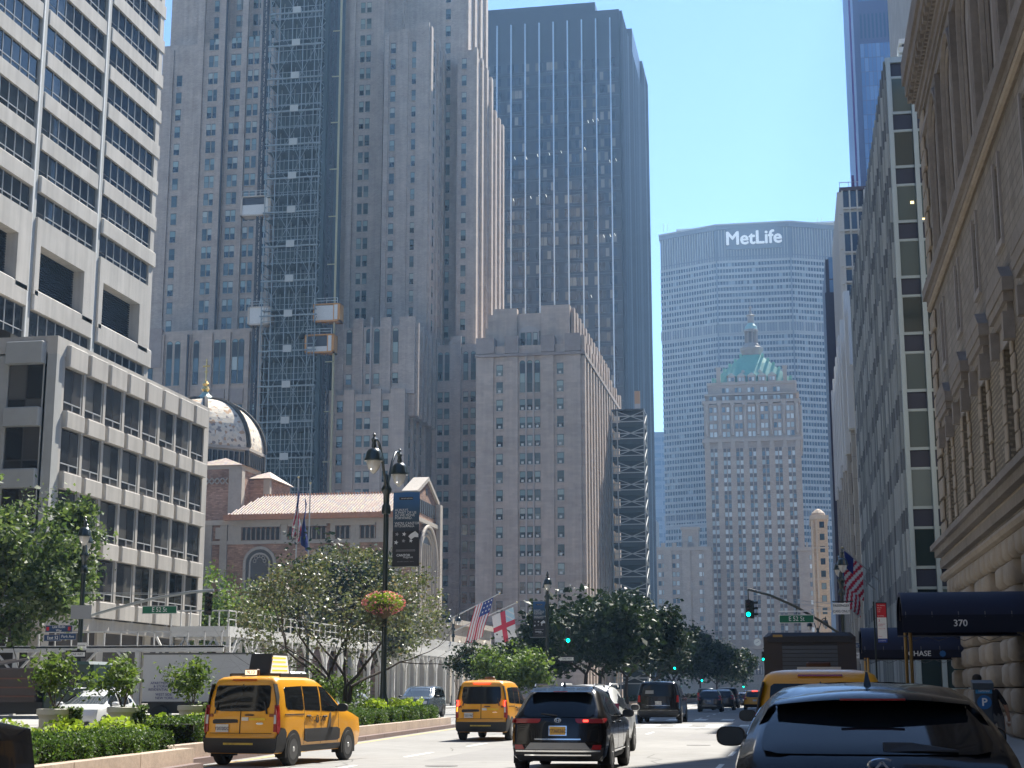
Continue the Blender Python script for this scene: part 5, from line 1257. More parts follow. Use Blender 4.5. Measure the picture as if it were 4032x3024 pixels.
def taxi_van(label, on=False, roofsign=True, txt='Y203202C', num='9L13'):
    lv = [(.26,.84,.10,4.55),(.34,.895,.02,4.72),(.60,.915,.0,4.80),(.66,.915,.05,4.79),(.92,.912,.06,4.72),(1.02,.905,.07,4.35),(1.12,.895,.08,3.85),(1.20,.885,.09,3.62),(1.45,.845,.13,3.1),(1.66,.79,.18,2.66),(1.75,.745,.23,2.42),(1.80,.66,.31,2.2),(1.825,.5,.45,2.0),(1.835,.2,.8,1.6)]
    c = Car('taxi_van', label, 'taxi', lv, YEL, taper=.035, bulge=.05, rc=.09, group='yellow taxi vans')
    c.common((.86, 3.86), .335, RIM, 7, archr=.40)
    # black lower bumper that wraps round the corner
    c.rear('bumper', [(.27,-.80,.80),(.36,-.86,.86),(.53,-.89,.89),(.57,-.89,.89)], BLKP, off=.03)
    for sg in (1, -1):
        c.side('bumper_corner', [(.06,.28,.58),(.25,.28,.78),(.42,.28,.76),(.5,.34,.68)], BLKP, sg, off=.018)
        c.side('sill', [(1.28,.27,.40),(3.44,.27,.40)], BLKP, sg, off=.012)
        c.side('rub_strip', [(1.42,.50,.74),(1.6,.46,.74),(3.2,.46,.74),(3.36,.5,.70)], BLKP, sg, off=.016)
        c.side('quarter_window', [(.52,1.20,1.56),(.60,1.14,1.60),(1.32,1.12,1.62),(1.40,1.14,1.62)], CGL, sg, off=.006)
        c.side('door_window', [(1.46,1.12,1.62),(2.28,1.10,1.62)], CGL, sg, off=.006)
        c.side('front_window', [(2.36,1.10,1.62),(2.62,1.09,1.60),(2.95,1.08,1.42),(3.25,1.08,1.24),(3.45,1.08,1.12)], CGL, sg, off=.006)
        c.side('tail_light', [(.07,.72,1.16),(.13,.66,1.22),(.21,.68,1.24)], REDL, sg, off=.014)
        c.side('lamp_pillar', [(.12,1.22,1.66),(.2,1.24,1.66),(.27,1.4,1.66)], BLKP, sg, off=.008)
        x0 = .80*sg
        c.rear('tail_lamp', [(.70,min(x0,x0+.1*sg),max(x0,x0+.1*sg)),(1.24,min(x0,x0+.08*sg),max(x0,x0+.08*sg))], REDL, off=.016, n=3)
        c.rear('reverse_lamp', [(.86,min(sg*.81,sg*.88),max(sg*.81,sg*.88)),(1.04,min(sg*.81,sg*.87),max(sg*.81,sg*.87))], WLEN, off=.024, n=3)
        if on: c.rear('brake_lamp', [(1.05,min(sg*.80,sg*.88),max(sg*.80,sg*.88)),(1.22,min(sg*.80,sg*.87),max(sg*.80,sg*.87))], REDON, off=.03, n=3)
        c.mirror(3.22, 1.16, sg, BLKP, 1.05); c.handle(1.62, 1.0, sg, BLKP); c.handle(2.5, .98, sg, BLKP)
        c.seam(1.43, .42, 1.64, sg); c.seam(2.32, .42, 1.64, sg); c.seam(3.30, .42, 1.1, sg)
        c.side('slide_rail', [(.45,1.03,1.05),(1.4,1.03,1.05)], UNDER, sg, off=.012)
    if on: c.rear('indicator', [(.88,-.89,-.82),(1.02,-.88,-.82)], ORL, off=.034, n=2)
    c.rear('rear_window', [(1.11,-.50,.50),(1.13,-.60,.60),(1.20,-.67,.67),(1.32,-.69,.69),(1.60,-.665,.665),(1.635,-.62,.62)], CGL, off=.012)
    c.rear('door_seam', [(.66,-.008,.008),(1.10,-.008,.008),(1.66,-.008,.008)], UNDER, off=.016, n=2)
    c.rear('door_seam', [(.665,-.76,.76),(.675,-.76,.76)], UNDER, off=.006)
    c.rear('handle_recess', [(.86,-.66,-.62),(.88,-.68,-.06),(.93,-.68,-.06),(.95,-.64,-.1)], BLKP, off=.02)
    c.rear('door_handle', [(1.02,.14,.30),(1.035,.10,.34),(1.05,.14,.30)], BLKP, off=.03, n=4)
    for x in (-.74,.74): c.rear('hinge', [(1.0,x-.045,x+.045),(1.06,x-.045,x+.045)], mat('hinge_brown', (.25,.07,.02), .5), off=.02, n=3)
    for x in (-.64,.64): 
        b = MB(); b.bar((x,.06,1.06),(x*.9,.09,1.30),.03,BLKP); b.build('wiper', c.o)
    c.rear('high_lamp', [(1.735,-.30,.30),(1.76,-.29,.29)], REDL if not on else REDON, off=.03)
    c.rear('maker_badge', [(.845,.42,.54),(.865,.39,.57),(.885,.42,.54)], CHR, off=.02, n=4)
    c.plate(-.43, .77, PLW, txt)
    c.rear('sticker', [(.92,.04,.20),(.99,.04,.20)], mat('sticker_white', (.7,.68,.62), .5), off=.02, n=2)
    c.rear('sticker', [(.93,.22,.60),(.98,.22,.60)], mat('sticker_amber', (.78,.52,.03), .5), off=.02, n=3)
    c.rear('reflective_tape', [(.44,-.36,.36),(.48,-.36,.36)], mat('hazard_tape', (.45,.33,.05), .5, noise=60, noise_amt=.6), off=.045)
    # front: windscreen and lamps
    c.rear('windscreen', [(1.22,-.74,.74),(1.42,-.72,.72),(1.64,-.66,.66)], CGL, off=.012, front=True)
    for sg in (1,-1): c.rear('headlight', [(.72,min(sg*.55,sg*.8),max(sg*.55,sg*.8)),(.92,min(sg*.5,sg*.8),max(sg*.5,sg*.8))], WLEN, off=.012, n=4, front=True)
    c.rear('grille', [(.5,-.5,.5),(.9,-.45,.45)], BLKP, off=.012, front=True)
    # side lettering of the city cab
    for sg in (1, -1):
        for y, s_ in ((1.82,'NYC'),(2.08,'T'),):
            if s_ == 'T':
                b = MB(); x = c.sx(y, .92)+.012; b.lathe([(.085,0),(.085,.004)], mat('taxi_black_print', (.02,.02,.02), .6), 0, 0, 18); o = b.build('roundel', c.o, loc=(sg*(x+.003), y, .93)); o.rotation_euler = (0, sg*math.pi/2, 0)
            lettering(s_, .16 if s_ != 'T' else .13, MATS['taxi_black_print'] if 'taxi_black_print' in MATS and s_ != 'T' else (mat('taxi_print', (.02,.02,.02), .6) if s_ != 'T' else YEL), c.o, (sg*(c.sx(y, .93)+(.016 if s_ != 'T' else .022)), y, .93), (math.pi/2, 0, sg*math.pi/2), extrude=.002)
        lettering('TAXI', .15, mat('taxi_print', (.02,.02,.02), .6), c.o, (sg*(c.sx(2.36, .93)+.016), 2.38, .93), (math.pi/2, 0, sg*math.pi/2), extrude=.002)
        b = MB(); x = c.sx(2.8, .9)
        c.side('trim_decal', [(2.62,.50,.60),(2.72,.55,.92),(2.80,.66,1.05),(2.86,.9,1.06)], mat('decal_grey', (.10,.08,.06), .5), sg, off=.012)
        c.side('plate_light_decal', [(2.40+.0,1.16,1.24),(2.48,1.16,1.24)], mat('sticker_white', (.7,.68,.62), .5), -sg, off=.016) if False else None
    if roofsign:
        # advert board: dark wedge with a bright printed face
        b = MB()
        b.prism([(.85,1.84),(1.95,1.84),(1.80,2.30),(1.0,2.30)], 'X', -.26, .26, BLKP); sgn = b.build('roof_advert', c.o)
        b = MB(); b.prism([(.93,1.89),(1.87,1.89),(1.75,2.26),(1.05,2.26)], 'X', .262, .270, mat('advert_face', (.5,.5,.48), .5, emit=(.8,.8,.75), emit_s=.35))
        b.prism([(.93,1.89),(1.87,1.89),(1.75,2.26),(1.05,2.26)], 'X', -.270, -.262, MATS['advert_face']); b.build('advert_face', sgn)
        b = MB()
        for z in (1.93,2.02,2.11,2.19): b.box(.271, .274, 1.0, 1.78-(.0 if z < 2.1 else .1), z, z+.035, mat('advert_stripe', (.75,.45,.05), .5, emit=(1,.6,.05), emit_s=.4))
        b.build('advert_stripe', sgn)
        b = MB(); b.bbox(-.17, .17, .50, .62, 1.82, 1.97, mat('roof_light_case', (.08,.03,.01), .5), .02); rl = b.build('roof_light', c.o)
        b = MB(); b.box(-.145, .145, .492, .50, 1.85, 1.95, mat('roof_light_face', (.7,.6,.5), .4, emit=(1,.75,.5), emit_s=.6)); b.build('light_face', rl)
        lettering(num, .10, mat('number_red', (.25,.02,.01), .5), rl, (0, .488, 1.90), extrude=.002)
        b = MB()
        for y in (.75,1.2,1.7,2.1): b.box(-.62, .62, y-.02, y+.02, 1.86, 1.885, BLKP)
        for x in (-.62,.62): b.box(x-.02, x+.02, .7, 2.15, 1.80, 1.88, BLKP)
        b.build('roof_bar', c.o)
    else:
        b = MB(); b.bbox(-.17, .17, 1.4, 1.52, 1.83, 1.95, mat('roof_light_case', (.08,.03,.01), .5), .02); b.box(-.3, .3, .9, 1.1, 1.83, 1.87, WLEN); b.build('roof_light', c.o)
    return c
taxi_van('bright yellow taxi van nearest the left kerb with advert board on its roof', roofsign=True).place(-11.80, 32.3, R(-7)).scale = (.97, 1.0, 1.05)
taxi_van('yellow taxi van beyond the first with lit red brake lights', on=True, roofsign=False, txt='Y203196C', num='3K42').place(-10.1, 50.2, R(-1)).scale = (.95, 1.0, 1.06)

def crossover(name, label, paint, kind, group=None, dims=None, glass=None, lit=False, plate=(PLO,'T736036C'), full=True):
    W_, H_, Lg = dims or (.965, 1.71, 4.95); k = H_/1.71; q = W_/.965
    lv = [(.24*k,.86*q,.14,Lg-.25),(.34*k,.93*q,.03,Lg-.08),(.55*k,.96*q,.0,Lg),(.72*k,.965*q,.03,Lg),(.95*k,.96*q,.07,Lg-.10),(1.04*k,.94*q,.10,Lg-.75),(1.12*k,.91*q,.15,Lg-1.25),(1.36*k,.82*q,.42,Lg-1.95),(1.54*k,.745*q,.62,Lg-2.4),(1.62*k,.69*q,.72,Lg-2.7),(1.68*k,.58*q,.95,Lg-2.95),(1.71*k,.36*q,1.4,Lg-3.2)]
    if kind == 'box': lv = [(.28*k,.90*q,.12,Lg-.2),(.36*k,.97*q,.02,Lg-.05),(.62*k,.99*q,.0,Lg),(.72*k,.99*q,.05,Lg),(1.02*k,.985*q,.09,Lg-.12),(1.12*k,.97*q,.10,Lg-1.1),(1.18*k,.95*q,.11,Lg-1.35),(1.50*k,.87*q,.22,Lg-1.9),(1.62*k,.82*q,.27,Lg-2.15),(1.68*k,.74*q,.34,Lg-2.4),(1.71*k,.5*q,.6,Lg-2.7)]
    c = Car(name, label, 'car', lv, paint, taper=.055, bulge=.12, rc=.12, group=group)
    g = glass or CGL; rw = .36*k
    c.common((.98, Lg-.98), rw, None, 5, archr=.43*k)
    zb, zt = 1.09*k, (1.50*k if kind != 'box' else 1.56*k)
    c.rear('rear_window', [(zb,-.62*q,.62*q),(zb+.05,-.70*q,.70*q),(zb+.2,-.72*q,.72*q),(zt,-.64*q,.64*q),(zt+.04,-.58*q,.58*q)], g, off=.014)
    for sg in (1, -1):
        c.side('door_window', [(1.15,zb+.05,zt-.12),(1.35,zb+.02,zt-.02),(2.15,zb,zt)], g, sg, off=.006); c.side('front_window', [(2.23,zb,zt),(Lg-2.35,zb,zt-.03),(Lg-1.95,zb-.01,zb+.28),(Lg-1.6,zb-.02,zb+.07)], g, sg, off=.006)
        if kind == 'box': c.side('quarter_window', [(.45,zb+.03,zt-.03),(1.08,zb,zt)], g, sg, off=.006)
        else: c.side('quarter_window', [(.72,zb+.1,zb+.2),(.95,zb+.07,zt-.16),(1.08,zb+.06,zt-.13)], g, sg, off=.006)
        if full: c.seam(2.19, .4*k, zt, sg); c.seam(1.2, .75*k, zt-.05, sg); c.seam(Lg-1.75, .4*k, zb, sg); c.handle(1.4, .97*k, sg); c.handle(2.5, .97*k, sg)
        c.side('sill', [(1.45,.26*k,.36*k),(Lg-1.45,.26*k,.36*k)], BLKP, sg, off=.012)
        c.mirror(Lg-1.72, zb+.04, sg, paint if kind != 'box' else BLKP)
        c.rear('headlight', [(.74*k,min(sg*.55,sg*.86),max(sg*.55,sg*.86)),(.90*k,min(sg*.45,sg*.88),max(sg*.45,sg*.88))], WLEN, off=.012, n=4, front=True)
    c.rear('windscreen', [(1.14*k,-.76*q,.76*q),(1.36*k,-.70*q,.70*q),(1.58*k,-.62*q,.62*q)], CGL2, off=.012, front=True)
    c.rear('grille', [(.42*k,-.5*q,.5*q),(.62*k,-.42*q,.42*q),(.82*k,-.40*q,.40*q)], BLKP, off=.012, front=True)
    c.rear('bumper', [(.25*k,-.78*q,.78*q),(.36*k,-.88*q,.88*q),(.50*k,-.90*q,.90*q)], BLKP, off=.02)
    if plate[0] is not None: c.plate(0, .83*k, plate[0], plate[1], off=.02)
    return c, k, q
# black crossover in the middle
c, k, q = crossover('crossover_car', 'glossy black crossover in the middle lane with chrome strips and orange plate', BLKC, 'cross')
for sg in (1, -1):
    c.rear('tail_light', [(.975,min(sg*.40,sg*.88),max(sg*.40,sg*.88)),(1.0,min(sg*.36,sg*.90),max(sg*.36,sg*.90)),(1.06,min(sg*.34,sg*.88),max(sg*.34,sg*.88))], REDL, off=.02, n=6)
    c.side('tail_light_side', [(.12,.98,1.06),(.34,1.02,1.07),(.45,1.04,1.06)], REDL, sg, off=.014)
    c.rear('reflector', [(.47,min(sg*.66,sg*.85),max(sg*.66,sg*.85)),(.56,min(sg*.70,sg*.86),max(sg*.70,sg*.86))], REDL, off=.03, n=3)
c.rear('brake_glow', [(1.0,.50,.60),(1.04,.50,.60)], REDON, off=.026, n=2)
c.rear('chrome_strip', [(.655,-.46,.46),(.68,-.46,.46)], CHR, off=.03)
c.rear('skid_plate', [(.47,-.66,.66),(.49,-.63,.63),(.60,-.54,.54)], mat('satin_silver', (.30,.30,.30), .4, metal=.4), off=.034)
c.rear('lower_chrome', [(.425,-.84,.84),(.455,-.84,.84)], CHR, off=.045); c.rear('exhaust_trim', [(.35,-.66,.66),(.375,-.66,.66)], CHR, off=.04)
c.rear('plate_frame', [(.735,-.18,.18),(.925,-.18,.18)], CHR, off=.012, n=4)
b = MB()
for rx, rz, tz in ((.062,.042,1.03),(.026,.042,1.03),(.05,.02,1.045)): b.tube([(rx*math.cos(a), c.ry(0,1.03)-.03, tz+rz*math.sin(a)) for a in [2*math.pi*j/20 for j in range(21)]], .007, CHR, n=6)
b.build('oval_emblem', c.o)
b = MB(); b.bar((-.02,c.ry(0,1.12)-.03,1.12),(-.34,c.ry(0,1.17)-.03,1.155),.025,BLKP); b.build('wiper', c.o)
b = MB(); b.loft([[(-.64,.62,1.60),(.64,.62,1.60),(.60,.80,1.66),(-.60,.80,1.66)],[(-.62,.46,1.575),(.62,.46,1.575),(.60,.52,1.60),(-.60,.52,1.60)]], BLKC, cap=True); b.build('spoiler', c.o)
b = MB(); b.box(-.14, .14, .452, .46, 1.578, 1.592, REDL); b.build('high_lamp', c.o)
for sg in (1,-1):
    b = MB(); b.tube([(sg*.60,.95,1.67),(sg*.61,1.1,1.72),(sg*.61,2.6,1.73),(sg*.6,2.8,1.68)], .02, BLKC, n=8); b.build('roof_rail', c.o)
b = MB(); b.loft([[(-.03,1.0,1.69),(.03,1.0,1.69),(.015,1.2,1.70),(-.015,1.2,1.70)],[(-.006,1.06,1.78),(.006,1.06,1.78),(.004,1.1,1.78),(-.004,1.1,1.78)]], BLKC, cap=True); b.build('antenna_fin', c.o)
c.side('chrome_sill', [(1.3,.40,.425),(Lg_:=3.6,.40,.425)], CHR, 1, off=.02)
c.place(-4.62, 30.6, R(0))

def suv_rear(c, k, q, x0=.70, x1=.95, z0=.9, z1=1.25, vertical=False):
    for sg in (1,-1): c.rear('tail_light', [(z0*k,min(sg*x0*q,sg*x1*q),max(sg*x0*q,sg*x1*q)),(z1*k,min(sg*(x0+.02)*q,sg*(x1-.03)*q),max(sg*(x0+.02)*q,sg*(x1-.03)*q))], REDL, off=.018, n=3)
def rails(c, k, xr=.62, m=None, y0=.8, y1=2.8, z=1.70):
    for sg in (1,-1):
        b = MB(); b.tube([(sg*xr,y0,z*k-.04),(sg*xr,y0+.15,z*k+.02),(sg*xr,y1-.15,z*k+.02),(sg*xr,y1,z*k-.04)], .022, m or CHR, n=8); b.build('roof_rail', c.o)
# white crossover hidden in front of it
WHT = mat('white_paint', (.62,.63,.62), .3, coat=.5)
c, k, q = crossover('crossover_car', 'white crossover with roof rails just ahead of the black crossover', WHT, 'cross', dims=(.95,1.76,4.7), plate=(PLW,'HRT 4172')); suv_rear(c,k,q); rails(c,k,m=mat('silver_rail', (.6,.6,.6), .3, metal=.6)); c.place(-5.3, 39.2, R(0))
# big boxy black suv crossing the crosswalk
c, k, q = crossover('large_suv', 'large boxy black SUV with white plate crossing into the shade', BLKC, 'box', dims=(1.02,1.95,5.3), plate=(PLW,'JKD 2917')); suv_rear(c,k,q,.80,.93,.86,1.14); rails(c,k,.70,CHR,.5,3.2,1.69)
c.rear('chrome_strip', [(.72*k,-.55,.55),(.735*k,-.55,.55)], CHR, off=.02); c.rear('window_sticker', [(1.2*k,-.62,-.22),(1.34*k,-.6,-.22)], mat('sticker_grey', (.25,.25,.23), .5), off=.02, n=3)
c.place(-6.75, 78.5, R(0), sc_=1.06)
NAVY = mat('navy_paint', (.012,.018,.035), .25, coat=.8); DGR = mat('dark_grey_paint', (.035,.037,.042), .3, coat=.8); SILV = mat('silver_paint', (.38,.40,.42), .3, metal=.4, coat=.5)
c, k, q = crossover('crossover_car', 'dark blue crossover with pale diffuser, third car up the middle lane', NAVY, 'cross', dims=(.93,1.69,4.6), plate=(PLW,'KXB 8830')); suv_rear(c,k,q); c.rear('diffuser', [(.42,-.62,.62),(.50,-.5,.5)], mat('satin_silver', (.30,.30,.30), .4, metal=.4), off=.03); c.place(-6.5, 121, R(0))
c, k, q = crossover('crossover_car', 'dark crossover half hidden behind the dark blue one', DGR, 'cross', dims=(.95,1.72,4.7), plate=(None,None), full=False); suv_rear(c,k,q); c.place(-6.0, 132, R(0))
c, k, q = crossover('large_suv', 'dark boxy SUV beyond the dark blue crossover', DGR, 'box', dims=(1.0,1.9,5.2), plate=(None,None), full=False); suv_rear(c,k,q,.8,.93,.86,1.14); c.place(-6.3, 149, R(0))
c, k, q = crossover('sedan_car', 'small dark sedan with bright reflection on its rear window, far up the avenue', NAVY, 'cross', dims=(.91,1.46,4.6), plate=(PLW,''), full=False); suv_rear(c,k,q); c.place(-5.0, 158, R(0))
c, k, q = crossover('sedan_car', 'dark sedan far ahead beside the distant taxi', DGR, 'cross', dims=(.91,1.5,4.6), plate=(None,None), full=False); suv_rear(c,k,q); c.place(-4.9, 172, R(0))
c, k, q = crossover('taxi_car', 'distant yellow crossover taxi with red high brake light', YEL, 'cross', dims=(.93,1.68,4.6), plate=(PLW,'')); c.o['category'] = 'taxi'; suv_rear(c,k,q); c.rear('high_brake_light', [(1.56,-.22,.22),(1.61,-.22,.22)], REDON, off=.05); c.place(-3.35, 133, R(0))
for (x, y, nm, lb, p_, dm, kd) in ((-9.8,176,'large_suv','dark boxy SUV far along the left lane before the crossing',DGR,(1.0,1.9,5.2),'box'),(-1.0,205,'crossover_car','silver crossover far away in the right lane',SILV,(.94,1.7,4.6),'cross'),(-6.6,228,'crossover_car','dark blue crossover farthest up the middle lane',NAVY,(.94,1.7,4.6),'cross'),(-3.6,196,'sedan_car','black sedan far away between the lanes of traffic',BLKC,(.9,1.45,4.6),'cross')):
    c, k, q = crossover(nm, lb, p_, kd, dims=dm, plate=(None,None), full=False, group='cars far along the avenue'); suv_rear(c,k,q); c.place(x, y, 0)

# near dark crossover at the lower right, only its tail and roof in the picture
lv = [(.24,.86,.16,4.45),(.36,.93,.05,4.62),(.62,.955,.0,4.70),(.95,.96,.0,4.70),(1.04,.955,.05,4.55),(1.10,.95,.10,4.3),(1.16,.935,.16,4.0),(1.22,.91,.24,3.75),(1.36,.85,.50,3.2),(1.48,.775,.74,2.75),(1.56,.70,.92,2.45),(1.62,.61,1.10,2.25),(1.652,.43,1.45,2.1),(1.664,.2,1.7,1.95)]
BLG = mat('graphite_black_paint', (.008,.009,.011), .18, spec=.3, coat=.5)
c = Car('crossover_car', 'glossy dark crossover cut off at the lower right, roof and rear window close to camera', 'car', lv, BLG, taper=.05, bulge=.16, rc=.13)
c.common((.92, 3.72), .36, None, 5, archr=.44)
c.rear('rear_window', [(1.19,-.64,.64),(1.21,-.74,.74),(1.26,-.76,.76),(1.36,-.73,.73),(1.475,-.65,.65),(1.50,-.60,.60)], CGL, off=.014, n=14)
for sg in (1, -1):
    c.side('door_window', [(1.25,1.22,1.42),(1.42,1.21,1.47),(2.05,1.20,1.52)], CGL, sg, off=.006); c.side('quarter_window', [(.74,1.27,1.30),(.98,1.24,1.37),(1.15,1.23,1.41)], CGL, sg, off=.006)
    c.side('front_window', [(2.12,1.20,1.52),(2.4,1.20,1.50),(2.85,1.19,1.36),(3.15,1.18,1.22)], CGL, sg, off=.006)
    c.mirror(3.25, 1.22, sg, BLG, 1.0); c.seam(2.08, .4, 1.52, sg); c.handle(1.35, .96, sg); c.handle(2.35, .96, sg)
    c.rear('tail_light', [(.95,min(sg*.28,sg*.86),max(sg*.28,sg*.86)),(.99,min(sg*.22,sg*.90),max(sg*.22,sg*.90)),(1.065,min(sg*.20,sg*.90),max(sg*.20,sg*.90))], REDL, off=.02, n=8)
    c.rear('lamp_chrome', [(1.07,min(sg*.20,sg*.90),max(sg*.20,sg*.90)),(1.083,min(sg*.20,sg*.88),max(sg*.20,sg*.88))], CHR, off=.024, n=8)
    c.side('tail_light_side', [(.12,.96,1.07),(.34,1.0,1.07),(.55,1.04,1.07)], REDL, sg, off=.014)
    b = MB(); b.loft([[(sg*.83,.66,1.30),(sg*.79,.68,1.34),(sg*.70,.80,1.50),(sg*.66,.90,1.53)],[(sg*.86,.76,1.30),(sg*.82,.84,1.38),(sg*.72,1.0,1.52),(sg*.68,1.05,1.555)]], BLG, closed=False, cap=False); b.build('pillar_fin', c.o)
    c.side('window_chrome', [(.7,1.235,1.25),(1.3,1.18,1.195),(3.2,1.165,1.18)], CHR, sg, off=.012, n=1)
b = MB(); xs = [-.66+1.32*i/12 for i in range(13)]
def spo(x): f = (abs(x)/.66)**2; return f
b.loft([[(x,.66+.12*spo(x),1.525-.03*spo(x)) for x in xs],[(x,.60+.12*spo(x),1.545-.04*spo(x)) for x in xs],[(x,.64+.12*spo(x),1.575-.05*spo(x)) for x in xs],[(x,.92+.10*spo(x),1.612-.07*spo(x)) for x in xs],[(x,1.0+.10*spo(x),1.60-.08*spo(x)) for x in xs]], BLG, closed=False); b.smooth = 50; b.build('spoiler', c.o)
b = MB(); b.box(-.22, .22, .585, .60, 1.535, 1.547, REDL); b.build('high_lamp', c.o)
b = MB(); b.loft([[(-.03,1.25,1.62),(.03,1.25,1.62),(.02,1.45,1.64),(-.02,1.45,1.64)],[(-.008,1.32,1.735),(.008,1.32,1.735),(.006,1.37,1.735),(-.006,1.37,1.735)]], BLG, cap=True); b.build('antenna_fin', c.o)
b = MB(); y_ = lambda z: c.ry(0, z)-.035
b.loft([[(.04,y_(1.22),1.205),(.04,y_(1.24),1.262),(.04,y_(1.26)+.02,1.265),(.04,y_(1.22)+.02,1.21)],[(.22,y_(1.22),1.212),(.22,y_(1.245),1.262),(.22,y_(1.25)+.02,1.265),(.22,y_(1.22)+.02,1.215)],[(.52,y_(1.22)+.02,1.205),(.52,y_(1.22)+.02,1.22),(.52,y_(1.22)+.04,1.22),(.52,y_(1.22)+.04,1.205)]], BLKP, cap=True); b.build('wiper', c.o)
b = MB(); ey = c.ry(0,1.125)-.02
b.tube([(.02+.088*math.cos(a), ey, 1.125+.040*math.sin(a)) for a in [2*math.pi*(j+3.2)/24 for j in range(20)]], .008, CHR, n=6); b.bar((-.03,ey,1.092),(.02,ey,1.147),.014,CHR); b.bar((.07,ey,1.092),(.02,ey,1.147),.014,CHR); b.build('oval_emblem', c.o)
b = MB(); b.poly([(-.56,1.25,1.634),(.50,1.25,1.634),(.46,2.2,1.662),(-.46,2.2,1.662)], CGL); b.build('roof_glass', c.o) if False else None
b = MB(); b.box(.10, .16, c.ry(.13,1.4)-.03, c.ry(.13,1.4)-.025, 1.33, 1.41, mat('sticker_amber', (.78,.52,.03), .5)) if False else None
c.plate(0, .60, PLW, 'LAB 5306', off=.03)
c.place(.52, 10.45, R(0), z=0.0)

# taxi in front of it and a works truck ahead
taxi_van('yellow taxi van half hidden in front of the dark crossover, right lane', roofsign=False, num='7F20').place(.36, 22.6, R(0)).scale = (1.06, 1.0, 1.04)
def works_truck():
    t = thing('works_truck', 'tall dark works truck with a roller shutter back ahead of the right hand taxi', 'truck', (.42, 42.0, 0))
    DKT = mat('truck_body_dark', (.035,.035,.04), .5, noise=2, noise_amt=.15); SH = mat('roller_shutter', (.10,.11,.125), .5, metal=.3)
    b = MB(); b.bbox(-1.2, 1.2, .0, 5.6, .75, 3.12, DKT, .12); b.box(-1.2, -.72, -.03, 0, .8, 3.0, mat('truck_panel_brown', (.05,.04,.038), .5)); b.box(.72, 1.2, -.03, 0, .8, 3.0, MATS['truck_panel_brown']); b.box(-1.1, 1.1, -.06, 0, 2.86, 3.02, DKT); b.build('body', t)
    b = MB()
    for i in range(17): b.box(-.72, .72, -.02-.012*(i % 2), .0, 1.0+.105*i, 1.0+.105*(i+1)-.014, SH)
    b.build('shutter', t)
    b = MB(); b.box(-.95, -.7, -.07, -.05, 3.02-.02, 3.06, mat('lamp_amber_dim', (.4,.25,.08), .4)); b.build('marker_lamp', t)
    b = MB(); b.bbox(-1.05, 1.05, 5.7, 7.4, .6, 2.4, WHT, .15); b.build('cab', t)
    for x in (-.85, .85):
        for y in (1.2, 6.6):
            b = MB(); b.lathe([(.25,-.14),(.48,-.14),(.5,0),(.48,.14),(.25,.14)], RUB, 0, 0, 20); o = b.build('wheel', t, loc=(x, y, .5)); o.rotation_euler = (0, math.pi/2, 0)
    b = MB(); b.box(-1.1, 1.1, -.1, .1, .5, .72, BLKP); b.build('bumper', t)
    for x in (-1.0, 1.0):
        b = MB(); b.box(x-.07, x+.07, -.11, -.08, .8, .95, REDL); b.build('tail_light', t)
works_truck()
# opposite carriageway
c, k, q = crossover('crossover_car', 'silver white SUV facing the camera across the planted median', WHT, 'cross', dims=(.95,1.70,4.75), plate=(None,None))
c.rear('grille_bar', [(.60,-.44,.44),(.63,-.44,.44)], CHR, off=.03, front=True); c.rear('lower_grille', [(.40,-.7,.7),(.52,-.74,.74)], BLKP, off=.02, front=True); c.rear('dark_window_band', [(1.6,-.1,.1),(1.61,-.1,.1)], CGL, off=.0, front=True) if False else None
rails(c,k); c.place(-25.7, 56.8, R(184))
c, k, q = crossover('sedan_car', 'blue grey sedan facing the camera behind the silver white SUV', mat('blue_grey_paint', (.10,.14,.20), .25, coat=.8), 'cross', dims=(.92,1.47,4.7), plate=(None,None)); c.place(-22.6, 64.0, R(182))
c, k, q = crossover('crossover_car', 'light blue car roof showing above the hedge left of the lamp post', SILV, 'cross', dims=(.95,1.68,4.7), plate=(None,None)); c.place(-22.4, 78.0, R(180))
c, k, q = crossover('large_suv', 'grey SUV behind the hedge right of the lamp post', mat('slate_paint', (.09,.11,.13), .25, coat=.8), 'box', dims=(1.0,1.9,5.1), plate=(None,None)); c.place(-22.7, 97.0, R(180))
c, k, q = crossover('sedan_car', 'pale sedan behind the shrubs, beyond the median', SILV, 'cross', dims=(.92,1.5,4.7), plate=(None,None)); c.place(-25.5, 90.0, R(180))
c, k, q = crossover('large_suv', 'black SUV of which only the front corner shows at the lower left', BLKC, 'box', dims=(.98,2.12,4.9), plate=(None,None)); suv_rear(c,k,q); c.side('indicator', [(4.45,.78,.86),(4.62,.78,.86)], ORL, 1, off=.02); c.place(-7.75, 8.7, R(0))
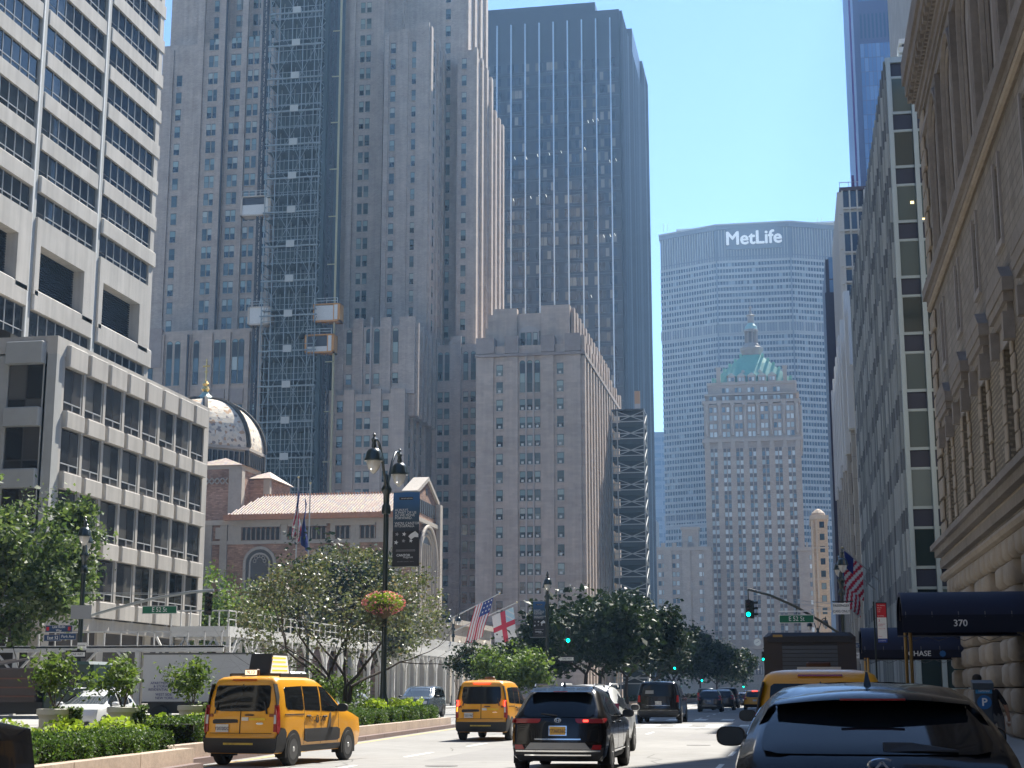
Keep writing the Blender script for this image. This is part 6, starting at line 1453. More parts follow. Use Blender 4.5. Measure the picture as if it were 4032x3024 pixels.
def box_truck():
    t = thing('box_truck', 'white box truck with blue lettering parked across the median', 'truck', (-28.0, 70.0, 0))
    WB = mat('truck_box_white', (.52,.53,.54), .5, noise=1, noise_amt=.05)
    b = MB(); b.bbox(-2.45+.0, 3.1, 0, 2.4, 1.05, 3.35, WB, .04); b.build('cargo_box', t)
    b = MB(); b.box(-2.45, 3.1, -.02, 0, 3.28, 3.36, mat('box_edge_dark', (.1,.1,.1), .5)); b.box(-2.45, 3.1, -.02, 0, 1.02, 1.1, BLKP); b.build('edge_trim', t)
    for i, (s_, x, z) in enumerate((('APARTMENT MOVES',-1.25,1.95),('& STORAGE INC',-1.25,1.80),('RESIDENTIAL & OFFICE',-1.25,1.65),('WEST SIDE',-1.35,1.42),('NEW YORK, NY',-1.15,1.26))):
        lettering(s_, .17, mat('lettering_navy', (.02,.02,.15), .5), t, (x, -.012, z), extrude=.003)
    b = MB(); b.bbox(3.2, 5.0, .1, 2.3, .55, 2.5, mat('truck_cab', (.45,.46,.47), .4), .12); b.build('cab', t)
    for x in (-1.6, 4.1):
        b = MB(); b.lathe([(.2,-.15),(.45,-.15),(.47,0),(.45,.15),(.2,.15)], RUB, 0, 0, 20); o = b.build('wheel', t, loc=(x, .25, .47)); o.rotation_euler = (math.pi/2, 0, 0)
    b = MB(); b.box(-2.3, 4.9, .4, 2.0, .55, 1.05, BLKP); b.build('chassis', t)
box_truck()
def dark_truck():
    t = thing('flatbed_truck', 'dark loaded truck at the far left behind the planters', 'truck', (-31.0, 58.0, 0))
    M1 = mat('truck_brown', (.045,.032,.03), .5, noise=2, noise_amt=.2)
    b = MB(); b.bbox(-5, 1.3, 0, 2.4, 1.15, 2.5, M1, .05); b.build('load_body', t)
    b = MB()
    for z in (1.35,1.7,2.05): b.box(-5, 1.25, -.04, 0, z, z+.06, mat('rail_rust', (.12,.05,.035), .6))
    b.build('side_rail', t)
    b = MB()
    for i in range(5): b.bar((-4.8+.9*i,.3,2.55),(-2.6+.7*i,1.6,2.7+.05*i),.1,mat('load_wood', (.3,.27,.24), .8))
    b.build('load', t)
    b = MB(); b.bbox(1.5, 3.6, .1, 2.3, .7, 2.75, mat('cab_green', (.02,.045,.04), .4), .12); b.build('cab', t)
    b = MB(); b.box(1.9, 3.0, .07, .11, 1.75, 2.45, CGL); b.build('window', t)
    for x in (-4, -2.7, 2.6):
        b = MB(); b.lathe([(.2,-.16),(.5,-.16),(.52,0),(.5,.16),(.2,.16)], RUB, 0, 0, 20); o = b.build('wheel', t, loc=(x, .22, .52)); o.rotation_euler = (math.pi/2, 0, 0)
        b = MB(); b.lathe([(.26,0),(.24,.03),(.05,.05)], RIMD, 0, 0, 16); b.build('rim', o, loc=(0, 0, .15))
    b = MB(); b.box(-4.9, 3.4, .3, 2.1, .7, 1.15, BLKP); b.build('chassis', t)
dark_truck()
# ================================================================== street furniture
GRN = mat('lamp_green_black', (.012,.022,.018), .3, coat=.5); GLOBE = mat('lamp_glass', (.78,.74,.68), .15, trans=.35)
GSIGN = mat('sign_green', (.0,.13,.06), .5); WSIGN = mat('sign_white_paint', (.78,.78,.76), .5); BSIGN = mat('sign_black', (.012,.012,.014), .5); NSIGN = mat('sign_blue', (.015,.05,.13), .5); RSIGN = mat('sign_red', (.55,.02,.03), .5); SGREY = mat('galv_arm', (.34,.36,.36), .4, metal=.5)
GON = mat('green_signal_lit', (0,.6,.4), .3, emit=(0,1,.62), emit_s=3.5); SOFF = mat('signal_lens_off', (.03,.015,.012), .3)
def lamp(x, y, H, label, rot=0, z0=.36, arms=1.9, flip=0):
    """twin arm lamp, H = height of the finials above ground"""
    t = thing('street_lamp', label, 'street lamp', (x, y, z0), rot, 'twin arm street lamps'); k = (H-z0)/10.5
    b = MB(); b.lathe([(.30,0),(.30,.28),(.22,.34),(.20,.9),(.16,1.0),(.13,1.15),(.11,2.2),(.105,7.6*k),(.10,8.0*k)], GRN, 0, 0, 14)
    b.lathe([(.17,7.75*k),(.19,7.85*k),(.17,8.05*k),(.12,8.15*k)], GRN, 0, 0, 14); b.lathe([(.12,8.1*k),(.13,8.5*k),(.20,8.62*k),(.21,8.72*k),(.13,8.85*k),(.10,9.2*k),(.03,9.3*k)], GRN, 0, 0, 14); b.smooth = 50; b.build('pole', t)
    for s_ in (-1, 1):
        a = arms*k; b = MB()
        pts = [(0, s_*.06, 8.7*k)]+[(0, s_*(a-.62*k - .0 + .62*k*(1-math.cos(q)) - (a-.62*k)*(1-min(1, q/1.2))), 8.7*k + (1.75*k)*math.sin(min(q, math.pi*.62))) for q in [math.pi*.62*j/9 for j in range(1, 10)]]
        pts = [(0, s_*.08, 8.75*k), (0, s_*.22*a, 9.3*k), (0, s_*.40*a, 9.85*k), (0, s_*.62*a, 10.25*k), (0, s_*.82*a, 10.38*k), (0, s_*a, 10.25*k)]
        b.tube(pts, .055*k, GRN, n=8); b.lathe([(.05*k,9.95*k),(.10*k,10.05*k),(.07*k,10.2*k),(.11*k,10.32*k),(.04*k,10.42*k),(.07*k,10.5*k),(.02*k,10.56*k)], GRN, 0, s_*a, 10); b.smooth = 50; b.build('arm', t)
        b = MB(); b.lathe([(.05*k,10.0*k),(.2*k,9.95*k),(.29*k,9.82*k),(.33*k,9.62*k),(.36*k,9.56*k),(.36*k,9.51*k),(.29*k,9.5*k)], GRN, 0, s_*a, 18); b.smooth = 60; sh = b.build('lamp_shade', t)
        b = MB(); b.lathe([(.27*k,9.52*k),(.265*k,9.4*k),(.20*k,9.22*k),(.09*k,9.08*k),(.01*k,9.03*k)], GLOBE, 0, s_*a, 18); b.smooth = 70; b.build('lamp_globe', sh)
    return t
L1 = lamp(-15.72, 59, 11.35, 'tall green black twin lamp with banner and flower basket in the median hedge', rot=R(0))
L2 = lamp(-31.8, 66, 9.25, 'twin lamp with street name signs and a traffic light arm, left of the white SUV', rot=R(24), z0=.15)
L3 = lamp(2.75, 88.2, 9.2, 'twin lamp seen end on above the works truck, holding the passenger cars sign', rot=R(2), z0=.15)
L4 = lamp(-16.5, 105, 9.5, 'twin lamp with a blue banner in front of the grey hotel', rot=R(10))
for (x, y, H, lb) in ((2.6, 168, 9.2, 'small distant twin lamp below the right hand street name sign'), (-33.4, 152, 9.2, 'small twin lamp beside the angled church flags'), (-30.0, 94, 7.0, 'short twin lamp standing right of the crab apple tree')):
    lamp(x, y, H, lb, rot=R(30), z0=.15)
def banner(parent, x, y, z0, z1, w_, label):
    t = wthing('lamp_banner', label, 'banner', (x, y, z0), 'memorial banners on the lamps')
    h = z1-z0; BT = mat('banner_blue', (.035,.11,.27), .7); BD = mat('banner_dark', (.02,.035,.06), .7); BK = mat('banner_black', (.018,.018,.022), .7)
    b = MB(); n = 10
    m = bpy.data.materials.new('banner_fade'); m.use_nodes = True; nn = m.node_tree; bs = nn.nodes['Principled BSDF']; bs.inputs['Roughness'].default_value = .7
    tc = nn.nodes.new('ShaderNodeTexCoord'); sp = nn.nodes.new('ShaderNodeSeparateXYZ'); nn.links.new(tc.outputs['Object'], sp.inputs[0])
    mr = nn.nodes.new('ShaderNodeMapRange'); mr.inputs[1].default_value = z0+h*.46; mr.inputs[2].default_value = z1; nn.links.new(sp.outputs[2], mr.inputs[0])
    cr = nn.nodes.new('ShaderNodeValToRGB'); e = cr.color_ramp.elements; e.new(.5); e[0].position = 0; e[0].color = (.025,.03,.04,1); e[1].position = .45; e[1].color = (.03,.075,.13,1); e[2].position = 1; e[2].color = (.03,.12,.32,1)
    nn.links.new(mr.outputs[0], cr.inputs[0]); nn.links.new(cr.outputs[0], bs.inputs['Base Color'])
    rows = [[(x-w_/2+w_*i/8, y+.03*math.sin(i*.9+j*.7), z0+h*j/n) for i in range(9)] for j in range(n+1)]
    b.loft(rows, m, closed=False); b.smooth = 60; b.build('cloth', t)
    b = MB(); b.poly([(x-w_/2,y-.04,z0+.0),(x+w_/2,y-.04,z0),(x+w_/2,y-.04,z0+h*.47),(x-w_/2,y-.04,z0+h*.47)], BK); b.build('lower_panel', t)
    WT = mat('banner_print', (.62,.64,.66), .7)
    for i, s_ in enumerate(('ALWAYS','A PART OF US','AS WE MOVE','FORWARD.','',"WE'RE CANTOR",'FITZGERALD.')):
        if s_: lettering(s_, h*.047, WT, t, (x-w_*.42, y-.06, z0+h*(.755-.036*i)), extrude=.002, align='LEFT')
    b = MB(); b.box(x-w_*.26, x+w_*.26, y-.055, y-.045, z0+h*.895, z0+h*.93, BSIGN); b.build('name_strip', t)
    lettering('GRAND CENTRAL', h*.02, WT, t, (x+.03*w_, y-.062, z0+h*.912), extrude=.002)
    def star(cx, cz, r, m_):
        q = MB(); pts = [(cx+(r if k % 2 == 0 else r*.42)*math.sin(math.pi*k/5+.2), y-.05, cz+(r if k % 2 == 0 else r*.42)*math.cos(math.pi*k/5+.2)) for k in range(10)]
        for k in range(10): q.poly([(cx,y-.05,cz), pts[k], pts[(k+1) % 10]], m_)
        q.build('star', t, fixn=False)
    G_ = mat('banner_grey_print', (.28,.28,.29), .7)
    for cx, cz, r, m_ in ((-.33,.43,.05,G_),(-.06,.43,.055,WT),(-.36,.32,.058,WT),(-.08,.34,.05,G_),(.2,.34,.05,WT)): star(x+w_*cx, z0+h*cz, w_*r*1.6, m_)
    b = MB(); b.poly([(x+w_*.10,y-.052,z0+h*.40),(x+w_*.2,y-.052,z0+h*.355),(x+w_*.34,y-.052,z0+h*.39),(x+w_*.48,y-.052,z0+h*.385),(x+w_*.48,y-.052,z0+h*.43),(x+w_*.36,y-.052,z0+h*.47),(x+w_*.18,y-.052,z0+h*.43)], WT); b.build('printed_flag', t, fixn=False)
    for zz, ww in ((.215,.72),(.20,.74)): 
        b = MB(); b.box(x-w_*ww/2, x+w_*ww/2, y-.05, y-.045, z0+h*zz, z0+h*(zz+.006), G_); b.build('fine_print', t)
    lettering('CANTOR', h*.045, WT, t, (x-.08*w_, y-.06, z0+h*.145), extrude=.002, bold=.004); lettering('Fitzgerald', h*.035, WT, t, (x+.1*w_, y-.06, z0+h*.118), extrude=.002)
    lettering('NEW YORK  LONDON  TOKYO', h*.016, G_, t, (x, y-.06, z0+h*.06), extrude=.002)
    b = MB(); 
    for zz in (z0-.02, z1+.02): b.tube([(x-w_/2-.22,y,zz),(x+w_/2,y,zz)], .022, SGREY, n=6)
    b.build('bracket_arm', t)
banner(L1, -14.9, 59, 6.40, 9.33, 1.07, 'blue to black memorial banner with stars on the nearest lamp, right of the church roof')
banner(L4, -17.05, 105, 5.2, 7.6, .86, 'small blue and black memorial banner on the lamp before the hotel')
def traffic_light(x, y, ztop, label, face=0, lit=True, pole=None, k=1.0):
    t = thing('traffic_light', label, 'traffic light', (x, y, 0), face, 'traffic lights')
    b = MB(); h = 1.0*k
    b.bbox(-.16*k, .16*k, -.02, .16, ztop-h, ztop, mat('signal_housing', (.012,.02,.016), .5), .03); hs = b.build('housing', t)
    for i, mm in enumerate((SOFF, SOFF, GON if lit else SOFF)):
        zc = ztop-.18*k-.32*k*i
        b = MB(); b.lathe([(.115*k,0),(.10*k,.02),(.01,.035)], mm, 0, 0, 16); b.smooth = 60; o = b.build('signal_lens', hs, loc=(0, -.02, zc)); o.rotation_euler = (R(90), 0, 0)
        b = MB(); ring = lambda yy: [(.13*k*math.cos(a), yy, zc+.13*k*math.sin(a)) for a in [math.pi*(j/10) for j in range(11)]]
        b.loft([ring(-.02), ring(-.26*k)], MATS['signal_housing'], closed=False); b.build('visor', hs)
    if pole:
        b = MB(); b.tube([(pole,.05,0),(pole,.05,ztop+.15)], .06, GRN, n=10); b.build('pole', t)
    return t
def sign_board(name, x, y, z, w_, h_, bg_, txt, ink, label, size=None, border=None, rz=0, sub=None, group=None, dy=0, cat='sign'):
    t = thing(name, label, cat, (x, y, z), rz, group)
    b = MB(); b.box(-w_/2, w_/2, -.012, .012, -h_/2, h_/2, border or bg_); b.build('backing', t)
    if border: b = MB(); e = min(w_,h_)*.07; b.box(-w_/2+e, w_/2-e, -.018, -.012, -h_/2+e, h_/2-e, bg_); b.build('panel', t)
    if txt:
        for i, s_ in enumerate(txt.split('\n')):
            n = len(txt.split('\n')); sz = size or h_*.8/n
            lettering(s_, sz, ink, t, (0, -.024, h_*.5-(i+.5)*h_/n), extrude=.002, sx=.85)
    return t
def arrow_sign(x, y, z, w_, label, rz=0):
    t = thing('one_way_sign', label, 'sign', (x, y, z), rz, 'one way signs'); h_ = w_*.36
    b = MB(); b.box(-w_/2, w_/2, -.012, .012, -h_/2, h_/2, BSIGN); b.build('panel', t)
    b = MB(); a = w_*.46; q = h_*.22
    b.poly([(-a,-.016,0),(-a+h_*.5,-.016,-h_*.4),(-a+h_*.42,-.016,-q*1.2),(a,-.016,-q*1.2),(a,-.016,q*1.2),(-a+h_*.42,-.016,q*1.2),(-a+h_*.5,-.016,h_*.4)], WSIGN); b.build('arrow', t, fixn=False)
    lettering('ONE WAY', h_*.42, BSIGN, t, (w_*.08, -.02, 0), extrude=.002, sx=.8); return t
# left lamp: arm, signal, signs
t = wthing('signal_mast_arm', 'long grey signal arm reaching right from the left lamp', 'signal arm', (-31.8, 66, 4.8)); b = MB()
b.tube([(-31.7,66,4.85),(-30.2,66,5.25),(-28.4,66,5.68),(-26.6,66,5.95),(-25.5,66,6.02)], .065, SGREY, n=8); b.build('arm', t)
b = MB(); b.tube([(-32.6,66,5.85),(-31.8,66,5.95),(-28.2,66,5.86),(-25.6,66,6.05)], .014, SGREY, n=5); b.tube([(-31.8,66,6.0),(-28.2,66,5.92)], .012, SGREY, n=5); b.build('guy_wire', t)
traffic_light(-25.72, 66, 5.92, 'dark traffic light on the left arm beside the yellow green tree', face=R(35), lit=False)
sign_board('street_sign', -28.0, 65.9, 5.17, 1.66, .36, GSIGN, 'E 52 St', WSIGN, 'green E 52 St sign under the left signal arm', size=.30, border=WSIGN, group='green street signs')
sign_board('street_sign', -32.75, 65.8, 4.36, 1.32, .32, NSIGN, 'Lew Rudin\nWay', WSIGN, 'dark Lew Rudin Way sign with red squares on the left lamp', size=.17, border=mat('sign_rim_grey', (.3,.3,.32), .5), group='street name plates on the left lamp')
for x in (-33.28, -32.24):
    b = MB(); b.box(x-.06, x+.06, 65.76, 65.775, 4.28, 4.44, RSIGN); o = b.build('red_square'); 
    p_ = [o2 for o2 in bpy.data.objects if o2.name.startswith('street_sign') and abs(o2.location.z-4.36) < .01][0]; o.parent = p_; o.location = -p_.location
sign_board('street_sign', -33.0, 65.75, 3.95, .86, .30, NSIGN, 'East 52', WSIGN, 'dark East 52 name plate under the Lew Rudin sign', size=.22, border=MATS['sign_rim_grey'], group='street name plates on the left lamp')
sign_board('street_sign', -32.2, 65.6, 4.0, .74, .30, NSIGN, 'Park Ave', WSIGN, 'dark Park Ave name plate turned beside the East 52 plate', size=.18, border=MATS['sign_rim_grey'], rz=R(18), group='street name plates on the left lamp')
arrow_sign(-31.87, 65.8, 3.21, .98, 'black one way sign with white left arrow on the left lamp')
sign_board('small_sign', -31.6, 65.8, 3.60, .42, .26, WSIGN, 'NO STANDING', BSIGN, 'small white plate between the name plates and one way sign', size=.06)
sign_board('blank_sign', -31.75, 65.86, 5.1, 1.0, .62, mat('aluminium_back', (.3,.31,.32), .5), None, None, 'blank grey sign back high on the left lamp')
b = MB(); t = thing('pedestrian_signal', 'dark pedestrian signal box low on the left lamp', 'pedestrian signal', (-31.4, 65.8, 2.5)); b.bbox(-.2,.2,-.1,.1,-.22,.22,BSIGN,.02); b.build('housing', t); b = MB(); b.box(-.15,.15,-.108,-.102,-.16,.16,mat('ped_lens', (.05,.05,.05), .3)); b.build('lens', t)
# right lamp: arm, signal, signs
t = wthing('signal_mast_arm', 'black signal arm slanting down to the right hand lamp above the truck', 'signal arm', (2.7, 88, 4.7)); b = MB()
b.tube([(2.7,88,4.6),(1.6,88,5.35),(.2,88,6.2),(-1.2,88,6.85),(-2.42,88,7.2)], .07, GRN, n=8); b.build('arm', t)
b = MB(); b.tube([(2.7,88,6.3),(.2,88,6.55),(-2.3,88,7.1)], .014, SGREY, n=5); b.tube([(2.9,88,6.0),(.1,88,6.4)], .012, SGREY, n=5); b.build('guy_wire', t)
b = MB(); b.tube([(-2.4,88,7.2),(-2.4,88,6.55)], .03, GRN, n=6); b.build('drop_pipe', t)
traffic_light(-2.42, 88, 6.62, 'nearest traffic light showing green, hung from the right hand arm', k=1.0)
traffic_light(-2.16, 88.2, 6.58, 'dark traffic light turned sideways behind the nearest green one', face=R(75), lit=False)
sign_board('street_sign', .22, 87.9, 5.52, 1.92, .46, GSIGN, 'E 52 St', WSIGN, 'green E 52 St sign below the right hand signal arm', size=.36, border=WSIGN, group='green street signs')
t = wthing('sign_light_bar', 'thin white bar above the right hand E 52 St sign', 'light bar', (.2, 87.9, 5.95)); b = MB(); b.box(-.75, 1.15, 87.85, 87.95, 5.92, 5.97, WSIGN); b.box(.2, .24, 87.9, 87.94, 5.75, 6.15, GRN); b.build('bar', t)
sign_board('lane_sign', 2.68, 87.8, 6.06, .92, .62, WSIGN, 'PASSENGER\nCARS ONLY', BSIGN, 'white PASSENGER CARS ONLY sign on the right hand lamp', size=.2)
t = wthing('sign_bracket', 'black bracket holding the passenger cars sign', 'bracket', (2.7, 87.9, 6.4)); b = MB(); b.box(2.2, 3.35, 87.84, 87.96, 6.42, 6.48, BSIGN); b.build('bar', t)
sign_board('street_sign', 3.45, 87.9, 4.05, .8, .28, NSIGN, 'East 52', WSIGN, 'dark East 52 name plate low beside the passenger cars lamp', size=.2, border=MATS['sign_rim_grey'])
sign_board('small_sign', 3.42, 87.9, 3.5, .5, .3, WSIGN, 'W', BSIGN, 'small white plate below the right hand name plate', size=.2)
# other signals
traffic_light(-14.35, 100, 5.62, 'traffic light showing green on the median in front of dark trees', pole=0)
arrow_sign(-14.5, 99.9, 3.62, 1.1, 'one way sign with left arrow on the median signal post')
traffic_light(-3.2, 168, 5.7, 'distant green traffic light left of the works truck', pole=None)
t = wthing('signal_mast_arm', 'short distant signal arm left of the works truck', 'signal arm', (2.6, 168, 5.4)); b = MB(); b.tube([(2.7,168,4.6),(-1,168,5.6),(-3.2,168,6.0)], .07, GRN, n=6); b.tube([(2.7,168,0),(2.7,168,5)], .1, GRN, n=8); b.build('arm', t)
traffic_light(-13.2, 176, 4.9, 'small green traffic light against the dark median trees', pole=0)
traffic_light(-14.6, 252, 4.2, 'tiny green traffic light low between dark trees', pole=0, k=1.2)
traffic_light(-10.6, 332, 3.4, 'tiniest green traffic light at the far end of the trees', pole=0, k=1.2)
t = wthing('signal_mast_arm', 'pale signal arm over the bright shrub right of the church flags', 'signal arm', (-33, 168, 4)); b = MB(); b.tube([(-33,168,0),(-33,168,5.0)], .1, GRN, n=8); b.tube([(-33,168,4.6),(-29,168,6.0),(-24,168,6.9)], .07, SGREY, n=6); b.build('arm', t)
sign_board('street_sign', -28.2, 167.8, 5.5, 2.3, .46, GSIGN, 'E 51 St', WSIGN, 'small green street sign below the angled church flags', size=.34, border=WSIGN, group='green street signs')
# bus stop sign
t = wthing('bus_stop_sign', 'tall red and white bus stop panel on the right pavement', 'bus stop sign', (3.05, 60, .15))
b = MB(); b.box(3.0, 3.06, 59.95, 60.01, .15, 4.9, GRN); b.build('post', t); b = MB(); b.box(3.10, 3.50, 59.93, 60.0, 3.33, 4.86, BSIGN); b.build('frame', t)
b = MB(); b.box(3.13, 3.47, 59.91, 59.93, 4.30, 4.82, RSIGN); b.build('red_panel', t); b = MB(); b.box(3.13, 3.47, 59.91, 59.93, 3.52, 4.30, WSIGN); b.build('white_panel', t); b = MB(); b.box(3.13, 3.47, 59.91, 59.93, 3.37, 3.52, mat('strip_blue', (.02,.06,.3), .5)); b.build('blue_strip', t)
for s_, z, m_, sz in (('No Standing',4.75,WSIGN,.055),('Mon-Fri',4.66,WSIGN,.05),('7 AM',4.58,WSIGN,.05),('7 PM',4.51,WSIGN,.05),('No Parking',4.36,WSIGN,.05),('COMMERCIAL',4.05,RSIGN,.042),('VEHICLES',3.99,RSIGN,.042),('3 HOUR LIMIT',3.88,RSIGN,.042),('Others',3.6,RSIGN,.05),('LOADING',3.44,WSIGN,.06)): lettering(s_, sz, m_, t, (3.15, 59.9, z), extrude=.001, align='LEFT')
lettering('3', .13, RSIGN, t, (3.20, 59.9, 4.18), extrude=.001)
# awnings
def awning(label, x0, x1, y0, dep, zb, zv, zt, txt, tx, tz, tsize, name='entrance_awning', logo=False):
    t = wthing(name, label, 'awning', (x0, y0, zb), 'blue entrance awnings')
    CN = mat('awning_navy', (.016,.023,.055), .75, noise=.8, noise_amt=.12); CD = mat('awning_navy_dark', (.008,.011,.026), .8)
    arc = [(y0+dep/2-dep/2*math.cos(a), zv+(zt-zv)*math.sin(a)) for a in [math.pi*j/16 for j in range(17)]]
    b = MB(); b.loft([[(x0,p,q) for p, q in arc],[(x1,p,q) for p, q in arc]], CN, closed=False); b.loft([[(x0,p,q-.04) for p, q in arc],[(x1,p,q-.04) for p, q in arc]], CD, closed=False)
    arc2 = [(y0+dep/2-(dep/2-.12)*math.cos(a), zv+(zt-zv-.12)*math.sin(a)) for a in [math.pi*j/16 for j in range(17)]]
    b.loft([[(x0,p,q) for p, q in arc],[(x0,p,q) for p, q in arc2]], CN, closed=False); b.smooth = 50; b.build('canopy', t)
    b = MB(); b.box(x0, x1, y0-.012, y0+.012, zb, zv, CD); b.build('valance', t); b = MB(); b.box(x0, x1, y0+dep-.012, y0+dep+.012, zb, zv, CD); b.build('valance', t)
    b = MB(); FRM = mat('awning_frame', (.16,.16,.17), .5, metal=.4)
    for x in frange(x0+.1, x1, .75):
        b.tube([(x,p,q-.06) for p, q in arc], .018, FRM, n=5)
    for i, x in enumerate(frange(x0+.1, x1-.7, .75)):
        b.bar((x,y0+dep*.9,zb-.02),(x+.37,y0+dep*.9,zb-.17),.02,FRM); b.bar((x+.37,y0+dep*.9,zb-.17),(x+.75,y0+dep*.9,zb-.02),.02,FRM)
    b.box(x0, x1, y0+dep*.88, y0+dep*.92, zb-.04, zb, FRM); b.build('frame', t)
    BRS = mat('brass', (.40,.25,.09), .35, metal=.6)
    for x, y in ((x0+.22,y0+.25),(x0+.22,y0+dep-.25)):
        b = MB(); b.tube([(x,y,.15),(x,y,zb+.1)], .05, BRS, n=12); b.build('post', t)
    lettering(txt, tsize, WSIGN, t, (tx, y0-.03, tz), extrude=.003, bold=.006)
    if logo:
        b = MB(); lx = tx+.92; b.lathe([(.13,0),(.13,.01),(.06,.012)], mat('logo_blue', (.02,.12,.32), .5), 0, 0, 8); o = b.build('logo', t, loc=(lx-x0, -.02, tz-zb)); o.rotation_euler = (R(90), 0, 0)
    return t
awning('dark blue barrel awning numbered 370 on brass posts', 3.18, 6.84, 47, 2.6, 3.27, 3.78, 4.52, '370', 4.82, 3.53, .27)
awning('dark blue CHASE bank awning behind the numbered one', 2.8, 6.84, 66, 3.2, 2.93, 3.25, 4.22, 'CHASE', 5.08, 3.09, .30, logo=True)
# parking kiosk
t = wthing('parking_meter', 'blue and grey parking pay station with white P, at the right pavement edge', 'parking meter', (3.45, 30.6, .15)); MG = mat('meter_grey', (.06,.075,.09), .4, metal=.3); MB_ = mat('meter_blue', (.015,.12,.33), .5)
b = MB(); b.bbox(3.31, 3.63, 30.5, 30.75, .15, 1.62, MG, .02); b.build('cabinet', t); b = MB(); b.prism([(30.46,1.62),(30.78,1.62),(30.78,1.80),(30.46,1.74)], 'X', 3.28, 3.66, MG); b.build('lid', t)
b = MB(); b.box(3.33, 3.63, 30.49, 30.5, 1.55, 1.66, mat('meter_light_blue', (.05,.25,.5), .5)); b.build('number_strip', t); lettering('104950', .07, WSIGN, t, (3.48, 30.485, 1.6), extrude=.001)
b = MB(); b.lathe([(.13,0),(.13,.008)], MB_, 0, 0, 24); o = b.build('parking_disc', t, loc=(.03, -.115, 1.24)); o.rotation_euler = (R(90), 0, 0); lettering('P', .2, WSIGN, t, (3.48, 30.47, 1.385), extrude=.002, bold=.006)
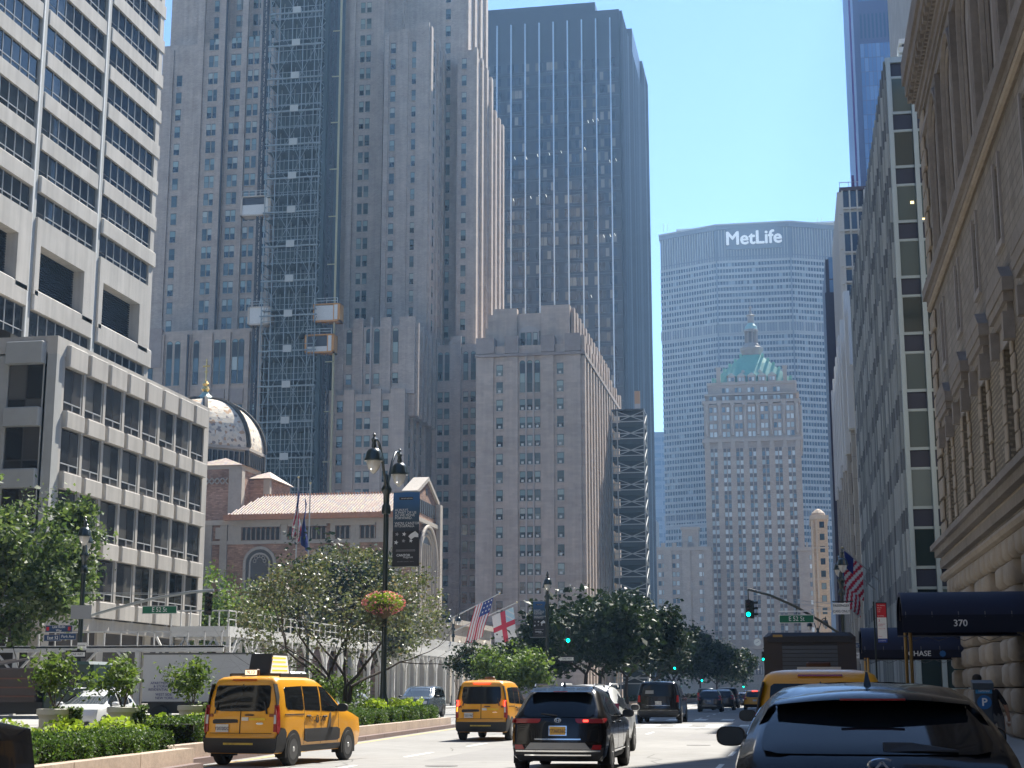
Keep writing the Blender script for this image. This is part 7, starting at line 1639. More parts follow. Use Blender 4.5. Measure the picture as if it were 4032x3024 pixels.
# person behind it
def person():
    t = thing('person', 'man in sunglasses and black t-shirt standing behind the parking pay station', 'person', (4.02, 33.4, .15), R(180))
    SK = mat('skin', (.35,.19,.12), .6); TS = mat('tshirt_black', (.012,.012,.014), .9); PT = mat('trousers_grey', (.10,.10,.10), .9); HR = mat('hair_dark', (.02,.015,.01), .8)
    def skin(verts, edges, radii, m, name, root=0, sub=2, mats=None):
        me = bpy.data.meshes.new(name); me.from_pydata(verts, edges, []); o = bpy.data.objects.new(name, me); col.objects.link(o)
        md = o.modifiers.new('skin', 'SKIN'); sk = me.skin_vertices[0].data
        for i, r_ in enumerate(radii): sk[i].radius = (r_[0], r_[1]) if isinstance(r_, tuple) else (r_, r_)
        for i in range(len(verts)): sk[i].use_root = (i == root)
        s2 = o.modifiers.new('sub', 'SUBSURF'); s2.levels = sub; s2.render_levels = sub
        dg = bpy.context.evaluated_depsgraph_get(); m2 = bpy.data.meshes.new_from_object(o.evaluated_get(dg)); o.modifiers.clear(); o.data = m2
        for mm in (mats or [m]): m2.materials.append(mm)
        for p in m2.polygons: p.use_smooth = True
        o.parent = t; return o
    # joints: pelvis 0, spine, chest, neck, head, arms, legs (front is -y after the turn of the parent)
    V = [(0,0,.95),(.04,0,1.12),(.13,.01,1.32),(.22,.01,1.46),(.27,0,1.54),(.32,-.01,1.64),(.34,-.01,1.72),
         (.33,.01,1.38),(.38,0,1.14),(.36,-.14,.96),(.34,-.2,.91),
         (-.04,.01,1.44),(-.20,.02,1.17),(-.26,-.02,.90),(-.26,-.04,.83),
         (.10,0,.88),(.11,0,.50),(.11,.02,.09),(.11,-.12,.04),
         (-.10,0,.88),(-.12,-.02,.50),(-.12,0,.09),(-.12,-.14,.04)]
    E_ = [(0,1),(1,2),(2,3),(3,4),(4,5),(5,6),(2,7),(7,8),(8,9),(9,10),(2,11),(11,12),(12,13),(13,14),(0,15),(15,16),(16,17),(17,18),(0,19),(19,20),(20,21),(21,22)]
    Rr = [(.16,.11),(.15,.11),(.17,.12),(.055,.055),(.05,.05),(.078,.095),(.06,.075),(.07,.065),(.05,.05),(.034,.034),(.03,.026),(.07,.065),(.05,.05),(.034,.034),(.03,.026),(.095,.095),(.065,.065),(.045,.05),(.04,.03),(.095,.095),(.065,.065),(.045,.05),(.04,.03)]
    bd = skin(V, E_, Rr, SK, 'body', mats=[SK, TS, PT, BLKP])
    for p in bd.data.polygons:
        c_ = p.center
        arm_low = (c_.x > .27 or c_.x < -.16) and c_.z < 1.17
        p.material_index = 3 if c_.z < .10 else 2 if (c_.z < .97 and not arm_low) else 0 if (c_.z > 1.475 or arm_low) else 1
    b = MB(); b.lathe([(.09,1.685),(.098,1.72),(.085,1.77),(.05,1.80),(.01,1.81)], HR, 0, .0, 16); b.smooth = 60; b.v = [(x+.33, y, z-.02) for x, y, z in b.v]; b.build('hair', t)
    b = MB()
    for sx in (-1, 1): b.loft([[(sx*.012,-.112,1.66),(sx*.065,-.098,1.66),(sx*.062,-.098,1.685),(sx*.012,-.112,1.69)],[(sx*.012,-.104,1.66),(sx*.065,-.09,1.66),(sx*.062,-.09,1.685),(sx*.012,-.104,1.69)]], BSIGN, cap=True); b.bar((sx*.065,-.095,1.68),(sx*.08,0,1.68),.006,BSIGN)
    b.v = [(x+.325, y, z-.02) for x, y, z in b.v]; b.build('sunglasses', t)
    b = MB(); b.loft([[(-.012,-.105,1.62),(.012,-.105,1.62),(.008,-.10,1.665),(-.008,-.10,1.665)],[(-.006,-.128,1.622),(.006,-.128,1.622),(.003,-.11,1.66),(-.003,-.11,1.66)]], SK, cap=True); b.v = [(x+.32, y, z-.02) for x, y, z in b.v]; b.build('nose', t)
    for sx in (-1, 1): b = MB(); b.lathe([(.02,0),(.024,.012),(.008,.02)], SK, 0, 0, 10); o = b.build('ear', t, loc=(sx*.078+.32, 0, 1.63)); o.rotation_euler = (0, sx*math.pi/2, 0)
    for sx, (hx, hy, hz) in ((1,(.34,-.2,.91)),(-1,(-.26,-.04,.83))):
        for f in range(4):
            a = (hx-.025+.017*f, hy-.01, hz-.03); L_ = (.06,.07,.075,.06)[f]
            skin([a,(a[0],a[1]-.012,a[2]-L_*.5),(a[0],a[1]-.004,a[2]-L_)], [(0,1),(1,2)], [.009,.008,.006], SK, 'finger', sub=1)
        skin([(hx-sx*.03,hy-.01,hz-.0),(hx-sx*.045,hy-.03,hz-.03),(hx-sx*.04,hy-.04,hz-.055)], [(0,1),(1,2)], [.011,.009,.007], SK, 'thumb', sub=1)
person()
# flags
def flag_cloth(b, O, U, Vv, n, m_, fn, wave=.06, W_=26, H_=18, dn=None):
    """grid O + u*U + v*V with material chosen by fn(u,v)"""
    O = Vector(O); U = Vector(U); Vv = Vector(Vv); N = U.cross(Vv).normalized()
    P = [[O+U*(i/W_)+Vv*(j/H_)+N*wave*math.sin(i/W_*7+j/H_*2.2)*min(1, .2+i/W_) + N*wave*.5*math.sin(j/H_*6+i*.2) for i in range(W_+1)] for j in range(H_+1)]
    base = len(b.v)
    for r in P: b.v += [tuple(p) for p in r]
    for j in range(H_):
        for i in range(W_):
            a = base+j*(W_+1)+i; b.f.append((a, a+1, a+W_+2, a+W_+1)); b.m.append(b.mi(fn((i+.5)/W_, (j+.5)/H_)))
    b.smooth = 80
FR = mat('flag_red', (.55,.03,.06), .8); FWH = mat('flag_white', (.72,.70,.68), .8); FB = mat('flag_blue', (.03,.05,.22), .8)
def usa(u, v):      # u along the fly from the hoist, v down from the top
    if u < .4 and v < .54: return FWH if (int(u*26) % 3 == 1 and int(v*18) % 3 == 1) else FB
    return FR if int(v*13) % 2 == 0 else FWH
def episc(u, v):
    if u < .38 and v < .40: return mat('flag_pale_blue', (.42,.60,.68), .8) if (int(u*26)+int(v*18)) % 5 else FWH
    return FR if (abs(u-.47) < .07 or abs(v-.5) < .085) else FWH
def flagpole(name, base, tip, label, grp, r=.06, ball=True):
    t = wthing(name, label, 'flagpole', base, grp); b = MB(); b.tube([base, tip], [r, r*.6], mat('pole_silver', (.50,.50,.48), .4, metal=.4), n=10); b.smooth = 50; b.build('pole', t)
    b = MB(); b.lathe([(.02,-.1),(.1,-.04),(.12,.03),(.08,.1),(.01,.13)], mat('finial_gilt', (.6,.5,.3), .3, metal=.7), tip[0], tip[1], 10); 
    b.v = [(x, y, z+tip[2]) for x, y, z in b.v]; b.build('finial', t); return t
def flag(name, label, O, U, V_, fn, wave=.1, grp='flags'):
    t = wthing(name, label, 'flag', O, grp); b = MB(); flag_cloth(b, O, U, V_, 0, None, fn, wave); b.build('cloth', t); return t
flagpole('flagpole', (-46.1,140,0.15), (-46.0,140,21.6), 'left one of two tall flagpoles before the church, with a limp striped flag', 'tall flagpoles', .09)
flagpole('flagpole', (-44.9,140,0.15), (-44.8,140,21.0), 'right one of two tall flagpoles before the church, with a dark blue flag', 'tall flagpoles', .09)
t = wthing('flag', 'limp stars and stripes hanging down the left tall flagpole', 'flag', (-46,140,19), 'flags'); b = MB()
def limp(b, x, y, z1, h, w_, fn):
    W_, H_ = 24, 26; base = len(b.v)
    for j in range(H_+1):
        v = j/H_
        for i in range(W_+1):
            u = i/W_; b.v.append((x-.0+w_*(.5*u*(.35+.9*v) - .25*v)+.10*math.sin(v*6+u*3), y+.25*math.sin(u*11+v*3)*(.3+v), z1-h*v-.5*u*h*.35))
    for j in range(H_):
        for i in range(W_):
            a = base+j*(W_+1)+i; b.f.append((a,a+1,a+W_+2,a+W_+1)); b.m.append(b.mi(fn((i+.5)/W_, (j+.5)/H_)))
    b.smooth = 80
limp(b, -46.1, 139.9, 20.6, 4.6, 1.5, lambda u, v: (FB if v < .34 else (FR if int(u*9+v*7) % 2 else FWH))); b.build('cloth', t)
t = wthing('flag', 'limp dark blue flag hanging down the right tall flagpole', 'flag', (-44.9,140,19), 'flags'); b = MB(); limp(b, -45.3, 139.9, 19.6, 4.4, .9, lambda u, v: FB); b.build('cloth', t)
flagpole('angled_flagpole', (-37.8,171,9.6), (-32.2,170.6,12.3), 'angled pole holding the striped flag above the church porch', 'angled flagpoles', .08)
flagpole('angled_flagpole', (-37.8,171.3,8.1), (-30.3,171,11.3), 'angled pole holding the white flag with red cross', 'angled flagpoles', .08)
flag('flag', 'stars and stripes on the angled pole over the church porch', (-32.9,170.6,11.9), (-1.3,.2,-4.4), (-2.1,.1,-1.0), usa, .2)
flag('flag', 'white flag with red cross and pale blue corner by the church porch', (-30.7,170.9,10.8), (.4,.1,-3.5), (-2.45,.1,-1.0), episc, .08)
flagpole('angled_flagpole', (6.84,121,9.6), (3.9,119,12.2), 'nearer angled pole on the finned glass block', 'angled flagpoles', .05)
flagpole('angled_flagpole', (6.84,130,9.6), (3.95,128,12.1), 'farther angled pole on the finned glass block', 'angled flagpoles', .05)
flag('flag', 'nearer stars and stripes hanging from the glass block, above the lamp', (4.0,119,12.0), (-.0,.3,-2.6), (1.35,.5,-1.2), lambda u, v: FB if (u < .45 and v < .5) else (FR if int((u+v)*8) % 2 else FWH), .14)
flag('flag', 'farther stars and stripes partly behind the nearer one on the glass block', (4.1,128,11.6), (.05,.3,-3.2), (1.3,.5,-1.0), lambda u, v: FB if (u < .4 and v < .4) else (FR if int((u*.5+v)*9) % 2 else FWH), .14)
# sidewalk shed: white timber and steel
def shed():
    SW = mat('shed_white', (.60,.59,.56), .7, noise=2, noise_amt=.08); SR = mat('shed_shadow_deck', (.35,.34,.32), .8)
    t = wthing('sidewalk_shed', 'white sidewalk shed with railing running past the concrete block and church', 'sidewalk shed', (-33.5, 120, .15))
    x0, x1, y0, y1, zd = -36.6, -33.0, 88, 163, 5.25
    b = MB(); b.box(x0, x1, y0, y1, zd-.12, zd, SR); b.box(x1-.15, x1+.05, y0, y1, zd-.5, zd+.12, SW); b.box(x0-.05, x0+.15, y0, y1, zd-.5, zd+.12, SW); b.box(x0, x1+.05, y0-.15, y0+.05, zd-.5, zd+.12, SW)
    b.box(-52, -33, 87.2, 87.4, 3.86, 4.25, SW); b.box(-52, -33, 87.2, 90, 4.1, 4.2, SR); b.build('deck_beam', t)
    b = MB(); b.box(x1-.06, x1, y0, y1, zd+1.0, zd+1.08, SW); b.box(x1-.04, x1, y0, y1, zd+.5, zd+.56, SW)
    for y in frange(y0, 134, 1.3): b.box(x1-.06, x1, y-.05, y+.05, zd, zd+1.05, SW)
    for y in frange(134, y1, .34): b.box(x1-.03, x1+.01, y-.11, y+.11, zd, zd+1.05, SW)
    b.box(x0, x1, y0-.06, y0, zd+1.0, zd+1.08, SW)
    for x in frange(x0, x1, .6): b.box(x-.04, x+.04, y0-.06, y0, zd, zd+1.05, SW)
    b.box(-52, -33, 87.14, 87.2, 5.0, 5.08, SW)
    for x in frange(-52, -33, 1.05): b.box(x-.04, x+.04, 87.14, 87.2, 4.2, 5.05, SW); b.bar((x,87.2,4.2),(x+.2,88.0,4.2),.06,SW)
    b.build('railing', t)
    for y in frange(y0+.2, y1, 3.9):
        for x in (x0, x1-.05): b = MB(); b.box(x-.12, x+.12, y-.12, y+.12, .15, zd-.45, SW); b.build('post', t)
    for x in frange(-50, -37, 3.9): b = MB(); b.box(x-.13, x+.13, 87.1, 87.4, .15, 3.9, SW); b.build('post', t)
    b = MB()
    for y in frange(y0+.2, y1-4, 3.9):
        b.bar((x1-.05,y,3.2),(x1-.05,y+1.4,zd-.5),.13,SW); b.bar((x1-.05,y+3.9,3.2),(x1-.05,y+2.5,zd-.5),.13,SW)
    for x in frange(-50, -37, 3.9): b.bar((x,87.2,2.5),(x+1.3,87.2,3.9),.12,SW); b.bar((x,87.2,2.5),(x-1.3,87.2,3.9),.12,SW)
    for x in (x0,-34.8,x1): b.bar((x,y0,3.1),(x+.9,y0,zd-.5),.12,SW); b.bar((x,y0,3.1),(x-.9,y0,zd-.5),.12,SW)
    b.build('brace', t)
shed()
# ================================================================== plants
def leafmat(name, stops, trans=.35, rough=.55, spec=.22):
    m = bpy.data.materials.new(name); m.use_nodes = True; n = m.node_tree; b = n.nodes['Principled BSDF']; b.inputs['Roughness'].default_value = rough; b.inputs['Specular IOR Level'].default_value = spec
    g = n.nodes.new('ShaderNodeNewGeometry'); cr = n.nodes.new('ShaderNodeValToRGB'); e = cr.color_ramp.elements
    while len(e) < len(stops): e.new(.5)
    for i, (p, c) in enumerate(stops): e[i].position = p; e[i].color = (*c, 1)
    n.links.new(g.outputs['Random Per Island'], cr.inputs[0]); n.links.new(cr.outputs[0], b.inputs['Base Color'])
    tr = n.nodes.new('ShaderNodeBsdfTranslucent'); sc_ = n.nodes.new('ShaderNodeVectorMath'); sc_.operation = 'MULTIPLY'; sc_.inputs[1].default_value = (1.3, 1.4, .7)
    n.links.new(cr.outputs[0], sc_.inputs[0]); n.links.new(sc_.outputs[0], tr.inputs[0])
    mx = n.nodes.new('ShaderNodeMixShader'); mx.inputs[0].default_value = trans; n.links.new(b.outputs[0], mx.inputs[1]); n.links.new(tr.outputs[0], mx.inputs[2]); n.links.new(mx.outputs[0], n.nodes['Material Output'].inputs[0])
    return m
BARK = mat('bark', (.055,.042,.033), .95, noise=6, noise_amt=.3, bump=.4)
LF_G = leafmat('leaf_green', ((0,(.04,.07,.03)),(.5,(.085,.125,.05)),(1,(.18,.22,.11))))
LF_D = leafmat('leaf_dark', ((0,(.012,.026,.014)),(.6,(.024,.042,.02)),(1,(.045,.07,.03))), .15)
LF_C = leafmat('leaf_crab', ((0,(.05,.068,.042)),(.45,(.10,.115,.07)),(.8,(.17,.18,.12)),(1,(.20,.15,.12))), .3, .45, .3)
LF_Y = leafmat('leaf_lime', ((0,(.16,.24,.03)),(.5,(.27,.36,.05)),(1,(.38,.45,.08))), .35)
LF_H = leafmat('leaf_hedge', ((0,(.028,.06,.018)),(.6,(.06,.11,.03)),(1,(.13,.19,.04))), .3)
LF_F = leafmat('leaf_fresh', ((0,(.05,.09,.025)),(.5,(.10,.155,.04)),(1,(.20,.26,.08))), .3)
def leaves(P, size, m, name='foliage', parent=None, jit=.35, aspect=.6, up=.3):
    """one small bent leaf-shaped face per point"""
    P = np.asarray(P, dtype=np.float32); n = len(P)
    a = rng.normal(size=(n,3)); a[:,2] = a[:,2]*(1-up)
    a /= np.linalg.norm(a, axis=1)[:,None]; c = rng.normal(size=(n,3)); c -= (c*a).sum(1)[:,None]*a; c /= np.linalg.norm(c, axis=1)[:,None]
    s = size*(1+jit*rng.normal(size=n)).clip(.4, 1.8)[:,None]
    nn = np.cross(a, c)
    v0 = P - a*s*.5; v1 = P + c*s*aspect*.5 + nn*s*.12; v2 = P + a*s*.5; v3 = P - c*s*aspect*.5 + nn*s*.12
    V = np.stack([v0,v1,v2,v3], 1).reshape(-1,3)
    me = bpy.data.meshes.new(name); me.vertices.add(4*n); me.vertices.foreach_set('co', V.ravel())
    me.loops.add(4*n); me.loops.foreach_set('vertex_index', np.arange(4*n)); me.polygons.add(n); me.polygons.foreach_set('loop_start', np.arange(0,4*n,4)); me.polygons.foreach_set('loop_total', np.full(n,4))
    me.materials.append(m); me.update(); me.validate()
    o = bpy.data.objects.new(name, me); col.objects.link(o)
    if parent is not None: o.parent = parent
    return o
def branches(b, p, d, L, r, depth, tips, m, spread=.6, seed=None, up=.15, bend=.25):
    """curving limb that forks; records points along the thin twigs"""
    pts = [Vector(p)]; rr = [r]; dd = Vector(d).normalized(); n = 4
    for i in range(n):
        dd = (dd + Vector(rng.normal(size=3))*bend*.5 + Vector((0,0,up*.5))).normalized(); pts.append(pts[-1]+dd*L/n); rr.append(r*(1-.45*(i+1)/n))
    b.tube(pts, rr, m, n=6 if depth > 1 else 4, cap=False)
    if depth <= 1:
        for q in pts[1:]: tips.append(q)
    if depth == 0: return
    k = 3 if depth > 1 else 3
    for i in range(k):
        q = pts[-1] if i < 2 else pts[2]; a = Vector(rng.normal(size=3)); a -= dd*a.dot(dd); a.normalize()
        branches(b, q, (dd + a*spread*(1.0+.5*rng.random())), L*(.62+.2*rng.random()), rr[-1]*(.75 if i < 2 else .6), depth-1, tips, m, spread, None, up, bend)
def tree(x, y, z0, trunk, crown, R_, label, leaf, lsize, per, group=None, name='tree', lean=(0,0), depth=4, stems=1, cl=.55, L0=None, r0=.16, clumps=None, spread=.6, squash=1.0, up=.15):
    t = thing(name, label, 'tree', (x, y, z0), 0, group); b = MB(); tips = []
    for s_ in range(stems):
        a = 2*math.pi*s_/stems+rng.random(); o_ = Vector((math.cos(a)*.25, math.sin(a)*.25, 0)) if stems > 1 else Vector((0,0,0))
        tp = Vector((o_.x*2.5+lean[0], o_.y*2.5+lean[1], trunk)); b.tube([o_, o_.lerp(tp, .5)+Vector(rng.normal(size=3))*.06, tp], [r0*1.25, r0, r0*.8], BARK, n=8, cap=False)
        for k in range(3 if stems == 1 else 2):
            aa = 2*math.pi*k/3+rng.random()*1.2+a; branches(b, tp, (math.cos(aa)*.8+o_.x*2, math.sin(aa)*.8+o_.y*2, .75), L0 or R_*.62, r0*.62, depth-1, tips, BARK, spread, up=up)
    b.smooth = 60; b.build('trunk', t, fixn=False)
    T = np.array([list(q) for q in tips])
    C = np.array([0, 0, (crown[0]+crown[1])/2 - 0]); hz = (crown[1]-crown[0])/2
    e = (T-C)/np.array([R_, R_, hz]); rr = np.linalg.norm(e, axis=1)
    f = np.minimum(1, 1/np.maximum(rr, 1e-6)); T = C+(T-C)*np.where(rr > 1, f, 1)[:,None]
    extra = clumps or 0
    if extra:
        u = rng.normal(size=(extra,3)); u /= np.linalg.norm(u, axis=1)[:,None]; rad = rng.random(extra)**.45
        # uneven outline: radius swings with direction
        sw = 1+.22*np.sin(u[:,0]*5+x)+.18*np.cos(u[:,1]*6+y)+.12*np.sin(u[:,2]*7)
        T = np.vstack([T, C+u*(rad*sw*.86)[:,None]*np.array([R_,R_,hz])])
    n = int(per/len(T))+1
    P = np.repeat(T, n, axis=0)+rng.normal(size=(len(T)*n,3))*cl*np.array([1,1,.7])
    P = P[P[:,2] > crown[0]-.6]
    leaves(P, lsize, leaf, 'crown', t); return t
tree(-38.6, 70.5, .15, 3.6, (3.4,12.9), 4.9, 'large leafy street tree filling the left edge above the shed', LF_G, .27, 26000, depth=5, clumps=150, cl=.42, r0=.22)
tree(-18.4, 62.0, .36, 1.4, (2.0,6.9), 4.2, 'gnarled crab apple tree with sparse mottled leaves in the median', LF_C, .13, 9500, depth=5, stems=4, cl=.27, L0=2.75, r0=.11, spread=.75, name='crab_apple_tree', clumps=0, up=.05)
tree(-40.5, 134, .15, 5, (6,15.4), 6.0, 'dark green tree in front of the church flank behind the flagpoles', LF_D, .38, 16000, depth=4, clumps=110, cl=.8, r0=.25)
tree(-35.5, 128, .15, 3, (4,10.5), 4.5, 'grey green tree right of the flagpoles, below the church roof', LF_C, .34, 9000, depth=4, clumps=60, cl=.7, r0=.2)
tree(-47.0, 124, .15, 3.5, (4.5,11.8), 4.2, 'yellow green tree left of the flagpoles beside the concrete block', LF_F, .34, 11000, depth=4, clumps=90, cl=.6, r0=.18)
for i, (x, y, h, r_, lb) in enumerate(((-14.9,113,8.6,3.7,'first dark median tree right of the green traffic light'),(-15.6,127,9.4,4.1,'second dark median tree, behind the first'),(-14.9,141,10.6,4.6,'tallest dark median tree in front of the scaffold stair'),(-16.0,182,10.4,4.6,'dark median tree beyond the next crossing'),(-15.4,200,10.2,4.8,'dark median tree midway along the row'),(-16.5,222,10.0,4.8,'dark median tree two thirds along the row'),(-15.5,262,11.2,5.2,'dark median tree near the far end of the row'),(-14.6,300,10.4,5.2,'dark median tree last but one of the row'),(-13.6,345,10.6,5.4,'farthest dark median tree below the clock'),(-15.0,385,9.6,5.0,'faint median tree at the very end of the avenue'))):
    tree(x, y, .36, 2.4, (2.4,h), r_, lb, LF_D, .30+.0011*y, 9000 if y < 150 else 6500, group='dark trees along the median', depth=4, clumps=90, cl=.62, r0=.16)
tree(-17.6, 97, .36, 1.0, (1.0,4.1), 2.3, 'sunlit pale green small tree left of the one way sign', LF_F, .22, 7000, depth=3, clumps=60, cl=.4, r0=.1)
tree(-20.6, 108, .15, 1.5, (1.2,4.6), 3.2, 'dark green small tree behind the sunlit one', LF_D, .24, 6000, depth=3, clumps=60, cl=.4, r0=.1)
# west pavement trees far away and east side ones seen down the avenue
def hedge(ya, yb, z0, z1, depth_, label, m, dens=900, size=.055, xo=.62, top=.12):
    t = thing('hedge', label, 'hedge', (kx(ya)-xo, ya, z0), 0, 'clipped hedges along the median kerb')
    L_ = yb-ya; n = int(dens*L_*(z1-z0+depth_)*1.0)
    SL = .08 if ya < 31 else .055
    y = rng.random(n)*L_; u = rng.random(n); P = np.zeros((n,3))
    q = rng.random(n); frontm = q < .5; topm = ~frontm
    P[:,1] = y; P[:,0] = np.where(frontm, -rng.random(n)**2*.10, -rng.random(n)*depth_); P[:,2] = np.where(frontm, rng.random(n)*(z1-z0), (z1-z0)-rng.random(n)**2*.10)
    w_ = .05*np.sin(y*2.3)+.04*np.sin(y*5.1+1)+.05*rng.normal(size=n)
    P[:,0] += w_*frontm; P[:,2] += (w_*.8)*topm
    P[:,0] += -SL*y
    leaves(P, size, m, 'foliage', t, up=0)
    # ends
    k = int(n*.06); E_ = np.stack([-rng.random(k)*depth_, rng.random(k)**2*.1, rng.random(k)*(z1-z0)], 1); leaves(E_, size, m, 'foliage', t, up=0)
    b = MB(); b.loft([[(-.08,.06,0),(-.08,.06,z1-z0-.1),(-depth_+.06,.06,z1-z0-.1),(-depth_+.06,.06,0)],[(-.08-SL*L_,L_-.06,0),(-.08-SL*L_,L_-.06,z1-z0-.1),(-depth_+.06-SL*L_,L_-.06,z1-z0-.1),(-depth_+.06-SL*L_,L_-.06,0)]], mat('hedge_core', (.012,.014,.008), 1), cap=True); b.build('stem', t)  # near-black block filling the hedge behind its leaves
    return t
hedge(19.5, 30.6, .36, .80, 1.2, 'low clipped hedge at the lower left below the white planters', LF_H, 1500, .05)
hedge(34.5, 43.0, .36, .93, 1.2, 'clipped hedge mostly hidden behind the nearest taxi', LF_H, 800, .06)
hedge(43.6, 56.9, .36, .88, .9, 'clipped hedge left of the tall lamp base', LF_H, 1100, .065)
hedge(57.1, 67.4, .36, .90, .9, 'clipped hedge right of the tall lamp base', LF_H, 1100, .07)
def bed(x0, x1, y0, y1, z, h, m, label, n, size, cat='plants', name='bedding_plants'):
    t = thing(name, label, cat, (x0, y0, z)); t['kind'] = 'stuff'
    P = np.stack([rng.random(n)*(x1-x0), rng.random(n)*(y1-y0), np.zeros(n)], 1); P[:,0] -= .065*P[:,1]
    P[:,2] = h*(.55+.25*np.sin(P[:,0]*3.1+y0)+.25*np.sin(P[:,1]*2.3))*rng.random(n)**.4
    o = leaves(P, size, m, 'foliage', t); o['kind'] = 'stuff'; return t
bed(-16.0, -14.3, 22, 46, .36, .62, LF_Y, 'lime green bedding plants between hedge and white planters', 9000, .13)
bed(-18.6, -17.4, 22, 50, .36, .35, LF_G, 'green ground cover across the median', 6000, .13)
bed(-18.0, -15.9, 46, 66, .36, 1.05, LF_F, 'pale variegated bedding plants behind the hedge by the lamp', 7000, .12)
bed(-16.0, -15.2, 57, 66, .36, .95, LF_Y, 'bright lime plants behind the right hand hedge', 4500, .12)
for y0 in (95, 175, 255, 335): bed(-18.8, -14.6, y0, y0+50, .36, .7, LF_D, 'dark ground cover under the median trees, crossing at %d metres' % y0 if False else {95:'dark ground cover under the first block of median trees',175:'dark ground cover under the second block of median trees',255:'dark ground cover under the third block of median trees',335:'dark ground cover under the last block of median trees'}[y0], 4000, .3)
def planter(x, y, label, lf, tl, n=900, h=1.25):
    t = thing('planter', label, 'planter', (x, y, .36), 0, 'white round planters'); PW_ = mat('planter_cream', (.62,.60,.54), .7, noise=3, noise_amt=.08)
    b = MB(); b.lathe([(.29,0),(.33,.08),(.36,.58),(.37,.66),(.42,.70),(.42,.82),(.38,.83),(.36,.76),(.1,.74)], PW_, 0, 0, 28); b.smooth = 45; b.build('pot', t)
    t2 = thing('potted_tree', tl, 'tree', (x, y, 1.1), 0, 'small potted trees'); b = MB(); tips = []
    for k in range(4): a = k*1.6+rng.random(); branches(b, (0,0,0), (math.cos(a)*.35, math.sin(a)*.35, 1), .62, .022, 2, tips, BARK, .7, up=.2)
    b.build('trunk', t2, fixn=False)
    T = np.array([list(q) for q in tips]); T = T[T[:,2] > .45]; T[:,2] = np.minimum(T[:,2], h)
    m_ = int(n/len(T))+1; P = np.repeat(T, m_, axis=0)+rng.normal(size=(len(T)*m_,3))*.13; leaves(P, .13, lf, 'crown', t2, aspect=.5)
    t3 = thing('trailing_plant', 'dark trailing plant spilling over the '+label.split(',')[0], 'plant', (x, y, 1.0), 0, 'trailing plants in the planters')
    a = -1.9+2.6*rng.random(500); r_ = .3+.22*rng.random(500); leaves(np.stack([np.cos(a)*r_+.10, np.sin(a)*r_*.6+.1, .14-.45*rng.random(500)**1.3+.1*rng.random(500)], 1), .11, LF_G, 'foliage', t3)
planter(-17.0, 34.2, 'leftmost white planter, nearest the dark truck', LF_F, 'sparse yellowish potted tree in the leftmost planter', 620, 1.35)
planter(-17.1, 38.2, 'middle white planter, below the white SUV', LF_F, 'bushy bright potted tree in the middle planter', 1100, 1.35)
planter(-17.1, 42.9, 'right white planter, beside the first taxi', LF_F, 'bushy potted tree in the right planter', 1100, 1.45)
# flower basket on the lamp
t = thing('flower_basket', 'hanging basket of pink flowers halfway up the tall lamp', 'flower basket', (-15.72, 58.8, 4.35))
b = MB(); b.lathe([(.08,0),(.28,.12),(.42,.38),(.46,.55),(.4,.56)], mat('basket_brown', (.10,.07,.04), .9, noise=20, noise_amt=.4), 0, 0, 18); b.build('basket', t)
n = 1500; u = rng.normal(size=(n,3)); u /= np.linalg.norm(u, axis=1)[:,None]; P = u*rng.random(n)[:,None]**.3*np.array([.80,.7,.42])+np.array([0,0,.62])
leaves(P, .10, LF_Y, 'foliage', t)
n = 420; u = rng.normal(size=(n,3)); u /= np.linalg.norm(u, axis=1)[:,None]; P = u*np.array([.85,.75,.46])+np.array([0,0,.62]); leaves(P, .10, leafmat('petal_pink', ((0,(.55,.12,.2)),(.6,(.7,.25,.33)),(1,(.75,.4,.45))), .3), 'flower', t)
# shrubs along the far pavement behind the median
for (x, y, z, lb) in ((-19.0,60,.36,'bright green young shrub just right of the lamp post'),(-18.7,64,.36,'leafy young shrub before the second taxi'),):
    tree(x, y, z, .5, (.6,2.3), .9, lb, LF_F, .12, 1500, depth=3, clumps=30, cl=.18, r0=.04, name='shrub', L0=.7)
HAZE = 0.00019
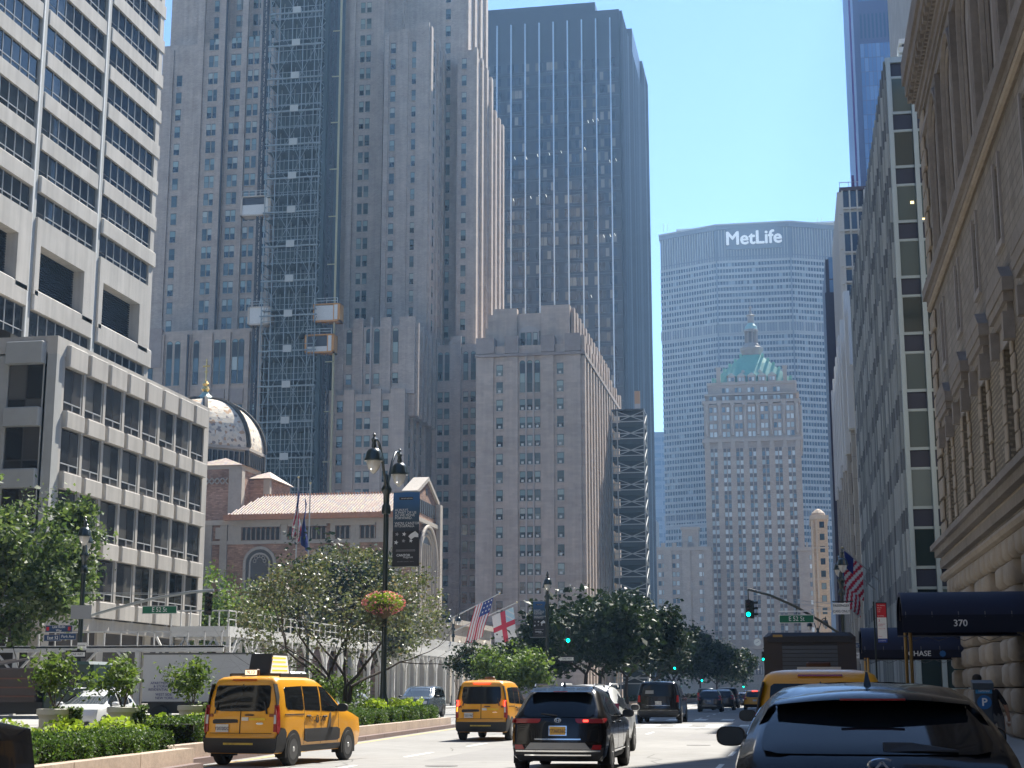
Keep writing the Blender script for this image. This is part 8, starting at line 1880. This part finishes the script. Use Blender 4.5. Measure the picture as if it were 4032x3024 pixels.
# ================================================================== the avenue behind the camera (seen in glass and paint)
def behind():
    for (x0,x1,y0,y1,H,nm,lb,cl) in ((6.84,60,-60,10,62,'office_building','tan stone office building behind the viewer on the west side',(.36,.31,.26)),(6.84,60,-140,-70,88,'office_building','grey office building further behind on the west side',(.28,.28,.28)),(6.84,60,-220,-150,70,'office_building','brown office building far behind on the west side',(.3,.24,.2)),
        (-90,-62,10,71,150,'office_tower','dark bronze tower set back on a plaza opposite the clubhouse',(.05,.04,.03)),(-90,-36,-60,-10,74,'office_building','pale office building behind the viewer on the east side',(.42,.4,.36)),(-90,-36,-140,-72,95,'office_building','grey glass office building behind on the east side',(.2,.22,.24)),(-90,-36,-220,-152,60,'office_building','brick apartment building far behind on the east side',(.3,.2,.15)),(-60,30,-420,-400,120,'office_tower','tall grey tower closing the avenue far behind the viewer',(.3,.3,.32))):
        B = Bld(nm, lb, 'building', ((x0+x1)/2, y0, 0)); b = MB(); m = mat('rear_wall_%d' % int(H), cl, .8, noise=.5, noise_amt=.1); b.box(x0, x1, y0, y1, 0, H, m)
        g = MATS['block_glass']; 
        for z in frange(5, H-3, 3.8):
            xf = x0 if x0 > 0 else x1
            if y1-y0 > 30: b.box(min(xf,xf+(-.05 if x0 > 0 else .05)), max(xf,xf+(-.05 if x0 > 0 else .05)), y0+2, y1-2, z, z+2.0, g)
            b.box(x0+2, x1-2, y1, y1+.05, z, z+2.0, g)
        B.part(b, 'wall')
behind()
# ------------------------------------------------------------------ air
hz = MB(); hz.box(-1520, 1520, -620, 1520, -1.05, 275, mat('tmp_h', (1,1,1)))
ho = hz.build('haze'); ho['kind'] = 'stuff'
hm = bpy.data.materials.new('haze_air'); hm.use_nodes = True; n = hm.node_tree; n.nodes.remove(n.nodes['Principled BSDF'])
v = n.nodes.new('ShaderNodeVolumePrincipled'); v.inputs['Color'].default_value = (.36,.62,1,1); v.inputs['Density'].default_value = HAZE; v.inputs['Anisotropy'].default_value = .5
n.links.new(v.outputs[0], n.nodes['Material Output'].inputs['Volume'])
ho.data.materials.clear(); ho.data.materials.append(hm)
